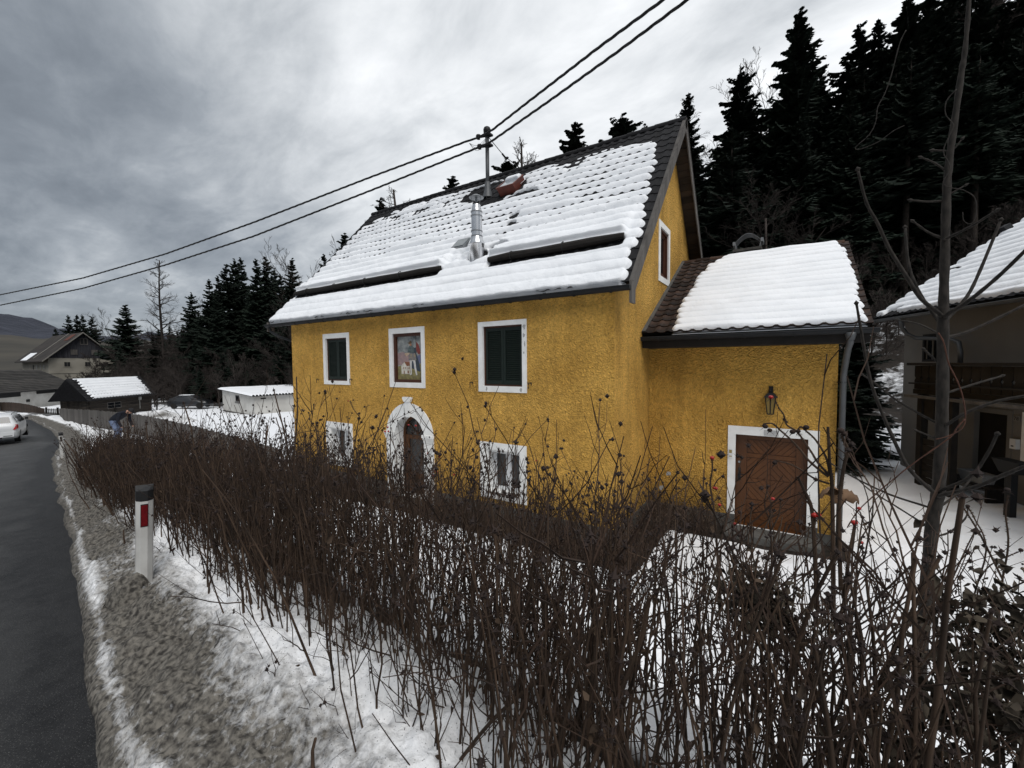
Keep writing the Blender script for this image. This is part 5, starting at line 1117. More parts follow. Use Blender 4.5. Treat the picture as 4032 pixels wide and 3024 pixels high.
# red reflector on the face towards the camera
RED = mat('red_reflector', (.16, .006, .010), (.09, .004, .006), scale=40, rough=.25)
def refl(t, m):
    b = MB(); b.box((.0315, -.0165, .335), (.036, .0165, .475)); o = b.build('reflector', m); o.parent = t
    b = MB(); b.box((.0305, -.020, .328), (.0315, .020, .482)); o = b.build('reflector_backing', mat('post_black', (.012, .012, .014))); o.parent = t
refl(t, RED); fh_ = Vector((fw.x, fw.y, 0)).normalized(); t.rotation_euler = (Matrix.Rotation(.055, 4, fh_) @ Matrix.Rotation(math.radians(-16), 4, 'Z')).to_euler()
t2, _, _ = delineator((-18.41, 3.13, .84), (0, 0), 'far white reflector post with a black cap standing at the bend of the road'); t2.rotation_euler = (.02, .05, math.radians(-10)); refl(t2, mat('dull_reflector', (.03, .022, .02)))
heap = MB(); o = None
vv = []; 
for i in range(30):
    for j in range(30):
        x = (i/29-.5)*.26; y = (j/29-.5)*.24; r_ = math.hypot(x/.10, y/.09)*(1+.5*float(fbm(x*9, y*9, 2, 8))); vv.append((-3.62+x, .90+y, 1.91+.10*math.exp(-r_*r_)+.09*float(fbm(x*22, y*22, 3, 3))-.16*max(0, r_-.8)))
o = npmesh('grit_heap', np.array(vv), gridfaces(30, 30), bm_, smooth=True); setcol(o, [1.0]*900); tag(o, 'small heap of gritty snow round the near reflector post', 'snow heap')

# ---------------------------------------------------------------- white estate car
WP = mat('white_car_paint', (.70, .71, .72), (.62, .63, .64), scale=1.5, rough=.25, spec=.5)
car = empty('estate_car', (-33.39, 4.143, -.50), 'white estate car driving away down the road at the left edge', 'car', rz=math.atan2(.219, -.976))
# local: origin at the rear right corner on the ground; +x forwards, +y to the left... (right flank at y=0)
st = [  # x, floor, belt, roof, inset at belt, inset at roof
 (.00, .42, .78, .80, .16, .22), (.05, .30, .95, .98, .06, .14), (.16, .26, 1.00, 1.08, .02, .18), (.34, .25, 1.00, 1.30, .01, .22), (.62, .25, .99, 1.43, .0, .23), (1.1, .24, .97, 1.47, .0, .21), (1.8, .22, .95, 1.48, .0, .20),
 (2.5, .22, .93, 1.45, .0, .20), (2.9, .22, .92, 1.36, .0, .22), (3.35, .22, .92, 1.05, .01, .30), (3.7, .24, .89, .93, .03, .22), (4.3, .25, .78, .80, .08, .25), (4.58, .32, .62, .64, .20, .35), (4.64, .40, .52, .54, .30, .45)]
W_ = 1.80; v = []; 
for (x, fl_, be, ro_, ib, ir) in st:
    half = [(ib+.05, fl_), (ib, fl_+.10), (ib-.0, (fl_+be)/2), (ib+.02, be), (ir+.0, be+(ro_-be)*.75), (ir+.05, ro_-.02 if ro_-be > .1 else ro_), (ir+.25, ro_)]
    v += [(x, y, z) for y, z in half]+[(x, W_-y, z) for y, z in reversed(half)]
n = 14; f = [(i*n+k, i*n+(k+1) % n, (i+1)*n+(k+1) % n, (i+1)*n+k) for i in range(len(st)-1) for k in range(n)]+[tuple(range(n)), tuple((len(st)-1)*n+k for k in reversed(range(n)))]
def cpart(b, name, m, smooth=False, parent=None): o = b.build(name, m, smooth=smooth); o.parent = parent or car; return o
b = MB(); b.add(v, f); body = cpart(b, 'body', WP, True)
DG = mat('dark_car_glass', (.012, .014, .016), rough=.06, spec=.6)
def side(y, poly, name, m, out=.008):
    for s_ in (0, 1):
        b = MB(); pts = []
        for x, z, yy in poly: Y = yy-out if s_ == 0 else W_-yy+out; pts.append((x, Y, z))
        b.add(pts, [tuple(range(len(pts)))]); cpart(b, name, m)
def win(x0, x1, x2, x3, zb, zt, ib, it): return [(x0, zb, ib), (x1, zb, ib), (x2, zt, it), (x3, zt, it)]
side(0, win(.42, 1.05, 1.05, .70, 1.02, 1.34, .045, .185), 'side_window', DG); side(0, win(1.12, 1.95, 1.95, 1.12, 1.0, 1.38, .035, .175), 'side_window', DG); side(0, win(2.02, 3.0, 2.62, 2.02, .98, 1.36, .035, .18), 'side_window', DG)
b = MB(); b.add([(.155, .24, 1.03), (.155, W_-.24, 1.03), (.375, W_-.32, 1.355), (.375, .32, 1.355)], [(0, 1, 2, 3)]); 
for q in range(len(b.v)): b.v[q] = (b.v[q][0]-.03, b.v[q][1], b.v[q][2]+.01)
cpart(b, 'rear_window', DG)
b = MB(); b.add([(3.02, .30, 1.33), (3.02, W_-.30, 1.33), (3.42, W_-.22, 1.02), (3.42, .22, 1.02)], [(0, 1, 2, 3)]); b.v = [(x+.03, y, z+.02) for x, y, z in b.v]; cpart(b, 'windscreen', DG)
for s_ in (0, 1):
    Y = lambda y: y if s_ == 0 else W_-y
    b = MB(); b.prism([(-.01, Y(.07), .72), (.01, Y(.30), .72), (.09, Y(.30), .98), (.07, Y(.05), .98)], (.02, 0, 0)); b.prism([(.02, Y(.03), .74), (.22, Y(-.006), .80), (.20, Y(.00), .96), (.05, Y(.03), .98)], (0, .012 if s_ == 0 else -.012, 0)); cpart(b, 'tail_light', mat('tail_light_red', (.45, .012, .015), (.25, .008, .01), scale=12, rough=.2))
b = MB(); b.prism([(-.02, .15, .36), (-.02, W_-.15, .36), (-.02, W_-.12, .60), (-.02, .12, .60)], (.1, 0, 0)); cpart(b, 'bumper', WP)
b = MB(); b.box((-.03, .55, .28), (.05, 1.25, .36)); b.box((-.028, .2, .40), (-.021, .5, .43)); cpart(b, 'bumper_insert', BLACKM)
b = MB(); b.box((-.035, .64, .62), (-.02, 1.16, .73)); cpart(b, 'number_plate', PLASTIC)
for x in (.85, 3.75):
    for y, dy in ((-.0, .2), (W_-.2, .2)):
        b = MB(); b.tube([(x, y+.0, .31), (x, y+.205, .31)], .315, 22); wl = cpart(b, 'wheel', mat('tyre_rubber', (.015, .015, .015), rough=.9))
        yy = y-.004 if y < .5 else y+.209
        b = MB(); b.tube([(x, yy-.002, .31), (x, yy+.002, .31)], .20, 18); cpart(b, 'rim', GALV, parent=wl)
    side(0, [(x+.37*math.cos(t_), .31+.37*math.sin(t_), .012) for t_ in np.linspace(-.2, math.pi+.2, 14)], 'wheel_arch', BLACKM, .006)
for y, s_ in ((-.13, 1), (W_+.0, -1)):
    b = MB(); b.add([(2.86, y, 1.0), (3.02, y+.02, 1.0), (3.02, y+.13, 1.0), (2.86, y+.13, 1.0), (2.88, y, 1.13), (3.0, y+.03, 1.12), (3.0, y+.13, 1.12), (2.88, y+.13, 1.13)], [(0, 3, 2, 1), (4, 5, 6, 7), (0, 1, 5, 4), (1, 2, 6, 5), (2, 3, 7, 6), (3, 0, 4, 7)]); cpart(b, 'side_mirror', BLACKM)
for y in (.26, W_-.29): b = MB(); b.tube([(.7, y, 1.45), (.8, y, 1.505), (2.6, y, 1.505), (2.75, y, 1.44)], .014, 5); cpart(b, 'roof_rail', BLACKM)
b = MB(); b.tube([(.55, W_/2, 1.42), (.42, W_/2, 1.56)], .006, 4); cpart(b, 'aerial', BLACKM)

# dark parked car behind the apple tree
pc = empty('parked_car', (-56.5, 17.6, -1.2), 'dark parked car with snow on its roof beside the timber shed', 'car', rz=math.radians(40))
DP = mat('dark_car_paint', (.02, .022, .026), rough=.3, spec=.5)
st2 = [(0, .4, .7, .72, .2, .3), (.08, .25, .9, .92, .05, .15), (.5, .22, .92, 1.2, .02, .24), (1.0, .22, .92, 1.40, 0, .24), (2.2, .22, .90, 1.42, 0, .22), (3.0, .22, .88, 1.0, .02, .26), (3.9, .25, .74, .76, .08, .25), (4.1, .35, .55, .57, .2, .35)]
v = []
for (x, fl_, be, ro_, ib, ir) in st2:
    half = [(ib+.05, fl_), (ib, fl_+.10), (ib-.0, (fl_+be)/2), (ib+.02, be), (ir+.0, be+(ro_-be)*.75), (ir+.05, ro_-.01), (ir+.25, ro_)]; v += [(x, y, z) for y, z in half]+[(x, 1.7-y, z) for y, z in reversed(half)]
f = [(i*n+k, i*n+(k+1) % n, (i+1)*n+(k+1) % n, (i+1)*n+k) for i in range(len(st2)-1) for k in range(n)]+[tuple(range(n)), tuple((len(st2)-1)*n+k for k in reversed(range(n)))]
b = MB(); b.add(v, f); o = b.build('body', DP, smooth=True); o.parent = pc
b = MB(); b.box((1.0, .45, 1.41), (2.2, 1.25, 1.47)); o = b.build('roof_snow', SNOW, bevel=.02); o.parent = pc
for y in (.03, 1.67):
    b = MB(); b.add([(.8, y+.08*(1 if y < 1 else -1), .95), (2.8, y+.08*(1 if y < 1 else -1), .93), (2.1, y+.2*(1 if y < 1 else -1), 1.33), (1.1, y+.2*(1 if y < 1 else -1), 1.33)], [(0, 1, 2, 3)]); o = b.build('side_window', DG); o.parent = pc
for x in (.75, 3.3):
    for y in (-.01, 1.51): b = MB(); b.tube([(x, y, .3), (x, y+.2, .3)], .3, 16); o = b.build('wheel', mat('tyre_rubber', (.015, .015, .015))); o.parent = pc

# ---------------------------------------------------------------- person bending by the fence
P0 = Vector((-22.55, 5.40, float(ground_z(-22.55, 5.4))+.02)); fx = Vector((.8368, .5475, 0)); lx_ = Vector((-.5475, .8368, 0))
def pw(a, z, l=0): return P0+fx*a+lx_*l+Vector((0, 0, z))
def skin(name, pts, edges, radii, parent, mats, fmat, root=0, sub=1):
    me = bpy.data.meshes.new(name+'_sk'); me.from_pydata([tuple(p) for p in pts], edges, []); o = bpy.data.objects.new(name+'_sk', me); COL.objects.link(o)
    sm = o.modifiers.new('s', 'SKIN'); sm.use_smooth_shade = True
    for i, r in enumerate(radii): me.skin_vertices[0].data[i].radius = (r, r) if isinstance(r, (int, float)) else r
    me.skin_vertices[0].data[root].use_root = True
    ss = o.modifiers.new('d', 'SUBSURF'); ss.levels = sub; ss.render_levels = sub
    dg = bpy.context.evaluated_depsgraph_get(); m2 = bpy.data.meshes.new_from_object(o.evaluated_get(dg)); bpy.data.objects.remove(o)
    m2.name = name; m2.materials.clear()
    for m in mats: m2.materials.append(m)
    for p in m2.polygons: p.material_index = fmat(p.center); p.use_smooth = True
    r = bpy.data.objects.new(name, m2); COL.objects.link(r)
    if parent: adopt(r, parent)
    return r
person = empty('person', P0, 'person in dark jacket, dark cap and blue jeans bending forward behind the hedge', 'person')
J = {'pel': (-.10, .88, 0), 'spn': (.08, 1.02, 0), 'chs': (.30, 1.17, 0), 'nck': (.42, 1.20, 0), 'hd1': (.50, 1.20, 0), 'hd2': (.60, 1.21, 0),
 'hpL': (-.12, .84, .10), 'knL': (.02, .46, .11), 'anL': (-.06, .07, .11), 'toL': (.12, .04, .11), 'hpR': (-.12, .84, -.10), 'knR': (.08, .46, -.12), 'anR': (-.02, .07, -.12), 'toR': (.16, .04, -.12),
 'shL': (.32, 1.14, .19), 'elL': (.30, .86, .23), 'wrL': (.44, .64, .20), 'haL': (.48, .57, .19), 'shR': (.32, 1.14, -.19), 'elR': (.26, .88, -.24), 'wrR': (.36, .66, -.22), 'haR': (.40, .58, -.21)}
kn = list(J); pts = [pw(*(J[k][0], J[k][1], J[k][2])) for k in kn]; ed = [('pel', 'spn'), ('spn', 'chs'), ('chs', 'nck'), ('nck', 'hd1'), ('hd1', 'hd2'), ('pel', 'hpL'), ('hpL', 'knL'), ('knL', 'anL'), ('anL', 'toL'), ('pel', 'hpR'), ('hpR', 'knR'), ('knR', 'anR'), ('anR', 'toR'), ('chs', 'shL'), ('shL', 'elL'), ('elL', 'wrL'), ('wrL', 'haL'), ('chs', 'shR'), ('shR', 'elR'), ('elR', 'wrR'), ('wrR', 'haR')]
rad = {'pel': .16, 'spn': .16, 'chs': .17, 'nck': .065, 'hd1': .085, 'hd2': .095, 'hpL': .11, 'knL': .07, 'anL': .05, 'toL': .04, 'hpR': .11, 'knR': .07, 'anR': .05, 'toR': .04, 'shL': .085, 'elL': .06, 'wrL': .04, 'haL': .035, 'shR': .085, 'elR': .06, 'wrR': .04, 'haR': .035}
JK = mat('dark_navy_jacket', (.010, .012, .020), (.006, .007, .012), scale=12, rough=.85); JN = mat('pale_blue_jeans', (.16, .20, .30), (.10, .13, .21), scale=12, rough=.9); SK = mat('skin', (.42, .24, .17), (.36, .20, .14), rough=.6)
def pf(c):
    q = Vector(c)-P0; a = q.dot(fx); z = q.z
    if a > .45 and z > 1.08: return 2
    if z < .62 and a > .33 and z > .4: return 2
    if z < .10: return 0
    if z < .86 and a < .20 : return 1
    return 0
skin('body', pts, [(kn.index(a), kn.index(c)) for a, c in ed], [rad[k] for k in kn], person, [JK, JN, SK], pf, sub=2)
b = MB(); c_ = pw(.60, 1.24, 0)
v = []; 
for i in range(7):
    th = math.pi/2*i/6
    for k in range(12): ph = 2*math.pi*k/12; q = fx*(.105*math.cos(th)*math.cos(ph)*1.1)+lx_*(.10*math.cos(th)*math.sin(ph))+Vector((0, 0, .10*math.sin(th))); q = Matrix.Rotation(math.radians(38), 3, lx_) @ q; v.append(c_+q)
b.add(v, [(i*12+k, i*12+(k+1) % 12, (i+1)*12+(k+1) % 12, (i+1)*12+k) for i in range(6) for k in range(12)]); 
q0 = Matrix.Rotation(math.radians(38), 3, lx_); b.prism([c_+q0 @ (fx*.08+lx_*.07), c_+q0 @ (fx*.20+lx_*.05), c_+q0 @ (fx*.20-lx_*.05), c_+q0 @ (fx*.08-lx_*.07)], q0 @ Vector((0, 0, .012))); b.build('cap', mat('cap_black', (.012, .012, .014)), person, smooth=True)
b = MB(); 
for s_ in (-1, 1): b.tube([pw(.655, 1.235, .035*s_), pw(.664, 1.235, .035*s_)], .008, 6)
b.build('eye', BLACKM, person)

# ================================================================ TREES
def spruce_mesh(seed, h=20.0, r=3.4, start=.08, whorls=46, per=8, spr=9, irr=.25, gap=0.0, droop=.35):
    rg = np.random.default_rng(seed); V = []; F = []
    tri_v = []; 
    for i in range(whorls):
        f = (i+rg.random()*.6)/whorls; z0 = h*(start+(1-start)*f**.92); R = r*(1-f)**.70*(1+.12*np.sin(i*1.3+seed)); 
        R *= .78+.45*rg.random(); R = max(R, .14)
        if rg.random() < gap*(1-f): continue
        nb_ = per if f < .75 else max(4, int(per*.7))
        for k in range(nb_):
            if rg.random() < gap*.5: continue
            z = z0+(rg.random()-.5)*h/whorls*1.6
            a = 2*np.pi*(k+rg.random()*.8)/nb_+i*1.9; Lb = R*(1+irr*(rg.random()*2-1)*1.3)
            ca, sa = np.cos(a), np.sin(a); u = np.linspace(0, 1, 6)
            up_ = .30*(f-.35); dz = Lb*(up_*u-droop*(1-f*.8)*u**1.6+.16*u**3*1.4)
            px = ca*Lb*u; py = sa*Lb*u; pz = z+dz
            wv = .04+.035*Lb*(1-u)
            # spine as a thin ribbon
            n = spr if Lb > 1 else max(4, spr-3)
            t = (np.arange(n)+rg.random(n)*.7)/n; 
            bx_ = np.interp(t, u, px); by_ = np.interp(t, u, py); bz_ = np.interp(t, u, pz)
            for s_ in (-1, 1):
                ln = Lb*.42*(1-t*.72)*(.6+.6*rg.random(n))+.10
                an = a+s_*(.75+.35*rg.random(n)); ex = bx_+np.cos(an)*ln; ey = by_+np.sin(an)*ln; ez = bz_-ln*(.18+.40*rg.random(n))
                wd = .10+.11*ln+.04*rg.random(n)
                cx_ = -np.sin(an); cy_ = np.cos(an)
                mxp = (bx_+ex)/2; myp = (by_+ey)/2; mzp = (bz_+ez)/2-.06*ln
                q = np.stack([np.stack([bx_, by_, bz_], -1), np.stack([mxp+cx_*wd, myp+cy_*wd, mzp-.10*wd], -1), np.stack([ex, ey, ez], -1), np.stack([mxp-cx_*wd, myp-cy_*wd, mzp-.5*wd], -1)], 1)
                V.append(q.reshape(-1, 3))
            q = np.stack([np.stack([px[:-1], py[:-1], pz[:-1]+.03], -1), np.stack([px[1:], py[1:], pz[1:]+.03], -1), np.stack([px[1:]-sa*wv[1:], py[1:]+ca*wv[1:], pz[1:]-.12-wv[1:]], -1), np.stack([px[:-1]-sa*wv[:-1], py[:-1]+ca*wv[:-1], pz[:-1]-.12-wv[:-1]], -1)], 1)
            V.append(q.reshape(-1, 3))
    V = np.concatenate(V); F = np.arange(len(V)).reshape(-1, 4)
    k_ = np.arange(24); a_ = k_*2.4; zt = h*(.955+.045*k_/24); l_ = .34*(1-k_/26.)+.04; V2 = np.stack([np.stack([0*a_, 0*a_, zt+.12], -1), np.stack([np.cos(a_+.35)*l_*.6, np.sin(a_+.35)*l_*.6, zt], -1), np.stack([np.cos(a_)*l_, np.sin(a_)*l_, zt-.10], -1), np.stack([np.cos(a_-.35)*l_*.6, np.sin(a_-.35)*l_*.6, zt-.05], -1)], 1).reshape(-1, 3); V = np.concatenate([V, V2]); F = np.arange(len(V)).reshape(-1, 4)
    crown = npmesh('crown', V, F, SPRUCE, link=False)
    b = MB(); b.tube([(0, 0, -1.2), (.03, .02, h*.3), (0, .05, h*.7), (0, 0, h*1.0)], [.30, .22, .10, .015], 7); o = b.build('trunk', BARK, smooth=True); tm = o.data; bpy.data.objects.remove(o)
    return crown, tm
def grow(seed, h, kind='broad', depth=4, n0=9):
    """bare tree: returns trunk mesh and branch mesh"""
    rg = random.Random(seed); segs = {4: [], 3: []}
    levels = []
    def path(p, d, L_, r0, r1, k=6, wob=.12, lift=.0):
        pts = [p.copy()]; rr = [r0]; q = p.copy(); d = d.normalized()
        for i in range(k-1):
            d = (d+Vector((rg.uniform(-1, 1), rg.uniform(-1, 1), rg.uniform(-1, 1)))*wob+Vector((0, 0, lift))).normalized(); q = q+d*L_/(k-1); pts.append(q.copy()); rr.append(r0+(r1-r0)*(i+1)/(k-1))
        return pts, rr, d
    trunk, tr, _ = path(Vector((0, 0, -1)), Vector((0, 0, 1)), h*(.96 if kind != 'broad' else .72)+1, h*.013, h*.003, 8, .035)
    out = []
    def child(pts, rr, lev, Lp):
        if lev > depth: return
        n = {1: n0, 2: 6, 3: 5, 4: 4}[lev]
        for i in range(n):
            f = (i+rg.random())/n; f = .22+.78*f if lev == 1 and kind == 'broad' else .15+.85*f
            j = min(int(f*(len(pts)-1)), len(pts)-2); t = f*(len(pts)-1)-j; p = pts[j].lerp(pts[j+1], t); r = rr[j]*(1-t)+rr[j+1]*t; d = (pts[j+1]-pts[j]).normalized()
            s_ = Vector((rg.uniform(-1, 1), rg.uniform(-1, 1), rg.uniform(-1, 1))); s_ = (s_-d*s_.dot(d)).normalized(); a = rg.uniform(.5, .95)
            if kind == 'larch' and lev == 1: dd = Vector((s_.x, s_.y, 0)).normalized()+Vector((0, 0, -.05+.5*f)); L_ = h*.24*(1-f)**.75*rg.uniform(.7, 1.15)+.3
            else: dd = d*math.cos(a)+s_*math.sin(a)+Vector((0, 0, .25)); L_ = Lp*rg.uniform(.38, .62)*(1.15-.55*f)
            q, r2_, _ = path(p, dd, L_, min(r*.62, .09), max(.006, r*.16), 6, .17, .04 if kind != 'larch' else (-.02 if lev > 1 else .03)); out.append((q, r2_)); child(q, r2_, lev+1, L_)
    child(trunk, tr, 1, h*.72)
    P = np.array([[tuple(v) for v in q] for q, _ in out]); Rr = np.maximum(np.array([r for _, r in out]), .009)
    v, f = nptubes(P, Rr, 3); cm = npmesh('branches', v, f, BARE, link=False)
    b = MB(); b.tube(trunk, tr, 7); o = b.build('trunk', BARE, smooth=True); tm = o.data; bpy.data.objects.remove(o)
    return cm, tm
PROTO = {'spruce': [spruce_mesh(s, 20, r, st_, w_, 9, 11, irr, gp) for s, r, st_, w_, irr, gp in ((1, 3.1, .05, 46, .25, 0), (2, 2.6, .10, 48, .30, .05), (3, 3.6, .06, 42, .35, .10), (4, 2.9, .22, 40, .45, .22))],
         'pole': [spruce_mesh(s, 20, 2.4, .42, 30, 7, 7, .45, .2) for s in (11, 12)],
         'broad': [grow(s, 14, 'broad', 4, 10) for s in (21, 22, 23)],
         'larch': [grow(s, 18, 'larch', 3, 52) for s in (31, 32)],
         'shrub': [grow(41, 5, 'broad', 4, 13)]}
NAT = {'spruce': 20, 'pole': 20, 'broad': 14, 'larch': 18, 'shrub': 5}
NAME = {'spruce': ('spruce_tree', 'spruce tree'), 'pole': ('spruce_tree', 'spruce tree'), 'broad': ('bare_tree', 'bare tree'), 'larch': ('larch_tree', 'larch tree'), 'shrub': ('bare_bush', 'bush')}
def plant(kind, var, x, y, z, h, label, group=None, wide=1.0, rz=None):
    cm, tm = PROTO[kind][var % len(PROTO[kind])]; s_ = h/NAT[kind]; nm, ct = NAME[kind]
    t = empty(nm, (x, y, z-.15), label, ct, group, rz=random.uniform(0, 6.28) if rz is None else rz); t.scale = (s_*wide, s_*wide, s_)
    for n_, me in (('crown' if kind in ('spruce', 'pole') else 'branches', cm), ('trunk', tm)): o = bpy.data.objects.new(n_, me); COL.objects.link(o); o.parent = t
    return t
TREELABELS = [('spruce', 'small pointed spruce rising behind the left slope of the old farmhouse roof', None),('spruce', 'spruce directly behind the ridge of the old farmhouse', None),('spruce', 'second spruce behind the farmhouse ridge, just right of the first', None),('spruce', 'broad spruce above the right slope of the old farmhouse roof', None),('spruce', 'low dark spruce left of the farmhouse against the mountain', None),('spruce', 'lowest spruce at the left end of the wood in front of the far mountain', None),('broad', 'bare round topped tree between the farmhouse spruces and the dome shaped spruce', None),('spruce', 'dome shaped dense spruce left of the tall bare larch', None),('larch', 'tall bare larch with tiered branches standing above the wood on the left', None),('spruce', 'ragged spruce just right of the tall bare larch', None),('spruce', 'tall dark spruce in the close row left of the yellow house', 'spruces in the close row left of the yellow house'),('broad', 'bare rounded tree rising over the spruces beside the yellow roof', None),('spruce', 'spruce at the right end of the row, just left of the yellow roof', None),('spruce', 'spruce tip showing at the left verge of the yellow roof', None),('spruce', 'pointed spruce seen over the left verge of the yellow roof', None),('broad', 'bare tree seen beyond the upper left verge of the yellow roof', None),('spruce', 'dark spruce top over the left end of the yellow roof ridge', None),('larch', 'larger bare larch over the left part of the yellow roof ridge', None),('larch', 'smaller bare larch over the yellow roof ridge beside a dark spruce', None),('spruce', 'dark spruce over the ridge between the small larch and the service mast', None),('spruce', 'very small spruce tip over the ridge left of the service mast', None),('spruce', 'ragged spruce just right of the service mast', None),('spruce', 'short spruce between the mast spruce and the larch', None),('larch', 'bare larch over the ridge right of the service mast', None),('spruce', 'wide dark spruce top over the middle of the yellow roof ridge', None),('spruce', 'broad twin looking spruce top over the right half of the yellow ridge', None),('spruce', 'tiny spruce tip touching the ridge near its right end', None),('larch', 'thin bare larch behind the gable apex of the yellow house', None),('spruce', 'dark spruce rising right behind the gable apex of the yellow house', None),('spruce', 'ragged dark spruce with narrow top between the gable and the tallest spruce', None),('broad', 'bare tree left of the tallest spruce', None),('broad', 'second bare tree directly behind the tallest spruce', None),('spruce', 'tallest spruce of the skyline, standing clear with a pointed top', None),('spruce', 'lower spruce filling the notch right of the tallest spruce', None),('spruce', 'first tall spruce at the left edge of the right hand wood', None),('spruce', 'second tall spruce of the right hand wood beside the first', None),('spruce', 'ragged spruce reaching the upper picture edge left of the young tree', None),('spruce', 'spruce cut by the upper picture edge behind the young tree', None),('spruce', 'spruce cut by the upper picture edge right of the young tree tip', None),('larch', 'bare larch with fine branches at the upper right corner', None),('broad', 'bare tree at the far upper right corner', None),('spruce', 'spruce below the upper right corner with bare twigs around it', None),('broad', 'spreading bare tree with pale branches behind the annex chimney', None),('broad', 'spreading bare orchard tree over the parked car', None),('broad', 'bare tree behind the timber shed roof', None),('broad', 'bare tree between the timber shed and the white outbuilding', None),('spruce', 'dark spruce in the slope wood behind the annex chimney', 'slope wood spruces behind the annex chimney'),('pole', 'dark spruce with bare lower trunk in the slope wood right of the annex chimney', 'slope wood spruces right of the annex chimney'),('spruce', 'dark spruce in the slope wood above the white house', 'slope wood spruces above the white house'),('pole', 'dark spruce with bare lower trunk in the slope wood above the white house', 'slope wood spruces above the white house'),('pole', 'dark spruce with bare lower trunk in the slope wood behind the annex chimney', 'slope wood spruces behind the annex chimney'),('spruce', 'dark spruce in the slope wood right of the annex chimney', 'slope wood spruces right of the annex chimney'),('spruce', 'dark spruce in the wood behind the white outbuilding', 'wood spruces behind the white outbuilding'),('spruce', 'dark spruce in the wood left of the white outbuilding', 'wood spruces left of the white outbuilding'),('pole', 'dark spruce with bare lower trunk in the wood behind the white outbuilding', 'wood spruces behind the white outbuilding'),('pole', 'dark spruce with bare lower trunk in the wood left of the white outbuilding', 'wood spruces left of the white outbuilding'),('broad', 'leafless tree on the low wooded slope behind the timber shed', 'leafless trees on the low slope behind the timber shed'),('spruce', 'dark conifer on the low wooded slope behind the timber shed', 'conifers on the low slope behind the timber shed'),('broad', 'leafless young tree at the foot of the slope behind the annex', 'leafless growth behind the annex'),('broad', 'leafless young tree at the foot of the slope behind the white house roof', 'leafless growth behind the white house roof'),('shrub', 'leafless bush at the foot of the slope behind the white house roof', 'leafless growth behind the white house roof'),('shrub', 'leafless bush at the foot of the slope behind the annex', 'leafless growth behind the annex'),('shrub', 'leafless undergrowth tree at the wood edge beyond the snowy field', 'leafless undergrowth at the wood edge'),('pole', 'thin spruce with a bare lower trunk at the wood edge beyond the snowy field', 'thin spruces at the wood edge'),('broad', 'leafless undergrowth tree at the wood edge beyond the snowy field', 'leafless undergrowth at the wood edge'),('shrub', 'bare brown bush between the timber shed and the white outbuilding', 'bare growth between the timber shed and the white outbuilding'),('broad', 'bare brown small tree between the timber shed and the white outbuilding', 'bare growth between the timber shed and the white outbuilding'),('broad', 'bare brown small tree behind the timber shed', 'bare growth behind the timber shed'),('shrub', 'bare brown bush behind the timber shed', 'bare growth behind the timber shed')]
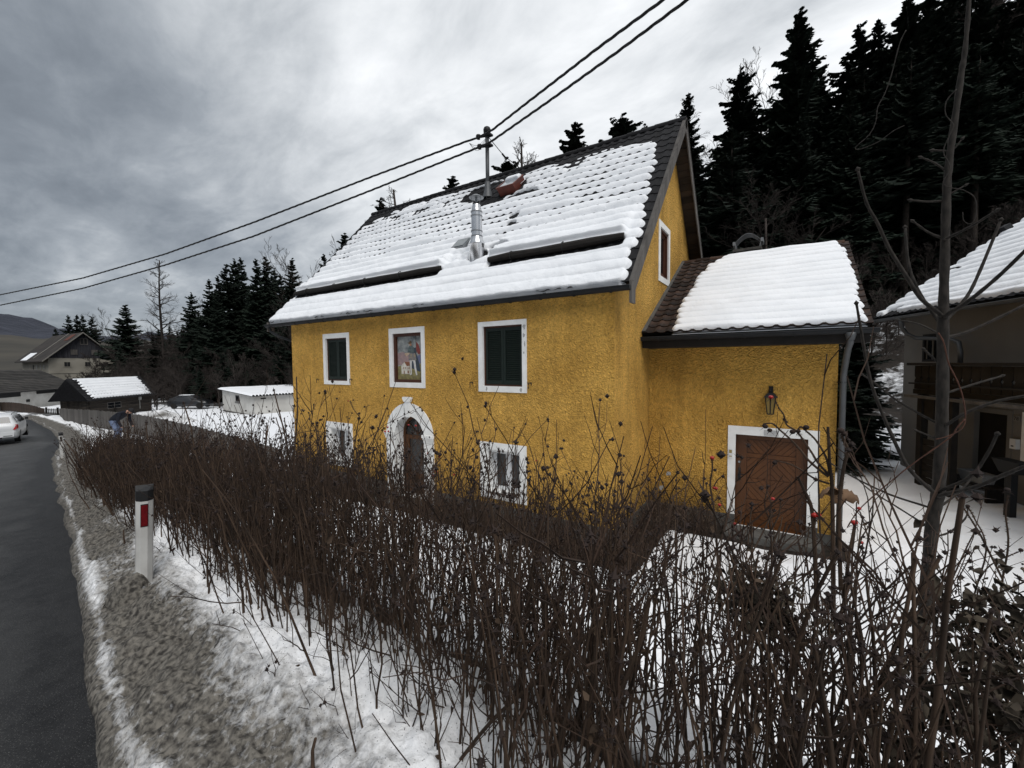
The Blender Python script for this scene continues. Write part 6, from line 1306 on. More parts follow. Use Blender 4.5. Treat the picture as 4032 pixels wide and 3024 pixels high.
for (li, var, x, y, z, h, wd_) in [(0,0,-143.2,26.7,-5.7,21.6,1.0),(1,1,-141.5,27.8,-5.6,21.7,1.0),(2,0,-143.2,29.1,-5.6,21.8,1.0),(3,2,-135.8,29.1,-5.4,20.7,1.0),(4,1,-152.9,26.1,-5.9,19.2,1.0),(5,2,-139.8,22.6,-5.5,15.1,1.0),(6,0,-114.7,27.4,-4.5,20.1,1.0),(7,2,-102.8,26.7,-3.2,18.2,1.35),(8,0,-77.6,24.4,-1.7,21.6,1.0),(9,3,-73.6,26.6,-1.6,16.0,1.0),(10,0,-69.2,27.2,-1.5,17.4,1.0),(10,1,-71.6,29.3,-1.6,18.7,1.0),(10,2,-67.2,28.6,-1.5,19.4,1.0),(10,3,-68.4,30.3,-1.5,20.8,1.0),(10,0,-72.0,32.8,-1.6,22.0,1.0),(10,1,-63.7,31.0,-1.4,20.2,1.0),(10,2,-64.6,32.8,-1.4,20.8,1.0),(10,3,-67.7,35.6,-1.5,20.3,1.0),(10,0,-60.7,32.8,-1.4,17.9,1.0),(11,1,-50.1,30.3,-1.2,20.1,1.0),(12,0,-54.5,31.0,-1.3,18.8,1.0),(13,1,-48.2,31.5,-1.2,18.5,1.0),(14,0,-46.1,33.0,-1.2,21.0,1.3),(15,2,-46.6,35.2,-1.2,22.8,1.0),(16,2,-40.7,34.3,-0.9,23.9,1.4),(17,0,-38.2,36.1,-0.6,26.0,1.4),(18,1,-36.5,39.6,0.2,26.3,1.3),(19,0,-35.1,40.6,0.6,26.1,1.4),(20,1,-35.6,45.1,1.3,25.9,1.0),(21,3,-28.5,42.6,1.8,26.1,1.4),(22,2,-29.7,46.7,2.5,26.9,1.0),(23,1,-24.3,40.5,2.0,26.1,1.3),(24,2,-19.0,41.7,3.2,25.3,1.4),(25,3,-14.3,42.3,4.2,24.1,1.5),(26,0,-14.2,49.7,6.4,24.1,1.0),(27,0,-10.3,50.0,7.5,25.0,1.0),(28,1,-8.8,46.1,6.5,23.9,1.0),(29,3,-4.5,49.0,8.2,24.5,1.15),(30,0,-3.3,59.7,12.3,27.0,1.0),(31,2,-2.0,65.6,14.8,27.8,1.0),(32,0,0.3,50.0,9.4,27.4,1.15),(33,2,2.3,53.4,11.1,21.2,1.0),(34,2,4.9,50.4,10.4,23.3,1.1),(35,1,6.6,54.1,12.2,23.8,1.0),(36,3,8.1,50.2,10.8,23.9,1.2),(37,0,10.7,56.9,14.1,24.8,1.1),(38,2,13.1,61.1,16.3,25.7,1.0),(39,0,14.7,59.6,15.9,25.5,1.0),(40,1,19.4,67.7,20.4,23.3,1.0),(41,1,15.0,54.6,13.8,18.9,1.2),(42,1,-1.7,32.0,2.5,14.7,1.25),(43,1,-50.3,14.9,-1.2,4.3,1.5),(44,1,-67.1,18.4,-1.5,6.2,1.3),(45,1,-60.8,20.1,-1.4,6.0,1.2),(46,0,-2.2,55.3,10.9,15.3,1.22),(47,3,6.8,61.4,15.2,15.5,1.12),(46,0,-5.9,56.3,10.5,16.9,0.96),(48,3,17.0,48.7,11.5,15.5,1.11),(49,1,21.7,64.9,19.7,17.5,1.21),(50,2,-5.5,37.5,4.0,13.5,1.05),(48,2,21.4,71.8,22.8,18.5,1.14),(48,2,29.9,88.2,32.9,14.5,1.24),(48,2,24.1,73.4,24.2,18.9,0.94),(51,3,7.8,65.4,17.0,19.0,1.21),(48,1,13.9,74.1,22.1,17.9,1.25),(51,3,0.4,39.1,5.3,16.7,1.0),(46,1,-1.3,61.4,13.4,17.1,1.21),(51,2,3.1,55.5,12.1,14.6,1.05),(48,2,13.1,53.6,13.0,16.2,0.9),(51,0,4.8,61.2,14.7,13.3,1.12),(46,2,-0.6,54.3,10.9,12.7,0.99),(51,2,3.7,67.9,17.1,13.3,1.08),(48,3,9.6,45.9,9.3,16.5,1.18),(49,2,17.8,50.6,12.4,18.1,0.98),(46,2,-6.6,51.8,8.8,15.0,1.02),(49,2,14.3,48.5,11.0,17.2,1.08),(47,3,7.0,41.8,7.3,18.4,1.1),(48,2,30.0,82.9,30.3,13.4,1.21),(48,0,26.7,86.2,31.0,19.9,0.91),(51,1,3.5,40.1,6.1,17.1,1.13),(51,1,8.2,57.1,13.7,17.2,0.99),(46,1,-3.7,53.9,10.1,18.3,1.19),(46,1,-11.7,52.3,7.8,21.1,0.99),(46,3,-7.6,33.0,2.3,14.7,1.24),(51,3,2.0,44.5,7.6,16.8,1.18),(51,2,10.2,66.9,18.2,13.6,1.12),(48,1,15.3,57.9,15.3,18.9,0.98),(46,0,-0.9,57.8,12.2,17.5,1.23),(47,0,3.9,72.8,19.0,17.7,1.23),(48,2,20.5,81.8,27.2,20.1,1.1),(50,0,-7.6,53.4,9.1,13.1,1.08),(51,0,11.3,68.5,19.1,16.6,0.91),(46,0,-6.6,50.0,8.2,18.1,0.91),(48,0,22.3,86.2,29.8,13.8,0.98),(50,2,-3.5,43.1,6.3,14.3,1.03),(51,3,3.5,51.6,10.6,17.6,1.2),(49,1,23.9,67.4,21.3,16.1,1.13),(49,1,17.2,52.8,13.3,14.2,0.95),(48,3,13.0,50.0,11.5,16.1,1.11),(51,3,14.6,83.1,26.2,21.2,1.18),(46,3,-13.5,65.1,11.3,13.9,1.22),(48,2,24.8,76.9,26.0,19.9,0.98),(48,1,27.2,88.1,32.1,14.1,1.05),(48,0,11.7,46.8,9.9,14.2,1.02),(47,3,5.3,58.0,13.5,16.1,0.94),(47,2,1.2,70.5,17.4,14.0,0.93),(46,3,-1.2,63.9,14.3,14.9,1.08),(46,1,-7.6,42.2,5.4,15.1,1.03),(51,0,0.2,43.2,6.8,13.5,1.15),(46,1,-3.2,41.0,5.6,14.2,1.2),(48,2,19.6,69.5,21.3,15.2,1.17),(50,2,-12.0,58.8,9.8,15.8,1.09),(49,1,10.7,42.9,8.2,17.1,1.08),(47,0,4.9,46.5,8.8,19.0,1.1),(48,0,31.9,90.9,34.4,13.2,1.03),(46,2,-1.6,37.8,4.6,13.0,1.2),(48,0,27.4,81.2,28.8,17.4,1.2),(51,3,6.4,69.0,18.1,19.8,0.93),(46,1,-3.8,63.4,13.5,14.9,0.97),(48,2,20.4,57.6,16.0,14.2,1.12),(51,3,1.5,41.6,6.4,13.8,1.18),(48,2,25.0,70.9,23.2,19.3,1.01),(50,0,-8.0,56.7,10.2,13.2,0.97),(48,3,19.2,55.5,14.8,16.9,0.96),(48,2,19.5,76.7,24.6,18.7,1.18),(48,3,19.9,85.3,28.6,13.6,0.93),(48,0,16.7,72.1,21.8,17.2,1.06),(51,0,7.6,45.0,8.6,14.1,1.24),(51,3,10.2,77.3,22.6,15.6,0.96),(46,1,-9.9,61.0,11.1,14.5,1.23),(51,0,-0.1,72.0,17.7,17.1,1.06),(46,1,-8.7,51.4,8.2,17.9,0.99),(46,3,-1.4,47.3,8.1,16.9,1.23),(48,0,34.2,93.5,35.9,11.8,0.91),(47,2,7.3,75.4,21.0,19.8,1.24),(51,2,3.1,70.5,17.9,16.2,1.16),(50,2,-3.6,34.3,3.1,17.0,1.24),(48,2,24.7,89.5,32.0,13.5,1.05),(51,2,0.6,45.7,7.9,15.4,0.92),(51,1,5.6,63.5,15.8,13.8,1.16),(48,2,19.4,64.3,18.9,18.8,0.91),(50,3,-9.3,48.4,7.2,13.8,1.08),(52,1,-71.7,46.9,-1.3,19.8,1.0),(52,1,-61.3,40.7,-1.3,12.8,1.1),(53,2,-64.4,26.1,-1.4,14.7,0.91),(54,2,-68.7,39.1,-1.5,14.9,0.94),(54,3,-62.0,38.0,-1.4,15.2,0.97),(52,0,-52.0,38.6,-1.1,13.8,0.99),(52,0,-68.2,51.8,-0.7,13.2,0.95),(53,0,-88.9,39.3,-1.9,10.8,1.14),(53,2,-82.5,32.7,-1.8,11.2,1.24),(52,1,-76.0,34.7,-1.6,11.8,0.95),(52,1,-68.9,43.4,-1.4,14.7,1.04),(53,1,-80.7,33.7,-1.7,13.1,0.92),(52,1,-58.9,45.1,-0.8,13.8,1.25),(52,0,-64.2,29.1,-1.4,11.4,1.23),(53,2,-77.2,28.0,-1.7,11.0,1.09),(54,2,-50.8,37.0,-1.2,18.2,1.09),(52,3,-59.4,41.9,-1.1,14.1,0.95),(54,0,-54.2,41.4,-0.9,18.4,1.04),(52,0,-73.7,49.6,-1.2,16.9,1.06),(52,2,-62.9,36.0,-1.4,15.9,1.12),(52,2,-72.2,41.6,-1.6,16.9,1.0),(52,3,-59.9,38.5,-1.3,16.4,0.95),(54,3,-81.2,38.4,-1.7,11.8,1.25),(53,3,-80.0,30.7,-1.7,10.6,1.16),(52,3,-73.6,36.3,-1.6,10.1,1.05),(52,1,-63.6,46.7,-0.9,11.0,0.9),(54,3,-55.3,37.5,-1.3,13.4,0.98),(53,0,-88.3,36.7,-1.9,14.3,1.07),(54,3,-57.0,44.4,-0.8,11.4,1.11),(54,3,-75.3,45.2,-1.6,12.3,1.24),(55,3,-84.9,37.2,-1.8,11.8,1.0),(52,2,-61.2,47.6,-0.7,15.3,1.21),(52,2,-80.5,36.0,-1.7,13.4,1.05),(54,2,-61.2,34.6,-1.4,16.5,1.11),(55,1,-84.4,35.2,-1.8,13.9,1.12),(52,0,-58.8,30.3,-1.3,13.7,1.1),(54,3,-86.1,38.6,-1.8,16.9,1.02),(54,1,-79.6,37.7,-1.7,15.8,1.2),(52,0,-70.9,37.4,-1.6,17.5,1.1),(52,0,-80.8,44.9,-1.7,18.1,1.05),(52,1,-74.6,42.0,-1.6,14.2,1.0),(54,0,-80.9,42.3,-1.7,15.5,1.11),(54,0,-56.3,35.3,-1.3,16.7,1.22),(52,2,-60.7,43.3,-1.1,14.0,0.98),(55,1,-74.0,30.1,-1.6,16.5,1.13),(53,2,-89.7,35.4,-1.9,11.3,1.24),(52,2,-63.5,41.2,-1.4,16.9,1.0),(52,1,-78.8,35.0,-1.7,15.5,0.94),(54,1,-57.9,37.2,-1.3,10.9,0.93),(54,1,-72.7,39.4,-1.6,18.2,1.08),(52,1,-64.8,38.3,-1.4,11.3,1.03),(52,3,-49.1,38.7,-1.0,15.0,0.91),(53,0,-84.5,31.1,-1.8,10.6,0.92),(52,1,-48.1,36.9,-1.1,19.6,1.16),(53,2,-68.0,24.7,-1.5,8.6,1.1),(56,3,-101.4,29.0,-3.1,10.8,1.16),(57,2,-110.5,35.7,-4.0,13.7,1.11),(56,1,-122.1,39.7,-5.1,6.4,1.01),(56,2,-118.4,38.3,-4.8,9.6,1.03),(57,3,-90.5,31.5,-2.0,11.6,1.0),(57,3,-92.2,24.3,-2.1,7.6,1.15),(57,3,-120.8,30.0,-5.0,9.8,1.11),(57,1,-80.7,24.0,-1.7,10.2,1.1),(56,0,-120.1,39.4,-5.0,6.8,0.94),(57,3,-92.5,33.5,-2.2,7.2,1.07),(57,2,-100.2,32.0,-3.0,6.2,1.01),(56,1,-126.2,36.0,-5.2,8.3,1.2),(57,2,-88.4,31.5,-1.9,11.9,1.17),(57,2,-83.2,29.2,-1.8,11.8,1.19),(56,2,-87.8,23.4,-1.9,8.2,0.97),(57,0,-130.0,33.2,-5.3,13.2,1.06),(57,1,-106.8,28.6,-3.6,9.2,1.06),(56,2,-98.4,25.7,-2.8,6.7,1.18),(57,0,-85.3,29.2,-1.8,10.2,0.96),(56,0,-109.0,30.2,-3.9,7.8,1.04),(56,1,-93.7,26.1,-2.3,9.6,1.07),(56,1,-90.5,22.7,-2.0,10.0,1.2),(57,2,-96.6,27.5,-2.6,8.9,1.07),(57,1,-99.2,29.8,-2.9,9.8,1.24),(56,2,-125.6,31.4,-5.2,7.4,0.93),(57,0,-116.9,35.9,-4.7,12.2,1.24),(56,0,-113.5,29.1,-4.3,10.0,1.25),(57,0,-116.2,38.0,-4.6,10.4,0.97),(57,3,-86.4,21.5,-1.8,8.5,0.91),(57,2,-122.1,37.0,-5.1,7.7,1.17),(56,3,-81.9,30.5,-1.8,10.7,1.08),(57,2,-92.9,28.6,-2.2,11.3,1.0),(57,3,-116.0,32.5,-4.6,7.4,1.16),(57,0,-95.6,30.1,-2.5,11.2,1.12),(58,3,-3.5,31.4,2.1,5.5,1.09),(59,3,10.7,36.6,5.6,7.5,1.17),(59,1,9.8,40.7,7.2,7.0,1.2),(59,0,16.1,45.9,10.1,6.3,1.0),(60,2,4.5,34.5,4.1,3.7,0.96),(59,0,4.8,32.7,3.4,4.4,1.02),(61,1,-2.9,25.9,0.5,4.2,1.07),(59,2,5.8,35.8,4.7,3.5,0.95),(58,3,1.6,30.6,2.3,6.3,0.95),(60,3,13.1,43.9,8.8,6.6,1.01),(58,0,-1.1,28.3,1.3,7.1,1.04),(60,2,8.8,36.2,5.2,5.8,1.14),(60,2,11.2,38.5,6.4,7.5,1.25),(61,2,0.4,34.1,3.5,5.2,1.01),(60,1,13.4,41.8,8.0,5.2,1.13),(59,1,11.8,40.7,7.4,4.5,1.03),(59,3,12.8,36.8,5.8,6.1,1.2),(61,1,2.2,34.1,3.7,4.1,1.18),(61,0,-2.1,33.0,2.8,3.5,1.1),(60,2,3.9,31.0,2.7,5.3,1.12),(59,2,7.8,39.8,6.5,5.6,1.05),(59,1,7.5,33.3,3.9,5.1,1.04),(59,0,3.8,37.5,5.2,7.0,1.1),(58,1,-1.4,34.7,3.5,5.5,1.13),(61,3,-0.3,30.0,1.9,5.5,1.22),(59,3,5.8,38.6,5.8,6.1,1.0),(59,1,13.6,39.8,7.2,4.0,1.13),(58,0,0.9,28.2,1.4,6.6,1.04),(58,3,1.3,36.7,4.6,4.0,1.05),(61,1,-2.5,29.7,1.6,5.7,0.91),(59,2,7.4,37.5,5.6,4.1,1.12),(59,1,10.1,34.3,4.6,4.8,1.04),(59,1,9.4,38.7,6.3,4.8,1.19),(58,0,0.2,32.2,2.8,4.5,1.01),(60,2,15.0,42.8,8.6,7.1,1.22),(59,1,3.1,35.8,4.4,4.5,1.09),(58,1,-3.1,28.0,1.0,6.0,1.24),(60,2,2.6,32.4,3.1,6.8,1.22),(59,0,14.4,45.2,9.6,5.3,1.2),(62,0,-49.4,24.6,-1.2,5.9,0.91),(63,2,-49.7,26.6,-1.2,8.3,1.09),(63,0,-60.3,25.1,-1.4,7.2,0.98),(63,1,-53.5,27.0,-1.3,4.6,1.07),(64,1,-47.2,26.1,-1.2,5.0,1.04),(63,2,-53.8,19.9,-1.3,4.7,1.25),(62,2,-47.3,24.1,-1.2,4.5,1.13),(64,3,-57.8,22.4,-1.3,4.8,1.02),(62,1,-63.5,24.1,-1.4,6.4,1.23),(63,1,-56.9,24.4,-1.3,6.1,1.19),(62,2,-61.1,23.2,-1.4,4.3,1.17),(63,0,-54.4,22.4,-1.3,7.0,1.05),(63,1,-51.8,29.0,-1.2,5.4,1.2),(64,0,-66.4,25.8,-1.5,2.9,0.97),(63,3,-54.0,25.1,-1.3,4.4,1.16),(63,0,-61.0,28.3,-1.4,5.5,1.01),(63,0,-58.3,27.7,-1.3,5.9,1.09),(64,3,-51.0,22.2,-1.2,6.7,1.15),(64,3,-56.0,28.1,-1.3,6.8,1.2),(64,1,-51.7,26.9,-1.2,8.8,1.24),(64,1,-57.0,31.0,-1.3,6.0,0.99),(62,0,-52.1,23.6,-1.2,6.7,1.19),(64,0,-62.0,26.8,-1.4,5.0,1.1),(63,0,-53.9,28.8,-1.3,4.3,1.18),(64,3,-56.9,26.4,-1.3,5.2,0.9),(62,3,-56.6,20.8,-1.3,5.3,0.97),(63,3,-59.7,21.7,-1.4,5.1,0.94),(62,3,-59.2,23.6,-1.3,7.7,0.96),(64,2,-45.3,25.4,-1.1,5.7,0.91),(64,3,-52.3,21.0,-1.2,5.1,0.95),(62,0,-65.5,24.1,-1.4,2.9,1.1),(65,0,-70.6,22.9,-1.5,7.7,1.18),(66,2,-74.1,23.8,-1.6,5.1,0.91),(67,0,-72.6,19.6,-1.6,4.4,1.18),(68,3,-77.8,17.5,-1.7,4.5,1.01),(67,1,-62.8,16.6,-1.4,4.8,1.0),(67,3,-87.2,19.8,-1.9,3.1,0.93),(66,1,-58.0,19.6,-1.3,5.0,0.91),(66,1,-62.9,18.5,-1.4,5.0,1.22),(65,3,-69.6,21.4,-1.5,5.7,1.05),(67,1,-79.6,19.8,-1.7,6.1,1.17),(68,1,-85.0,22.9,-1.8,6.5,1.0),(68,1,-76.2,16.4,-1.6,7.5,1.15),(68,0,-83.2,20.5,-1.8,5.9,1.05),(66,3,-72.8,22.2,-1.6,4.6,1.2),(68,0,-75.2,19.0,-1.6,6.5,1.06),(65,0,-63.7,21.4,-1.4,7.3,1.01),(68,2,-69.9,17.8,-1.5,3.1,1.02),(68,0,-64.8,18.7,-1.4,4.3,1.22),(66,1,-76.7,22.6,-1.7,5.4,0.92),(67,1,-68.3,16.7,-1.5,6.2,0.98),(65,2,-66.4,22.2,-1.5,6.6,1.25),(67,0,-90.1,19.4,-1.9,6.6,0.96),(65,1,-79.0,26.7,-1.7,3.6,1.21),(68,0,-74.5,21.0,-1.6,3.9,0.96),(65,3,-80.8,26.0,-1.7,6.2,1.13),(68,2,-65.7,16.2,-1.4,5.3,1.11),(66,2,-71.8,26.7,-1.6,3.9,1.14),(68,0,-71.9,16.8,-1.6,3.5,1.12),(68,2,-81.1,21.3,-1.7,6.6,0.98),(67,2,-73.9,16.4,-1.6,3.8,0.98),(67,0,-79.2,22.0,-1.7,4.2,0.97),(68,1,-77.3,20.7,-1.7,6.1,1.06),(68,2,-81.3,18.8,-1.7,3.3,1.2),(66,2,-69.8,24.8,-1.5,4.2,1.16),(51,1,11.6,71.0,20.2,22.0,1.15),(48,1,18.7,79.5,25.7,25.1,1.11),(48,3,11.2,54.1,13.0,22.5,0.95),(48,0,18.4,58.0,15.9,19.2,1.07),(48,2,14.6,76.6,23.3,23.2,0.93),(51,3,9.2,63.7,16.6,22.1,0.91),(48,3,14.0,69.9,20.3,23.4,1.18),(48,2,32.5,88.7,33.4,20.7,1.02),(48,2,10.0,51.5,11.7,21.1,1.22),(48,2,29.5,85.8,31.6,20.9,0.99),(48,2,18.5,61.8,17.6,19.7,1.04),(48,1,21.9,68.9,21.6,20.7,1.15),(48,3,16.9,60.6,16.7,20.9,1.18),(48,1,18.0,81.3,26.3,24.1,1.19),(51,3,6.3,56.3,13.0,18.4,1.18),(48,3,11.6,58.9,15.1,22.9,0.91),(48,3,12.0,63.6,17.1,22.0,1.13),(48,0,25.5,82.5,28.9,19.4,1.11),(51,3,9.5,59.0,14.7,19.9,1.18),(48,1,20.0,59.3,16.8,19.7,1.22),(48,2,15.6,68.9,20.1,23.8,1.08),(51,1,7.1,47.9,9.7,19.6,0.92),(48,3,23.7,81.0,27.7,18.6,1.13),(48,3,25.7,72.6,24.2,20.5,1.24),(51,2,13.9,79.8,24.6,23.1,1.03),(48,2,27.4,78.3,27.4,16.3,1.02),(48,2,17.0,78.0,24.6,23.1,1.04),(51,1,8.9,53.0,12.1,19.5,1.11),(48,1,14.9,63.6,17.7,21.3,0.94),(48,2,13.9,56.3,14.3,22.1,1.15),(48,1,21.1,62.6,18.5,20.3,1.0),(48,3,23.9,65.2,20.2,19.6,0.93),(51,0,8.3,69.3,18.8,22.7,1.23),(48,0,18.1,75.2,23.6,20.3,0.92),(46,1,-3.9,67.6,15.0,19.6,0.97),(46,3,-5.3,45.6,6.9,17.6,1.2),(46,3,-6.8,58.3,11.0,19.8,1.19),(46,1,-2.9,50.0,8.9,17.5,1.04),(46,0,-2.3,51.8,9.6,17.5,1.17),(51,1,0.3,60.2,13.3,14.8,1.14),(51,3,0.3,52.5,10.4,18.7,1.2),(46,0,-6.8,60.2,11.6,13.5,1.23),(46,3,-8.3,66.0,13.2,13.4,1.19),(46,1,-1.7,68.1,15.8,14.3,0.99),(68,0,-79.9,14.7,-1.7,4.7,1.4),(68,0,-83.0,16.2,-1.8,4.3,1.4),(68,0,-77.8,16.0,-1.7,3.8,1.4),(68,0,-81.0,17.5,-1.7,4.7,1.4),(68,0,-76.0,17.2,-1.6,4.2,1.4),(68,0,-79.1,18.7,-1.7,3.8,1.4),(68,0,-74.1,18.5,-1.6,4.6,1.4),(48,3,15.7,74.0,22.5,23.5,1.12),(51,2,8.9,83.0,24.6,22.3,0.94),(47,1,12.3,86.8,27.1,23.6,1.09),(51,1,7.1,58.8,14.2,20.9,0.95),(51,3,12.0,75.3,22.1,21.0,1.02),(48,1,20.9,78.2,25.6,23.3,0.98),(51,2,11.7,78.2,23.3,23.7,0.92),(49,3,13.0,65.4,18.1,22.6,1.05),(51,2,12.1,85.0,26.3,23.0,0.97),(48,1,18.0,89.1,29.8,22.2,1.09),(48,0,34.1,100.9,36.7,23.9,1.1),(51,1,8.7,72.7,20.2,16.7,1.02),(48,3,22.5,79.7,26.8,16.3,1.0),(47,1,10.2,81.6,24.4,21.8,1.14),(48,1,21.5,74.3,24.0,22.2,1.09),(48,0,23.6,92.0,32.9,25.6,1.21),(49,3,15.4,66.6,19.1,22.5,1.12),(48,1,25.8,75.0,25.3,17.2,1.23),(48,2,33.8,96.7,36.7,20.9,1.14),(48,2,29.7,91.7,34.6,20.1,1.17),(48,0,28.0,84.5,30.6,19.3,1.09),(48,3,17.0,86.6,28.4,19.7,1.07),(48,2,17.7,83.7,27.3,23.8,1.21),(48,0,27.1,91.4,33.6,20.1,1.07),(51,1,10.2,61.4,15.9,18.1,0.99),(48,2,26.3,93.5,34.4,17.5,1.09),(56,1,-102.7,36.9,-3.2,9.9,1.0),(56,3,-83.2,26.6,-1.8,10.6,1.14),(57,1,-97.7,32.4,-2.7,9.9,1.07),(56,2,-103.1,33.5,-3.2,11.4,0.92),(56,3,-72.1,24.4,-1.6,9.8,1.22),(57,1,-87.5,29.3,-1.9,11.4,1.08),(57,1,-100.5,38.3,-3.0,9.0,1.24),(56,3,-103.4,31.3,-3.3,12.4,1.12),(57,3,-100.4,35.3,-3.0,13.3,1.16),(56,3,-112.2,31.4,-4.2,12.2,1.23),(57,1,-103.5,39.3,-3.3,10.4,0.91),(57,2,-106.6,32.8,-3.6,13.7,0.99),(56,2,-108.8,36.9,-3.9,14.7,1.02),(56,1,-90.3,26.0,-1.9,10.6,1.11),(56,0,-88.9,27.5,-1.9,11.9,1.11),(56,2,-105.7,40.5,-3.5,16.9,1.02),(56,0,-93.2,31.8,-2.2,12.4,0.93),(56,1,-97.5,35.3,-2.7,10.8,1.25),(56,3,-87.8,34.1,-1.9,7.6,1.04),(56,0,-97.3,29.5,-2.6,10.3,1.14),(57,0,-94.7,34.6,-2.4,14.8,1.15),(56,0,-90.3,29.7,-1.9,9.2,1.2),(56,1,-83.0,24.6,-1.8,9.9,1.23),(56,0,-75.6,29.1,-1.6,16.1,1.14),(56,2,-97.9,38.1,-2.7,7.7,1.02),(57,1,-113.2,33.6,-4.3,13.3,1.14),(57,1,-111.3,33.8,-4.1,9.7,1.24),(56,1,-96.3,33.5,-2.5,14.8,0.97),(56,3,-106.2,35.8,-3.6,13.5,1.24),(56,0,-75.9,25.4,-1.6,10.0,1.08),(57,1,-148.2,35.2,-5.8,12.7,1.19),(57,1,-176.1,30.2,-6.6,13.9,1.02),(57,2,-135.2,32.5,-5.4,14.5,1.07),(57,1,-145.7,36.1,-5.7,14.3,1.04),(56,1,-154.5,39.3,-6.0,13.6,1.23),(56,0,-158.0,28.8,-6.0,12.3,1.17),(57,1,-153.4,41.8,-5.9,10.3,1.06),(57,2,-139.9,31.9,-5.5,13.2,0.98),(57,2,-171.2,31.6,-6.4,7.4,1.14),(57,0,-167.0,38.5,-6.3,11.4,1.05),(56,0,-154.7,37.3,-6.0,13.5,1.17),(57,0,-151.9,31.2,-5.9,14.5,1.14),(56,0,-171.6,29.3,-6.4,13.2,1.07),(57,3,-140.1,34.5,-5.6,12.8,1.18),(56,1,-152.5,36.6,-5.9,8.7,1.11),(57,0,-149.2,26.4,-5.8,14.1,1.14),(56,0,-142.6,34.6,-5.6,16.2,1.18),(57,3,-159.8,37.8,-6.1,15.8,1.03),(56,2,-166.6,34.1,-6.3,17.5,1.0),(57,2,-143.9,38.3,-5.7,15.8,1.2),(57,0,-165.0,27.2,-6.2,11.3,1.23),(57,0,-149.8,29.7,-5.8,11.0,0.96),(56,2,-161.1,33.9,-6.1,11.9,1.2),(57,0,-163.1,29.7,-6.2,7.3,0.99),(57,1,-146.8,37.6,-5.7,10.8,1.0),(56,2,-148.0,30.4,-5.8,12.4,0.94),(57,0,-142.5,40.4,-5.6,14.0,1.11),(57,3,-142.3,37.0,-5.6,10.3,1.07),(56,1,-158.0,33.8,-6.0,7.3,1.24),(56,0,-157.5,38.8,-6.0,13.0,1.16),(56,3,-152.8,28.4,-5.9,17.8,1.15),(57,3,-140.7,25.8,-5.6,11.3,0.9),(57,2,-150.5,35.7,-5.8,13.5,1.03),(57,2,-145.9,30.1,-5.7,16.3,1.17),(57,2,-137.0,33.7,-5.5,12.3,1.0),(57,0,-168.1,30.8,-6.3,17.0,1.02),(57,2,-138.9,27.2,-5.5,13.1,1.21),(57,0,-165.1,31.3,-6.2,8.3,1.16),(57,3,-161.8,27.2,-6.2,16.4,1.0),(57,3,-156.5,44.0,-6.0,12.6,1.21),(57,3,-108.0,34.4,-3.8,8.3,0.92),(57,1,-84.8,27.4,-1.8,9.9,1.04),(57,2,-86.4,30.9,-1.8,10.1,1.12),(57,1,-94.8,28.1,-2.4,9.7,1.05),(56,3,-94.1,36.3,-2.3,17.1,0.92),(56,1,-109.0,32.3,-3.9,12.0,1.18),(57,2,-92.0,30.3,-2.1,11.3,1.22),(57,3,-96.0,37.6,-2.5,11.4,0.92),(57,1,-80.6,27.8,-1.7,11.8,1.02),(57,0,-77.6,30.1,-1.7,7.7,0.95),(57,0,-85.0,33.1,-1.8,9.9,1.07),(57,0,-78.9,28.6,-1.7,10.9,0.94),(57,3,-95.1,31.9,-2.4,8.2,1.24),(57,2,-106.0,38.1,-3.6,14.2,1.1),(57,0,-105.3,34.0,-3.5,15.4,1.04),(57,3,-86.4,26.4,-1.8,11.5,1.16),(57,3,-104.3,35.7,-3.4,14.6,0.95),(57,3,-92.2,35.8,-2.1,14.6,0.93),(57,2,-89.9,33.4,-1.9,15.6,0.94),(57,2,-99.1,33.6,-2.8,9.1,1.08)]: kd, lab, grp = TREELABELS[li]; plant(kd, var, x, y, z, h, lab, grp, wd_)

# conifers beside the neighbour
for (x, y, h, lab, w_) in ((1.2, 16.9, 3.9, 'dark bushy conifer between the annex and the white house', 1.9), (2.0, 19.6, 5.2, 'taller dark conifer behind the bushy one in the gap beside the white house', 1.5)):
    t = plant('spruce', 0, x, y, float(ground_z(x, y)), h, lab, None, w_)

# ================================================================ YOUNG TREE IN THE FOREGROUND
SAPB = mat('sapling_bark', (.040, .034, .029), (.016, .014, .012), scale=60, rough=.9, bump=.002, bscale=140, stretch=(1, 1, .35), contrast=1.4)
sap = empty('young_tree', (0.615,2.95,1.846), 'slender leafless young tree with upcurving branches rising through the hedge at right', 'young tree')
def smooth_path(pts, k=5):
    pts = [Vector(p) for p in pts]; out = []
    for i in range(len(pts)-1):
        p0 = pts[max(i-1, 0)]; p1 = pts[i]; p2 = pts[i+1]; p3 = pts[min(i+2, len(pts)-1)]
        for j in range(k):
            t = j/k; out.append(.5*((2*p1)+(p2-p0)*t+(2*p0-5*p1+4*p2-p3)*t*t+(3*p1-p0-3*p2+p3)*t*t*t))
    out.append(pts[-1]); return out
TR = smooth_path([(0.693,2.95,5.235),(0.684,2.95,4.901),(0.672,2.95,4.755),(0.644,2.95,4.369),(0.64,2.95,4.172),(0.644,2.95,3.723),(0.645,2.95,3.595),(0.656,2.95,3.079),(0.653,2.95,2.741),(0.636,2.95,2.563),(0.618,2.95,2.036),(0.613,2.95,1.77),(0.614,2.95,1.492)], 6)
b = MB(); nT = len(TR); b.tube(TR, [.0070+.0205*min(1, i/(nT*.66))+.0015*math.sin(i*2.1) for i in range(nT)], 10); b.build('trunk', SAPB, sap, smooth=True)
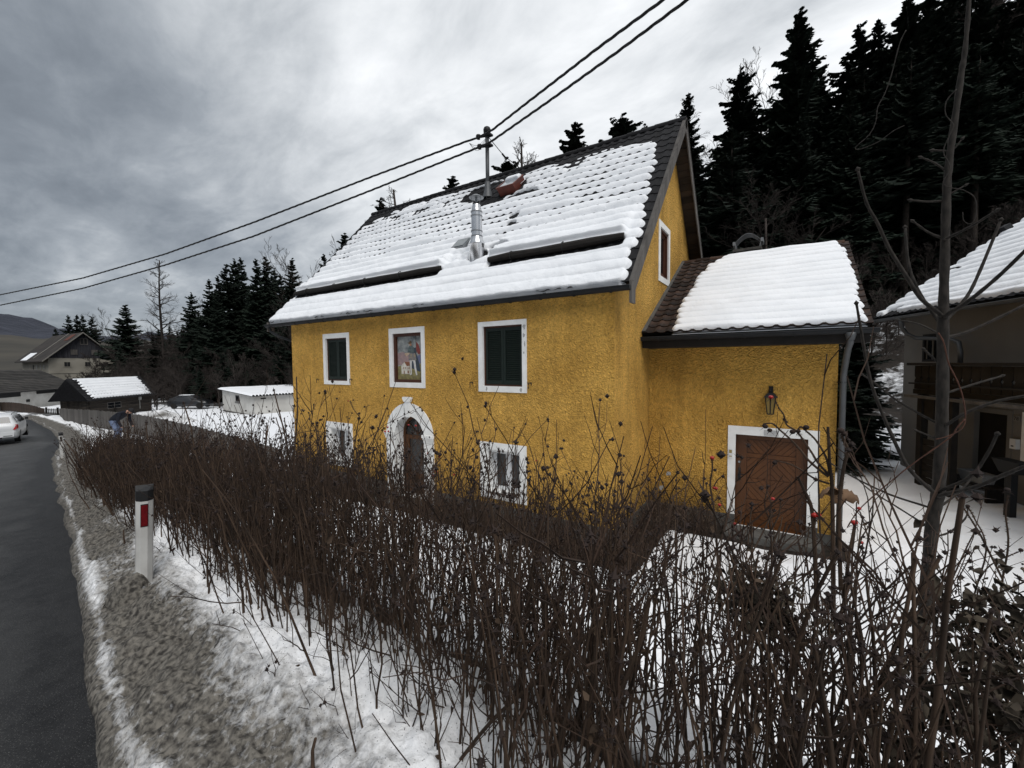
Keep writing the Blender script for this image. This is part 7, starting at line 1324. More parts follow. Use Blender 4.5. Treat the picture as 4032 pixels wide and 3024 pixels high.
def twig(pts, r0, r1, name='branch', m=SAPB, parent=None, bud=True, n=6):
    q = smooth_path(pts, 4); b = MB(); k = len(q); b.tube(q, [r0+(r1-r0)*i/(k-1)+.0006*math.sin(i*2.7) for i in range(k)], n)
    if bud: d = (q[-1]-q[-2]).normalized(); b.tube([q[-1]-d*.004, q[-1]+d*.006, q[-1]+d*.018], [r1, r1*1.9, .0008], 6)
    return b.build(name, m, parent or sap, smooth=True)
BR = [([(0.638,2.95,3.616),(0.624,2.921,3.63),(0.55,2.893,3.707),(0.494,2.864,3.808),(0.417,2.836,3.958),(0.364,2.807,4.087),(0.316,2.779,4.188),(0.275,2.75,4.349)],0.0115,0.0062),([(0.638,2.95,3.575),(0.639,3.0,3.6),(0.579,3.05,3.743),(0.537,3.1,3.91),(0.525,3.15,4.125)],0.0095,0.006),([(0.654,2.95,3.587),(0.669,2.988,3.606),(0.743,3.025,3.714),(0.794,3.062,3.841),(0.868,3.1,4.085)],0.0095,0.0062),([(0.653,2.95,3.606),(0.652,2.9,3.626),(0.701,2.85,3.67),(0.778,2.8,3.764),(0.843,2.75,3.862),(0.862,2.7,3.904)],0.0105,0.007),([(0.656,2.95,3.498),(0.675,2.987,3.514),(0.767,3.025,3.548),(0.948,3.062,3.66),(1.007,3.1,3.701)],0.008,0.0055),([(0.647,2.95,3.373),(0.631,2.95,3.39),(0.582,2.95,3.451)],0.0055,0.0045),([(0.646,2.95,3.517),(0.648,3.033,3.536),(0.589,3.117,3.594),(0.516,3.2,3.628)],0.005,0.0035),([(0.661,2.95,3.225),(0.686,3.0,3.235),(0.798,3.05,3.281),(0.896,3.1,3.317)],0.0058,0.0042),([(0.659,2.95,3.063),(0.672,2.92,3.084),(0.727,2.89,3.146),(0.813,2.86,3.205),(0.889,2.83,3.235),(0.917,2.8,3.253)],0.008,0.0055),([(0.656,2.95,3.065),(0.648,2.988,3.074),(0.503,3.025,3.178),(0.408,3.062,3.274),(0.36,3.1,3.318)],0.0065,0.0045),([(0.655,2.95,2.985),(0.642,2.95,2.999),(0.566,2.95,3.035)],0.005,0.004),([(0.653,2.95,2.707),(0.622,2.9,2.74),(0.525,2.85,2.85),(0.443,2.8,3.027),(0.352,2.75,3.286),(0.305,2.7,3.524),(0.275,2.65,3.675)],0.012,0.0055),([(0.649,2.95,2.721),(0.658,2.9,2.755),(0.738,2.85,2.843),(0.775,2.8,2.962),(0.789,2.75,3.064)],0.0085,0.006),([(0.649,2.95,2.702),(0.657,2.88,2.736),(0.753,2.81,2.81),(0.812,2.74,2.887),(0.849,2.67,2.944),(0.861,2.6,2.983)],0.01,0.0065),([(0.648,2.95,2.635),(0.675,3.0,2.644),(0.753,3.05,2.721),(0.819,3.1,2.811)],0.007,0.0045),([(0.641,2.95,2.629),(0.632,3.013,2.629),(0.488,3.075,2.656),(0.333,3.138,2.719),(0.222,3.2,2.781)],0.0065,0.0035),([(0.632,2.95,3.991),(0.629,2.95,4.005),(0.579,2.95,4.041),(0.522,2.95,4.105)],0.006,0.0045),([(0.639,2.95,3.994),(0.641,2.883,3.991),(0.694,2.817,4.013),(0.755,2.75,4.053)],0.0068,0.0048),([(0.638,2.95,4.179),(0.635,2.95,4.185),(0.574,2.95,4.193),(0.512,2.95,4.214)],0.0056,0.0045),([(0.639,2.95,4.322),(0.634,2.95,4.33),(0.591,2.95,4.379),(0.544,2.95,4.417)],0.0055,0.0042),([(0.643,2.95,4.414),(0.634,2.95,4.424),(0.587,2.95,4.441)],0.0055,0.0045),([(0.639,2.95,4.415),(0.658,2.95,4.427),(0.684,2.95,4.464)],0.0048,0.0038),([(0.639,2.95,4.206),(0.65,2.95,4.213),(0.701,2.95,4.242)],0.0045,0.0035),([(0.653,2.95,3.843),(0.669,2.95,3.85),(0.685,2.95,3.852)],0.0036,0.003),([(0.634,2.95,3.809),(0.623,2.95,3.842),(0.613,2.95,3.848)],0.0036,0.003),([(0.633,2.95,2.54),(0.61,3.025,2.54),(0.509,3.1,2.595),(0.414,3.175,2.645),(0.34,3.25,2.716)],0.005,0.003),([(0.635,2.95,2.492),(0.71,3.0,2.515),(0.778,3.05,2.585),(0.798,3.1,2.627)],0.0048,0.0035)]
for pts_, r0, r1 in BR: twig(pts_, r0, r1)
vine = empty('climbing_stem', (0.758,2.7,2.566), 'thin reddish climbing stem looping round the young tree', 'climber')
VB = mat('red_brown_vine', (.10, .040, .024), (.05, .022, .014), scale=30, rough=.8)
for pts_ in [[(0.608,2.85,3.532),(0.629,2.85,3.482),(0.648,2.85,3.385),(0.681,2.85,3.297),(0.702,2.85,3.218),(0.713,2.85,3.129),(0.703,2.85,3.073),(0.657,2.85,3.031),(0.613,2.85,3.011)],[(0.649,2.6,3.143),(0.625,2.6,3.1),(0.6,2.6,3.051),(0.472,2.6,2.906),(0.314,2.6,2.696),(0.26,2.6,2.58)]]: twig(pts_, .0030, .0026, 'stem', VB, vine, False, 5)
for pts_ in [[(0.445,2.8,4.981),(0.423,2.8,4.928),(0.396,2.8,4.788),(0.373,2.8,4.708),(0.349,2.8,4.652),(0.344,2.8,4.588),(0.32,2.8,4.53),(0.268,2.8,4.483),(0.289,2.8,4.469),(0.359,2.8,4.486),(0.409,2.8,4.52),(0.451,2.8,4.535)],[(0.638,2.85,4.665),(0.605,2.85,4.623),(0.604,2.85,4.561),(0.631,2.85,4.506),(0.621,2.85,4.463),(0.601,2.85,4.391),(0.626,2.85,4.314),(0.61,2.85,4.263),(0.605,2.85,4.241),(0.629,2.85,4.216),(0.674,2.85,4.194),(0.714,2.85,4.146),(0.717,2.85,4.061),(0.701,2.85,4.033),(0.679,2.85,4.053),(0.675,2.85,4.093)]]: twig(pts_, .0022, .0018, 'tendril', SAPB, vine, False, 4)

# ================================================================ ROSE HEDGE
hedge = empty('rose_hedge', (-4, 1.9, 1.6), 'dense leafless rose hedge with brown thorny stems along the roadside', 'hedge')
CANE = mat('rose_cane_bark', (.100, .064, .042), (.012, .008, .006), scale=6, rough=.9, bump=.001, bscale=120)
TWIG = mat('rose_twig_bark', (.064, .038, .026), (.016, .011, .008), scale=5, rough=.9)
LEAF = mat('withered_leaf', (.085, .056, .036), (.030, .020, .014), scale=9, rough=.85, contrast=1.5)
DHIP = mat('withered_hip', (.030, .018, .014), (.014, .009, .008), scale=30, rough=.8)
RHIP = mat('red_rose_hip', (.42, .022, .014), (.22, .012, .010), scale=25, rough=.35, spec=.4)
def env_top(X, Y):
    return np.interp(X, [-13, -12, -9, -6.3, -4, -2, 0, 3], [2.08, 2.24, 2.46, 2.58, 2.84, 2.98, 2.90, 2.76])-.27*(Y-1.7)
def canes(n, rg, xr, yr, lo=.66, hi=1.0, lean=.16, r=.0062, K=9):
    X = rg.uniform(*xr, n); Y = hedge_y(X)+rg.uniform(*yr, n)
    kp = ~((X < -11.3) & (rg.random(n) < .4)); X = X[kp]; Y = Y[kp]; n = len(X)
    G = ground_z(X, Y)+.02; T = env_top(X, Y); Hh = (T-G)*rg.uniform(lo, hi, n)
    Hh *= 1+.22*(rg.random(n) < .06)
    u = np.linspace(0, 1, K)[None, :]; a = rg.uniform(0, 2*np.pi, n)[:, None]; ln = np.clip(rg.normal(0, lean, n), -.28, .28)[:, None]*Hh[:, None]+.05
    cv = rg.normal(0, .10, n)[:, None]*Hh[:, None]; a2 = rg.uniform(0, 2*np.pi, n)[:, None]; w = rg.normal(0, .012, (n, K)).cumsum(1)*.85; w2 = rg.normal(0, .012, (n, K)).cumsum(1)*.85
    P = np.stack([X[:, None]+np.cos(a)*ln*u+np.cos(a2)*cv*u*u+w, Y[:, None]+np.sin(a)*ln*u+np.sin(a2)*cv*u*u+w2, G[:, None]-.04+Hh[:, None]*(u-.10*np.abs(ln/Hh[:, None])*u*u)], -1)
    R = (r*rg.choice([.5, .7, .9, 1.2, 1.65], n, p=[.22, .28, .24, .18, .08]))[:, None]*(1-.62*u)
    return P, R, Hh
rg = np.random.default_rng(5)
def visible_density(n):  # more stems near the camera end
    return n
sets = [(360, (-10.9, -7.0), (-.1, 1.4), .0080), (480, (-10.7, -6.0), (-.2, .35), .0080), (470, (-7.0, -2.6), (-.05, 1.2), .0062), (640, (-7.0, -2.4), (-.16, .35), .0066), (360, (-2.6, .3), (-.1, 1.15), .0052), (400, (-2.6, .3), (-.16, .35), .0058), (400, (.2, 3.4), (-.15, 1.6), .0050)]
TP = []; TR_ = []; parts = []; allP = []; allR = []
for (n, xr, yr, r) in sets:
    P, R, Hh = canes(n, rg, xr, yr, r=r); parts.append(nptubes(P, R, 4)); allP.append(P); allR.append(R)
v, f = cat(parts); o = npmesh('canes', v, f, CANE, hedge, smooth=True); o['kind'] = 'stuff'
P = np.concatenate(allP); R = np.concatenate(allR); nC = len(P)
def twigs(P, R, m, rg, ulo, uhi, llo, lhi, up_, K=5, rr=.0022, spread=.9):
    i = rg.integers(0, len(P), m); u = rg.uniform(ulo, uhi, m); Kp = P.shape[1]; j = np.minimum((u*(Kp-1)).astype(int), Kp-2); t = (u*(Kp-1)-j)[:, None]
    B = P[i, j]*(1-t)+P[i, j+1]*t; d = P[i, j+1]-P[i, j]; d /= np.linalg.norm(d, axis=1, keepdims=True)+1e-9
    s_ = rg.normal(0, 1, (m, 3)); s_ -= d*(s_*d).sum(1, keepdims=True); s_ /= np.linalg.norm(s_, axis=1, keepdims=True)+1e-9
    D = d+s_*spread; D /= np.linalg.norm(D, axis=1, keepdims=True); L_ = rg.uniform(llo, lhi, m)[:, None]
    k = np.linspace(0, 1, K)[None, :, None]; cur = rg.normal(0, .16, (m, 1, 3))+np.array([0, 0, up_])
    Q = B[:, None]+D[:, None]*L_[:, None]*k+cur*L_[:, None]*k*k+rg.normal(0, .008, (m, K, 3))*k
    RR = np.full((m, 1), rr)*rg.uniform(.7, 1.3, (m, 1))*(1-.5*np.linspace(0, 1, K)[None, :]); return Q, RR
Q1, RR1 = twigs(P, R, 7600, rg, .12, .97, .10, .34, .35, 5, .0026)
Q2, RR2 = twigs(Q1, RR1, 9500, rg, .3, .95, .04, .15, .3, 4, .0017, .8)
v, f = cat([nptubes(Q1, RR1, 3), nptubes(Q2, RR2, 3)]); o = npmesh('side_twigs', v, f, TWIG, hedge); o['kind'] = 'stuff'
# long arching stems lying across the others
nA = 150; X = rg.uniform(-11, 2.8, nA); Y = hedge_y(X)+rg.uniform(.1, 1.3, nA); Z = ground_z(X, Y)+rg.uniform(.1, .8, nA)*np.where(X > -3, .45, 1); a = rg.uniform(-.6, .6, nA)+np.where(rg.random(nA) < .5, 0, np.pi); L_ = rg.uniform(.5, 1.3, nA)
k = np.linspace(0, 1, 9)[None, :]; PA = np.stack([X[:, None]+np.cos(a)[:, None]*L_[:, None]*k, Y[:, None]+np.sin(a)[:, None]*.35*L_[:, None]*k, Z[:, None]+L_[:, None]*(.75*k-.55*k*k)], -1)+rg.normal(0, .006, (nA, 9, 3)); v, f = nptubes(PA, np.full((nA, 9), .0035)*(1-.5*k), 4); o = npmesh('arching_stems', v, f, CANE, hedge, smooth=True); o['kind'] = 'stuff'
# withered border plants at the foot of the house walls
bp_ = []; bl = []
for (n, xr, yr, hh) in ((260, (-7.2, -2.2), (6.45, 7.15), .55), (110, (-2.45, -1.95), (6.9, 9.2), .60), (110, (-2.4, -1.15), (8.8, 9.4), .55), (120, (-12.8, -8.9), (6.6, 7.15), .5)):
    X = rg.uniform(*xr, n); Y = rg.uniform(*yr, n); G_ = ground_z(X, Y); H_ = hh*rg.uniform(.4, 1.15, n); k7 = np.linspace(0, 1, 6)[None, :]; a = rg.uniform(0, 6.28, n)[:, None]; ln = rg.normal(0, .35, n)[:, None]*H_[:, None]
    Pb = np.stack([X[:, None]+np.cos(a)*ln*k7**1.5, Y[:, None]+np.sin(a)*ln*k7**1.5, G_[:, None]-.03+H_[:, None]*k7*(1-.2*k7)], -1)+rg.normal(0, .008, (n, 6, 3)); Rb = np.full((n, 6), .0045)*(1-.5*k7); bp_.append(nptubes(Pb, Rb, 3))
    Qb, Rq = twigs(Pb, Rb, n*8, rg, .2, .98, .08, .26, .2, 4, .0025); bp_.append(nptubes(Qb, Rq, 3)); bl.append(leaves(Qb[:, -1]+rg.normal(0, .02, (n*8, 3)), rg, .030) if False else (Qb[:, -1], n))
v, f = cat(bp_); border = npmesh('withered_border', v, f, TWIG); tag(border, 'brown withered border plants along the foot of the yellow walls', 'border plants', kind='stuff')
BORDER_TIPS = np.concatenate([q for q, _ in bl])
# prickles on the nearer stems
near = (P[:, 0, 0] > -4.5); Pn = P[near]; Rn = R[near]; m = 15000; i = rg.integers(0, len(Pn), m); u = rg.random(m)*.95; j = (u*(P.shape[1]-1)).astype(int); t = (u*(P.shape[1]-1)-j)[:, None]
B = Pn[i, j]*(1-t)+Pn[i, j+1]*t; s_ = rg.normal(0, 1, (m, 3)); s_[:, 2] *= .3; s_ /= np.linalg.norm(s_, axis=1, keepdims=True); rr = Rn[i, j][:, None]
A_ = B+s_*rr*.8; T_ = B+s_*(rr+.0055); w_ = np.array([[0, 0, .0011]]); V = np.stack([A_-w_, A_+w_, T_], 1).reshape(-1, 3); o = npmesh('prickles', V, np.arange(3*m).reshape(-1, 3), CANE, hedge); o['kind'] = 'stuff'
# withered hips with sepals at the tips
def octa(C, r):
    d = np.array([[1, 0, 0], [-1, 0, 0], [0, 1, 0], [0, -1, 0], [0, 0, 1], [0, 0, -1]], float); V = C[:, None]+d[None]*r[:, None, None]; fc = np.array([[0, 2, 4], [2, 1, 4], [1, 3, 4], [3, 0, 4], [2, 0, 5], [1, 2, 5], [3, 1, 5], [0, 3, 5]]); return V.reshape(-1, 3), (np.arange(len(C))[:, None, None]*6+fc[None]).reshape(-1, 3)
def sepals(C, r, rg, k=5):
    n = len(C); a = rg.uniform(0, 6.28, (n, 1))+np.arange(k)[None]*6.28/k; el = rg.uniform(-.8, .9, (n, k)); d = np.stack([np.cos(a)*np.cos(el), np.sin(a)*np.cos(el), np.sin(el)], -1); s_ = np.stack([-np.sin(a), np.cos(a), a*0], -1)
    b0 = C[:, None]+d*r[:, None, None]*.6; e = C[:, None]+d*r[:, None, None]*rg.uniform(1.8, 3.2, (n, k, 1)); w = r[:, None, None]*.28
    V = np.stack([b0-s_*w, b0+s_*w, e], 2).reshape(-1, 3); return V, np.arange(len(V)).reshape(-1, 3)
tips = np.concatenate([P[rg.random(nC) < .75][:, -1], Q1[(rg.random(len(Q1)) < .34)][:, -1]]); 
cl = []; 
for k in range(3): cl.append(tips[rg.random(len(tips)) < (1, .8, .55)[k]]+rg.normal(0, .012*k, 3)+0)
C_ = np.concatenate([c+rg.normal(0, .010, c.shape)*(i_ > 0) for i_, c in enumerate(cl)]); rr = rg.uniform(.0045, .0092, len(C_))
v, f = cat([octa(C_, rr), sepals(C_, rr, rg)]); o = npmesh('withered_hips', v, f, DHIP, hedge); o['kind'] = 'stuff'
# curled dead leaves caught in the stems
def leaves(C, rg, size=.022):
    n = len(C); d = rg.normal(0, 1, (n, 3)); d[:, 2] -= .8; d /= np.linalg.norm(d, axis=1, keepdims=True); s_ = np.cross(d, rg.normal(0, 1, (n, 3))); s_ /= np.linalg.norm(s_, axis=1, keepdims=True); nn = np.cross(d, s_)
    L_ = (size*rg.uniform(.6, 1.5, n))[:, None]; w = L_*rg.uniform(.25, .5, (n, 1)); cu = rg.uniform(-.5, .7, (n, 1))*L_
    p0 = C; p1 = C+d*L_*.35+s_*w+nn*cu*.5; p2 = C+d*L_*.8+s_*w*.6+nn*cu; p3 = C+d*L_*1.15+nn*cu*1.5; p4 = C+d*L_*.8-s_*w*.6+nn*cu; p5 = C+d*L_*.35-s_*w+nn*cu*.5; mid = C+d*L_*.5-nn*w*.35
    V = np.stack([p0, p1, p2, p3, p4, p5, mid], 1).reshape(-1, 3); fc = np.array([[6, 0, 1], [6, 1, 2], [6, 2, 3], [6, 3, 4], [6, 4, 5], [6, 5, 0]]); return V, (np.arange(n)[:, None, None]*7+fc[None]).reshape(-1, 3)
v, f = leaves(BORDER_TIPS+rg.normal(0, .02, BORDER_TIPS.shape), rg, .028); bo2 = npmesh('withered_leaves', v, f, LEAF, border, smooth=True); bo2['kind'] = 'stuff'
m = 4200; i = rg.integers(0, nC, m); u = rg.uniform(.12, .95, m); j = np.minimum((u*(P.shape[1]-1)).astype(int), P.shape[1]-2); C_ = P[i, j]+rg.normal(0, .02, (m, 3))
v, f = leaves(C_, rg, .017); o = npmesh('dead_leaves', v, f, LEAF, hedge, smooth=True); o['kind'] = 'stuff'
# withered leaf clusters hanging in the hedge
for k, (c, n, sx_, sz, siz, lab) in enumerate([((-0.073,1.5,2.657),520,0.05,0.045,0.019, 'large clump of grey brown withered leaves hanging mid hedge'),((0.014,1.5,2.596),240,0.05,0.035,0.017, 'smaller trail of withered leaves just below the large hanging clump'),((-0.439,1.4,2.462),90,0.035,0.022,0.016, 'small bunch of brown leaves low in the hedge centre'),((0.406,1.35,2.811),520,0.055,0.06,0.017, 'upper mass of withered leaves at the right picture edge'),((0.387,1.25,2.692),620,0.075,0.055,0.021, 'lower mass of withered leaves in the bottom right corner'),((0.256,1.2,2.544),300,0.055,0.022,0.018, 'low tuft of withered leaves at the bottom edge below the young tree'),((-1.06,1.5,2.036),140,0.03,0.04,0.016, 'brown leaf tuft low on the stems in the lower centre'),((-2.478,1.9,1.598),200,0.06,0.08,0.015, 'brown leaves caught low in the hedge behind the snow bank edge')]):
    rgk = np.random.default_rng(100+k); C_ = np.array(c)+rgk.normal(0, 1, (n, 3))*np.array([sx_, sx_*.7, sz]); v, f = leaves(C_, rgk, siz)
    o = npmesh('withered_foliage', v, f, mat('grey_withered_leaf', (.090, .072, .052), (.030, .024, .018), scale=12, rough=.9, contrast=1.5) if k != 2 else LEAF, smooth=True); tag(o, lab, 'dead foliage', kind='stuff')

# single tall canes that stand out, each with its hips
def hip(parent, p, r, red=True):
    b = MB(); p = Vector(p); v = []; n = 8
    for i in range(1, 6):
        th = math.pi*i/6
        for k in range(n): v.append(p+Vector((math.sin(th)*math.cos(2*math.pi*k/n)*r, math.sin(th)*math.sin(2*math.pi*k/n)*r, math.cos(th)*r*.88)))
    v += [p+Vector((0, 0, r*.88)), p-Vector((0, 0, r*.88))]
    b.add(v, [(i*n+k, i*n+(k+1) % n, (i+1)*n+(k+1) % n, (i+1)*n+k) for i in range(4) for k in range(n)]+[(40, (k+1) % n, k) for k in range(n)]+[(41, 32+k, 32+(k+1) % n) for k in range(n)])
    o = b.build('rose_hip', RHIP if red else DHIP, parent, smooth=True)
    b = MB()
    for k in range(5):
        a = 2*math.pi*k/5+random.random(); e = random.uniform(-.7, .4); d = Vector((math.cos(a)*math.cos(e), math.sin(a)*math.cos(e), math.sin(e))); s_ = Vector((-math.sin(a), math.cos(a), 0))*r*.22
        q0 = p+Vector((0, 0, -r*.7))+d*r*.3; q1 = q0+d*r*1.3; q2 = q1+(d+Vector((0, 0, -.8)))*r*.8; b.add([q0-s_, q0+s_, q1+s_*.7, q1-s_*.7, q2], [(0, 1, 2, 3), (3, 2, 4)])
    b.build('sepal', DHIP, o)
def prickly(pts, r0, r1, parent, name='stem', dens=260):
    q = smooth_path(pts, 5); b = MB(); n = len(q); b.tube(q, [r0+(r1-r0)*i/(n-1) for i in range(n)], 6); L_ = sum((q[i+1]-q[i]).length for i in range(n-1))
    for k in range(int(L_*dens)):
        i = random.randrange(n-1); p = q[i].lerp(q[i+1], random.random()); d = Vector((random.gauss(0, 1), random.gauss(0, 1), random.gauss(0, .3))).normalized(); r = r0+(r1-r0)*i/(n-1)
        w = Vector((0, 0, .0010)); b.add([p+d*r*.7-w, p+d*r*.7+w, p+d*(r+.0055)], [(0, 1, 2)])
    return b.build(name, CANE, parent)
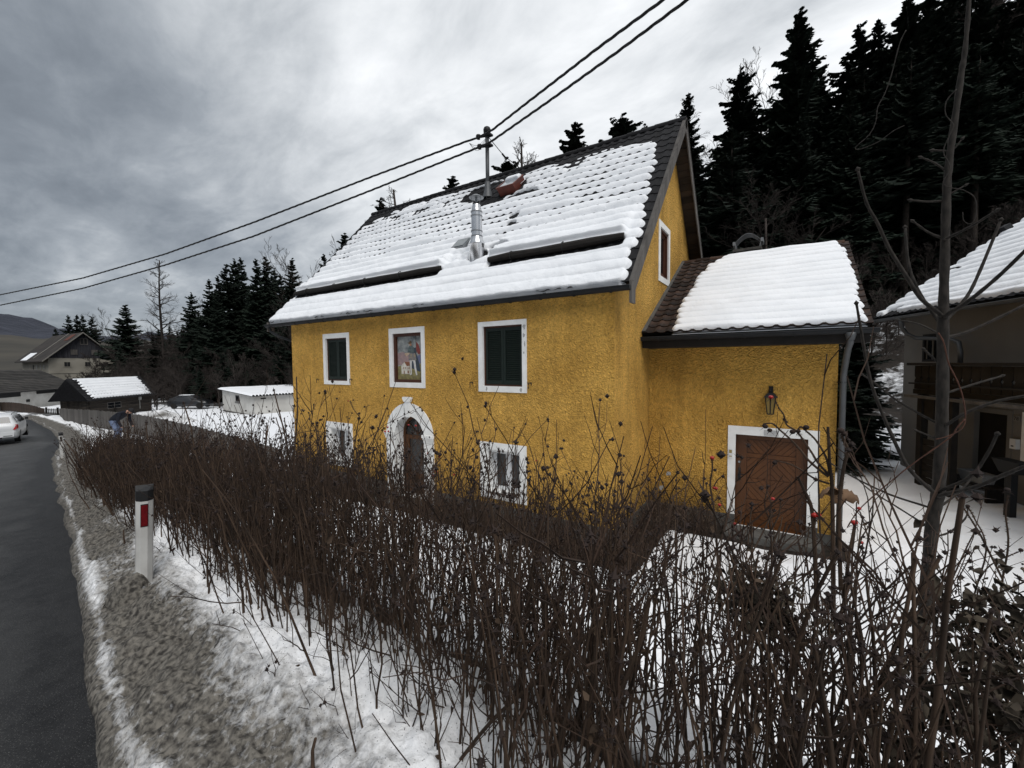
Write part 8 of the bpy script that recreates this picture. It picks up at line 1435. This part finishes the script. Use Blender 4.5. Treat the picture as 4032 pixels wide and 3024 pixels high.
HERO = [('thick bristly rose cane with drooping hips right of the brown door', [([(0.125,1.5,2.65),(0.12,1.5,2.855),(0.113,1.5,3.043),(0.107,1.5,3.1),(0.1,1.5,3.211)],0.0062,0.0032),([(0.106,1.5,3.047),(0.072,1.5,3.057),(0.038,1.5,3.079),(0.008,1.5,3.093),(-0.027,1.5,3.098)],0.0032,0.0018),([(0.104,1.5,3.067),(0.062,1.5,3.103),(0.037,1.5,3.136),(0.012,1.5,3.166),(-0.014,1.5,3.191),(-0.034,1.5,3.21),(-0.055,1.5,3.209),(-0.062,1.5,3.201)],0.0036,0.0018),([(0.107,1.5,3.071),(0.081,1.5,3.102),(0.064,1.5,3.132),(0.044,1.5,3.166),(0.029,1.5,3.188),(0.019,1.5,3.195)],0.0034,0.002),([(0.044,1.5,3.166),(0.024,1.5,3.194),(0.001,1.5,3.21),(-0.007,1.5,3.239),(-0.02,1.5,3.26),(-0.029,1.5,3.281)],0.0026,0.0018),([(0.107,1.5,3.079),(0.097,1.5,3.124),(0.072,1.5,3.171),(0.048,1.5,3.196),(0.036,1.5,3.207),(0.029,1.5,3.197)],0.0032,0.0018)],[((-0.041,1.5,3.291),0.0072, True),((-0.027,1.5,3.092),0.007, False),((-0.054,1.5,3.201),0.008, False),((-0.042,1.5,3.19),0.007, False),((0.016,1.5,3.19),0.008, False),((0.03,1.5,3.193),0.0065, False),((0.049,1.5,3.206),0.008, False)]),('rose cane with two bright red hips in front of the corner of the annex', [([(0.08,1.4,2.716),(0.072,1.4,2.881),(0.063,1.4,2.991),(0.051,1.4,3.03),(0.029,1.4,3.08)],0.0058,0.0034),([(0.068,1.4,2.936),(0.071,1.4,2.959),(0.072,1.4,2.976)],0.0028,0.002)],[((0.068,1.4,2.979),0.0085, True),((0.077,1.4,2.981),0.0078, True)]),('rose cane ending in one red hip left of the young tree trunk', [([(0.142,1.45,2.71),(0.15,1.45,2.853),(0.157,1.45,2.922),(0.16,1.45,2.953)],0.005,0.0022),([(0.135,1.45,2.765),(0.127,1.45,2.988),(0.133,1.45,3.1),(0.141,1.45,3.156),(0.132,1.45,3.182),(0.127,1.45,3.198)],0.0052,0.003)],[((0.16,1.45,2.96),0.0078, True),((0.125,1.45,3.209),0.009, False),((0.133,1.45,3.201),0.008, False)]),('rose cane carrying a single red hip above the others left of the brown door', [([(-0.194,1.7,2.476),(-0.207,1.7,2.7),(-0.219,1.7,2.848),(-0.233,1.7,2.94),(-0.227,1.7,2.997),(-0.228,1.7,3.038)],0.0045,0.0022),([(-0.223,1.7,2.93),(-0.21,1.7,2.962),(-0.191,1.7,2.983)],0.0022,0.0016)],[((-0.228,1.7,3.044),0.0085, True),((-0.213,1.7,2.932),0.0068, True),((-0.22,1.7,2.933),0.006, True),((-0.201,1.7,2.872),0.0065, True),((-0.191,1.7,2.98),0.006, False)]),('rose cane with one red hip in front of the lower half of the brown door', [([(-0.034,1.7,2.599),(-0.034,1.7,2.741),(-0.042,1.7,2.846),(-0.037,1.7,2.91)],0.004,0.002),([(-0.042,1.7,2.846),(-0.058,1.7,2.896),(-0.05,1.7,2.964)],0.0026,0.0016),([(-0.038,1.7,2.811),(-0.016,1.7,2.869),(-0.011,1.7,2.922)],0.0026,0.0016)],[((-0.034,1.7,2.923),0.0068, True),((-0.05,1.7,2.966),0.006, False),((-0.011,1.7,2.925),0.006, False),((-0.154,1.75,2.794),0.0058, True)]),('rose cane topped with three red hips in front of the arched entrance', [([(-2.224,1.95,1.758),(-2.285,1.95,2.199),(-2.246,1.95,2.53),(-2.221,1.95,2.725),(-2.236,1.95,2.825),(-2.289,1.95,2.915)],0.0044,0.0022),([(-2.249,1.95,2.849),(-2.26,1.95,2.936),(-2.273,1.95,2.967)],0.002,0.0015),([(-2.202,1.95,2.752),(-2.155,1.95,2.833)],0.002,0.0015)],[((-2.306,1.95,2.969),0.0068, True),((-2.333,1.95,2.936),0.008, True),((-2.299,1.95,2.941),0.0075, True),((-2.273,1.95,2.966),0.006, False),((-2.199,1.95,2.85),0.012, False)]),('rose cane with two pinkish hips before the dark fanlight of the entrance', [([(-2.206,2.0,1.739),(-2.188,2.0,2.333),(-2.186,2.0,2.719),(-2.144,2.0,2.939)],0.0036,0.0018),([(-2.181,2.0,2.72),(-2.119,2.0,2.891),(-2.09,2.0,2.974)],0.0026,0.0018)],[((-2.154,2.0,2.989),0.0065, True),((-2.085,2.0,2.989),0.0078, True),((-2.117,2.0,2.941),0.01, False),((-2.077,2.0,2.957),0.009, False)]),('rose cane with dark cluster and red hips right of the arched entrance', [([(-1.72,1.8,1.874),(-1.717,1.8,2.323),(-1.716,1.8,2.654),(-1.712,1.8,2.84)],0.0046,0.0026),([(-1.712,1.8,2.682),(-1.737,1.8,2.728),(-1.743,1.8,2.754)],0.002,0.0015),([(-1.708,1.8,2.71),(-1.67,1.8,2.759),(-1.626,1.8,2.829)],0.002,0.0015)],[((-1.711,1.8,2.884),0.012, False),((-1.682,1.8,2.876),0.012, False),((-1.729,1.8,2.893),0.01, False),((-1.781,1.8,2.872),0.0055, True),((-1.745,1.8,2.76),0.0062, True),((-1.727,1.8,2.773),0.0058, True),((-1.706,1.8,2.769),0.0058, True),((-1.735,1.8,2.746),0.0062, True),((-1.688,1.8,2.861),0.0055, True),((-1.578,1.8,2.771),0.0058, True)]),('rose cane with small red tip hip between ground floor window and house corner', [([(-0.973,1.7,2.267),(-0.981,1.7,2.622),(-0.985,1.7,2.798),(-0.976,1.7,2.939)],0.0036,0.0016)],[((-0.98,1.7,2.944),0.0048, True),((-0.882,1.7,2.916),0.006, False)]),('tall rose cane with dark seed head before the right ground floor window', [([(-1.348,1.75,2.127),(-1.349,1.75,2.478),(-1.333,1.75,2.729),(-1.3,1.75,2.88),(-1.279,1.75,2.916)],0.004,0.0018)],[((-1.306,1.75,2.891),0.011, False),((-1.319,1.75,2.858),0.007, False)]),('tallest branching rose stem between the left ground floor window and the entrance', [([(-2.964,2.05,1.32),(-2.885,2.05,2.377),(-2.767,2.05,2.93),(-2.734,2.05,2.991),(-2.808,2.05,3.055),(-2.852,2.05,3.122)],0.0044,0.002),([(-2.752,2.05,2.941),(-2.674,2.05,3.014),(-2.656,2.05,3.082),(-2.619,2.05,3.098)],0.0024,0.0016),([(-2.761,2.05,2.891),(-2.675,2.05,2.966),(-2.6,2.05,3.038)],0.002,0.0014)],[((-2.876,2.05,3.119),0.0062, True),((-2.813,2.05,3.129),0.007, False),((-2.745,2.05,3.029),0.01, False),((-2.75,2.05,2.99),0.013, False),((-2.678,2.05,3.083),0.008, False),((-2.72,2.05,2.963),0.01, False)]),('rose stem with drooping withered heads near the left house corner', [([(-3.494,2.15,1.207),(-3.458,2.15,2.256),(-3.471,2.15,2.73),(-3.494,2.15,2.841),(-3.559,2.15,2.893),(-3.585,2.15,2.971)],0.004,0.002)],[((-3.59,2.15,2.976),0.008, False),((-3.463,2.15,2.894),0.013, False),((-3.531,2.15,2.883),0.012, False),((-3.578,2.15,2.92),0.009, False)]),('upright rose stem with dark heads against the snow left of the house corner', [([(-4.98,2.3,1.265),(-4.993,2.3,2.056),(-4.965,2.3,2.684),(-4.894,2.3,2.946)],0.005,0.0024),([(-4.956,2.3,2.53),(-4.792,2.3,2.698),(-4.724,2.3,2.829)],0.0026,0.0018)],[((-4.902,2.3,2.971),0.012, False),((-4.972,2.3,2.849),0.015, False),((-4.891,2.3,2.844),0.014, False),((-5.073,2.3,2.9),0.01, False)]),('branched rose stem with three heads against the snow above the board fence', [([(-5.813,2.3,1.351),(-5.808,2.3,2.218),(-5.84,2.3,2.671),(-5.971,2.3,2.76),(-6.072,2.3,2.788)],0.0045,0.002),([(-5.82,2.3,2.616),(-5.689,2.3,2.711),(-5.624,2.3,2.754)],0.002,0.0015)],[((-6.072,2.3,2.794),0.01, False),((-5.613,2.3,2.744),0.01, False),((-5.721,2.3,2.759),0.009, False),((-6.019,2.3,2.67),0.008, False)]),('bristly rose cane with star shaped withered head at the right edge', [([(0.586,1.95,2.225),(0.583,1.95,2.625),(0.595,1.95,2.809),(0.586,1.95,2.912),(0.59,1.95,2.972)],0.0032,0.002),([(0.586,1.95,2.701),(0.536,1.95,2.826),(0.502,1.95,2.896),(0.471,1.95,2.952)],0.003,0.002)],[((0.587,1.95,2.989),0.008, False),((0.216,1.95,2.808),0.001, False)]),('rose cane with bent tip and withered head right of the young tree', [([(0.585,2.2,2.038),(0.585,2.2,2.45),(0.618,2.2,2.704),(0.585,2.2,2.817),(0.566,2.2,2.857)],0.0032,0.0018),([(0.599,2.2,2.577),(0.631,2.2,2.655),(0.702,2.2,2.724)],0.0026,0.0018),([(0.506,2.3,2.199),(0.527,2.3,2.398),(0.585,2.3,2.639),(0.619,2.3,2.756)],0.0035,0.002)],[((0.566,2.2,2.86),0.007, False),((0.702,2.2,2.727),0.007, False),((0.01,1.7,2.79),0.001, False)]),('rose cane with two reddish hips on the snow left of the young tree', [([(0.358,2.1,2.115),(0.323,2.1,2.416),(0.271,2.1,2.585),(0.257,2.1,2.674)],0.0038,0.002),([(0.323,2.1,2.416),(0.29,2.1,2.645),(0.248,2.1,2.81)],0.0028,0.002)],[((0.245,2.1,2.822),0.0075, True),((0.256,2.1,2.688),0.0068, True)]),('crooked rose cane leaning across the foot of the hedge at lower centre', [([(-0.976,1.05,1.947),(-0.781,1.05,2.244),(-0.607,1.05,2.456),(-0.459,1.05,2.638),(-0.405,1.05,2.702)],0.0062,0.0045)],[]),('long bristly rose cane leaning right at the lower centre of the picture', [([(-0.413,0.95,2.323),(-0.331,0.95,2.58),(-0.271,0.95,2.762),(-0.254,0.95,2.866)],0.006,0.0045)],[])]
for (lab, stems, hips) in HERO:
    t = empty('rose_cane', stems[0][0][0], lab, 'rose stem', 'tall rose stems standing out of the hedge')
    for (pts_, r0, r1) in stems: prickly(pts_, r0, r1, t)
    for (p, r, red) in hips: hip(t, p, r, red)
# large curled leaf
c0 = Vector((0.134,1.55,3.007)); t = empty('curled_leaf', c0, 'large curled brown leaf caught on stems beside the annex corner', 'leaf')
rx_ = Vector((rt.x, rt.y, 0)); fy_ = Vector((fw.x, fw.y, 0)).normalized(); LB = mat('brown_leaf', (.21, .125, .070), (.10, .058, .034), scale=14, rough=.8, contrast=1.3)
for k, (sx_, tw, cc) in enumerate(((.040, .9, (-.018, 0, .0)), (.042, -1.0, (.026, .01, -.010)))):
    n = 9; v = []
    for i in range(n):
        a = i/(n-1)*2-1; wv = (1-a*a)**.7*.021+.001
        for j in range(5):
            q = j/4*2-1; ph = q*1.15+tw; v.append(c0+rx_*(cc[0]+a*sx_)+fy_*(cc[1]+math.sin(ph)*wv)+Vector((0, 0, cc[2]+math.cos(ph)*wv*.95-.02*a*a+.006*math.sin(a*9+q*3))))
    b = MB(); b.add(v, [(i*5+j, i*5+j+1, (i+1)*5+j+1, (i+1)*5+j) for i in range(n-1) for j in range(4)]); b.build('leaf_blade', LB, t, smooth=True)
# brushwood stub ends and grit in the snow bank
for k, (x, y, h_, tilt, lab) in enumerate([(-1.35,0.78,0.1,0.1, 'short dark stub sticking out of the snow near the bottom edge'),(-4.75,1.15,0.12,-0.6, 'dark broken twig lying in the dirty snow left of the near reflector post'),(-3.0,1.1,0.14,0.25, 'broken stem in the white snow right of the near reflector post')]):
    g = float(np.interp(0, [0, 1], [0, 0])+road_z(x)+.20); b = MB(); b.tube([(x, y, g-.08), (x+tilt*.5*h_, y, g+h_*.6), (x+tilt*h_, y+.01, g+h_)], [.008, .006, .005], 5); o = b.build('broken_stem', CANE); tag(o, lab, 'stem')
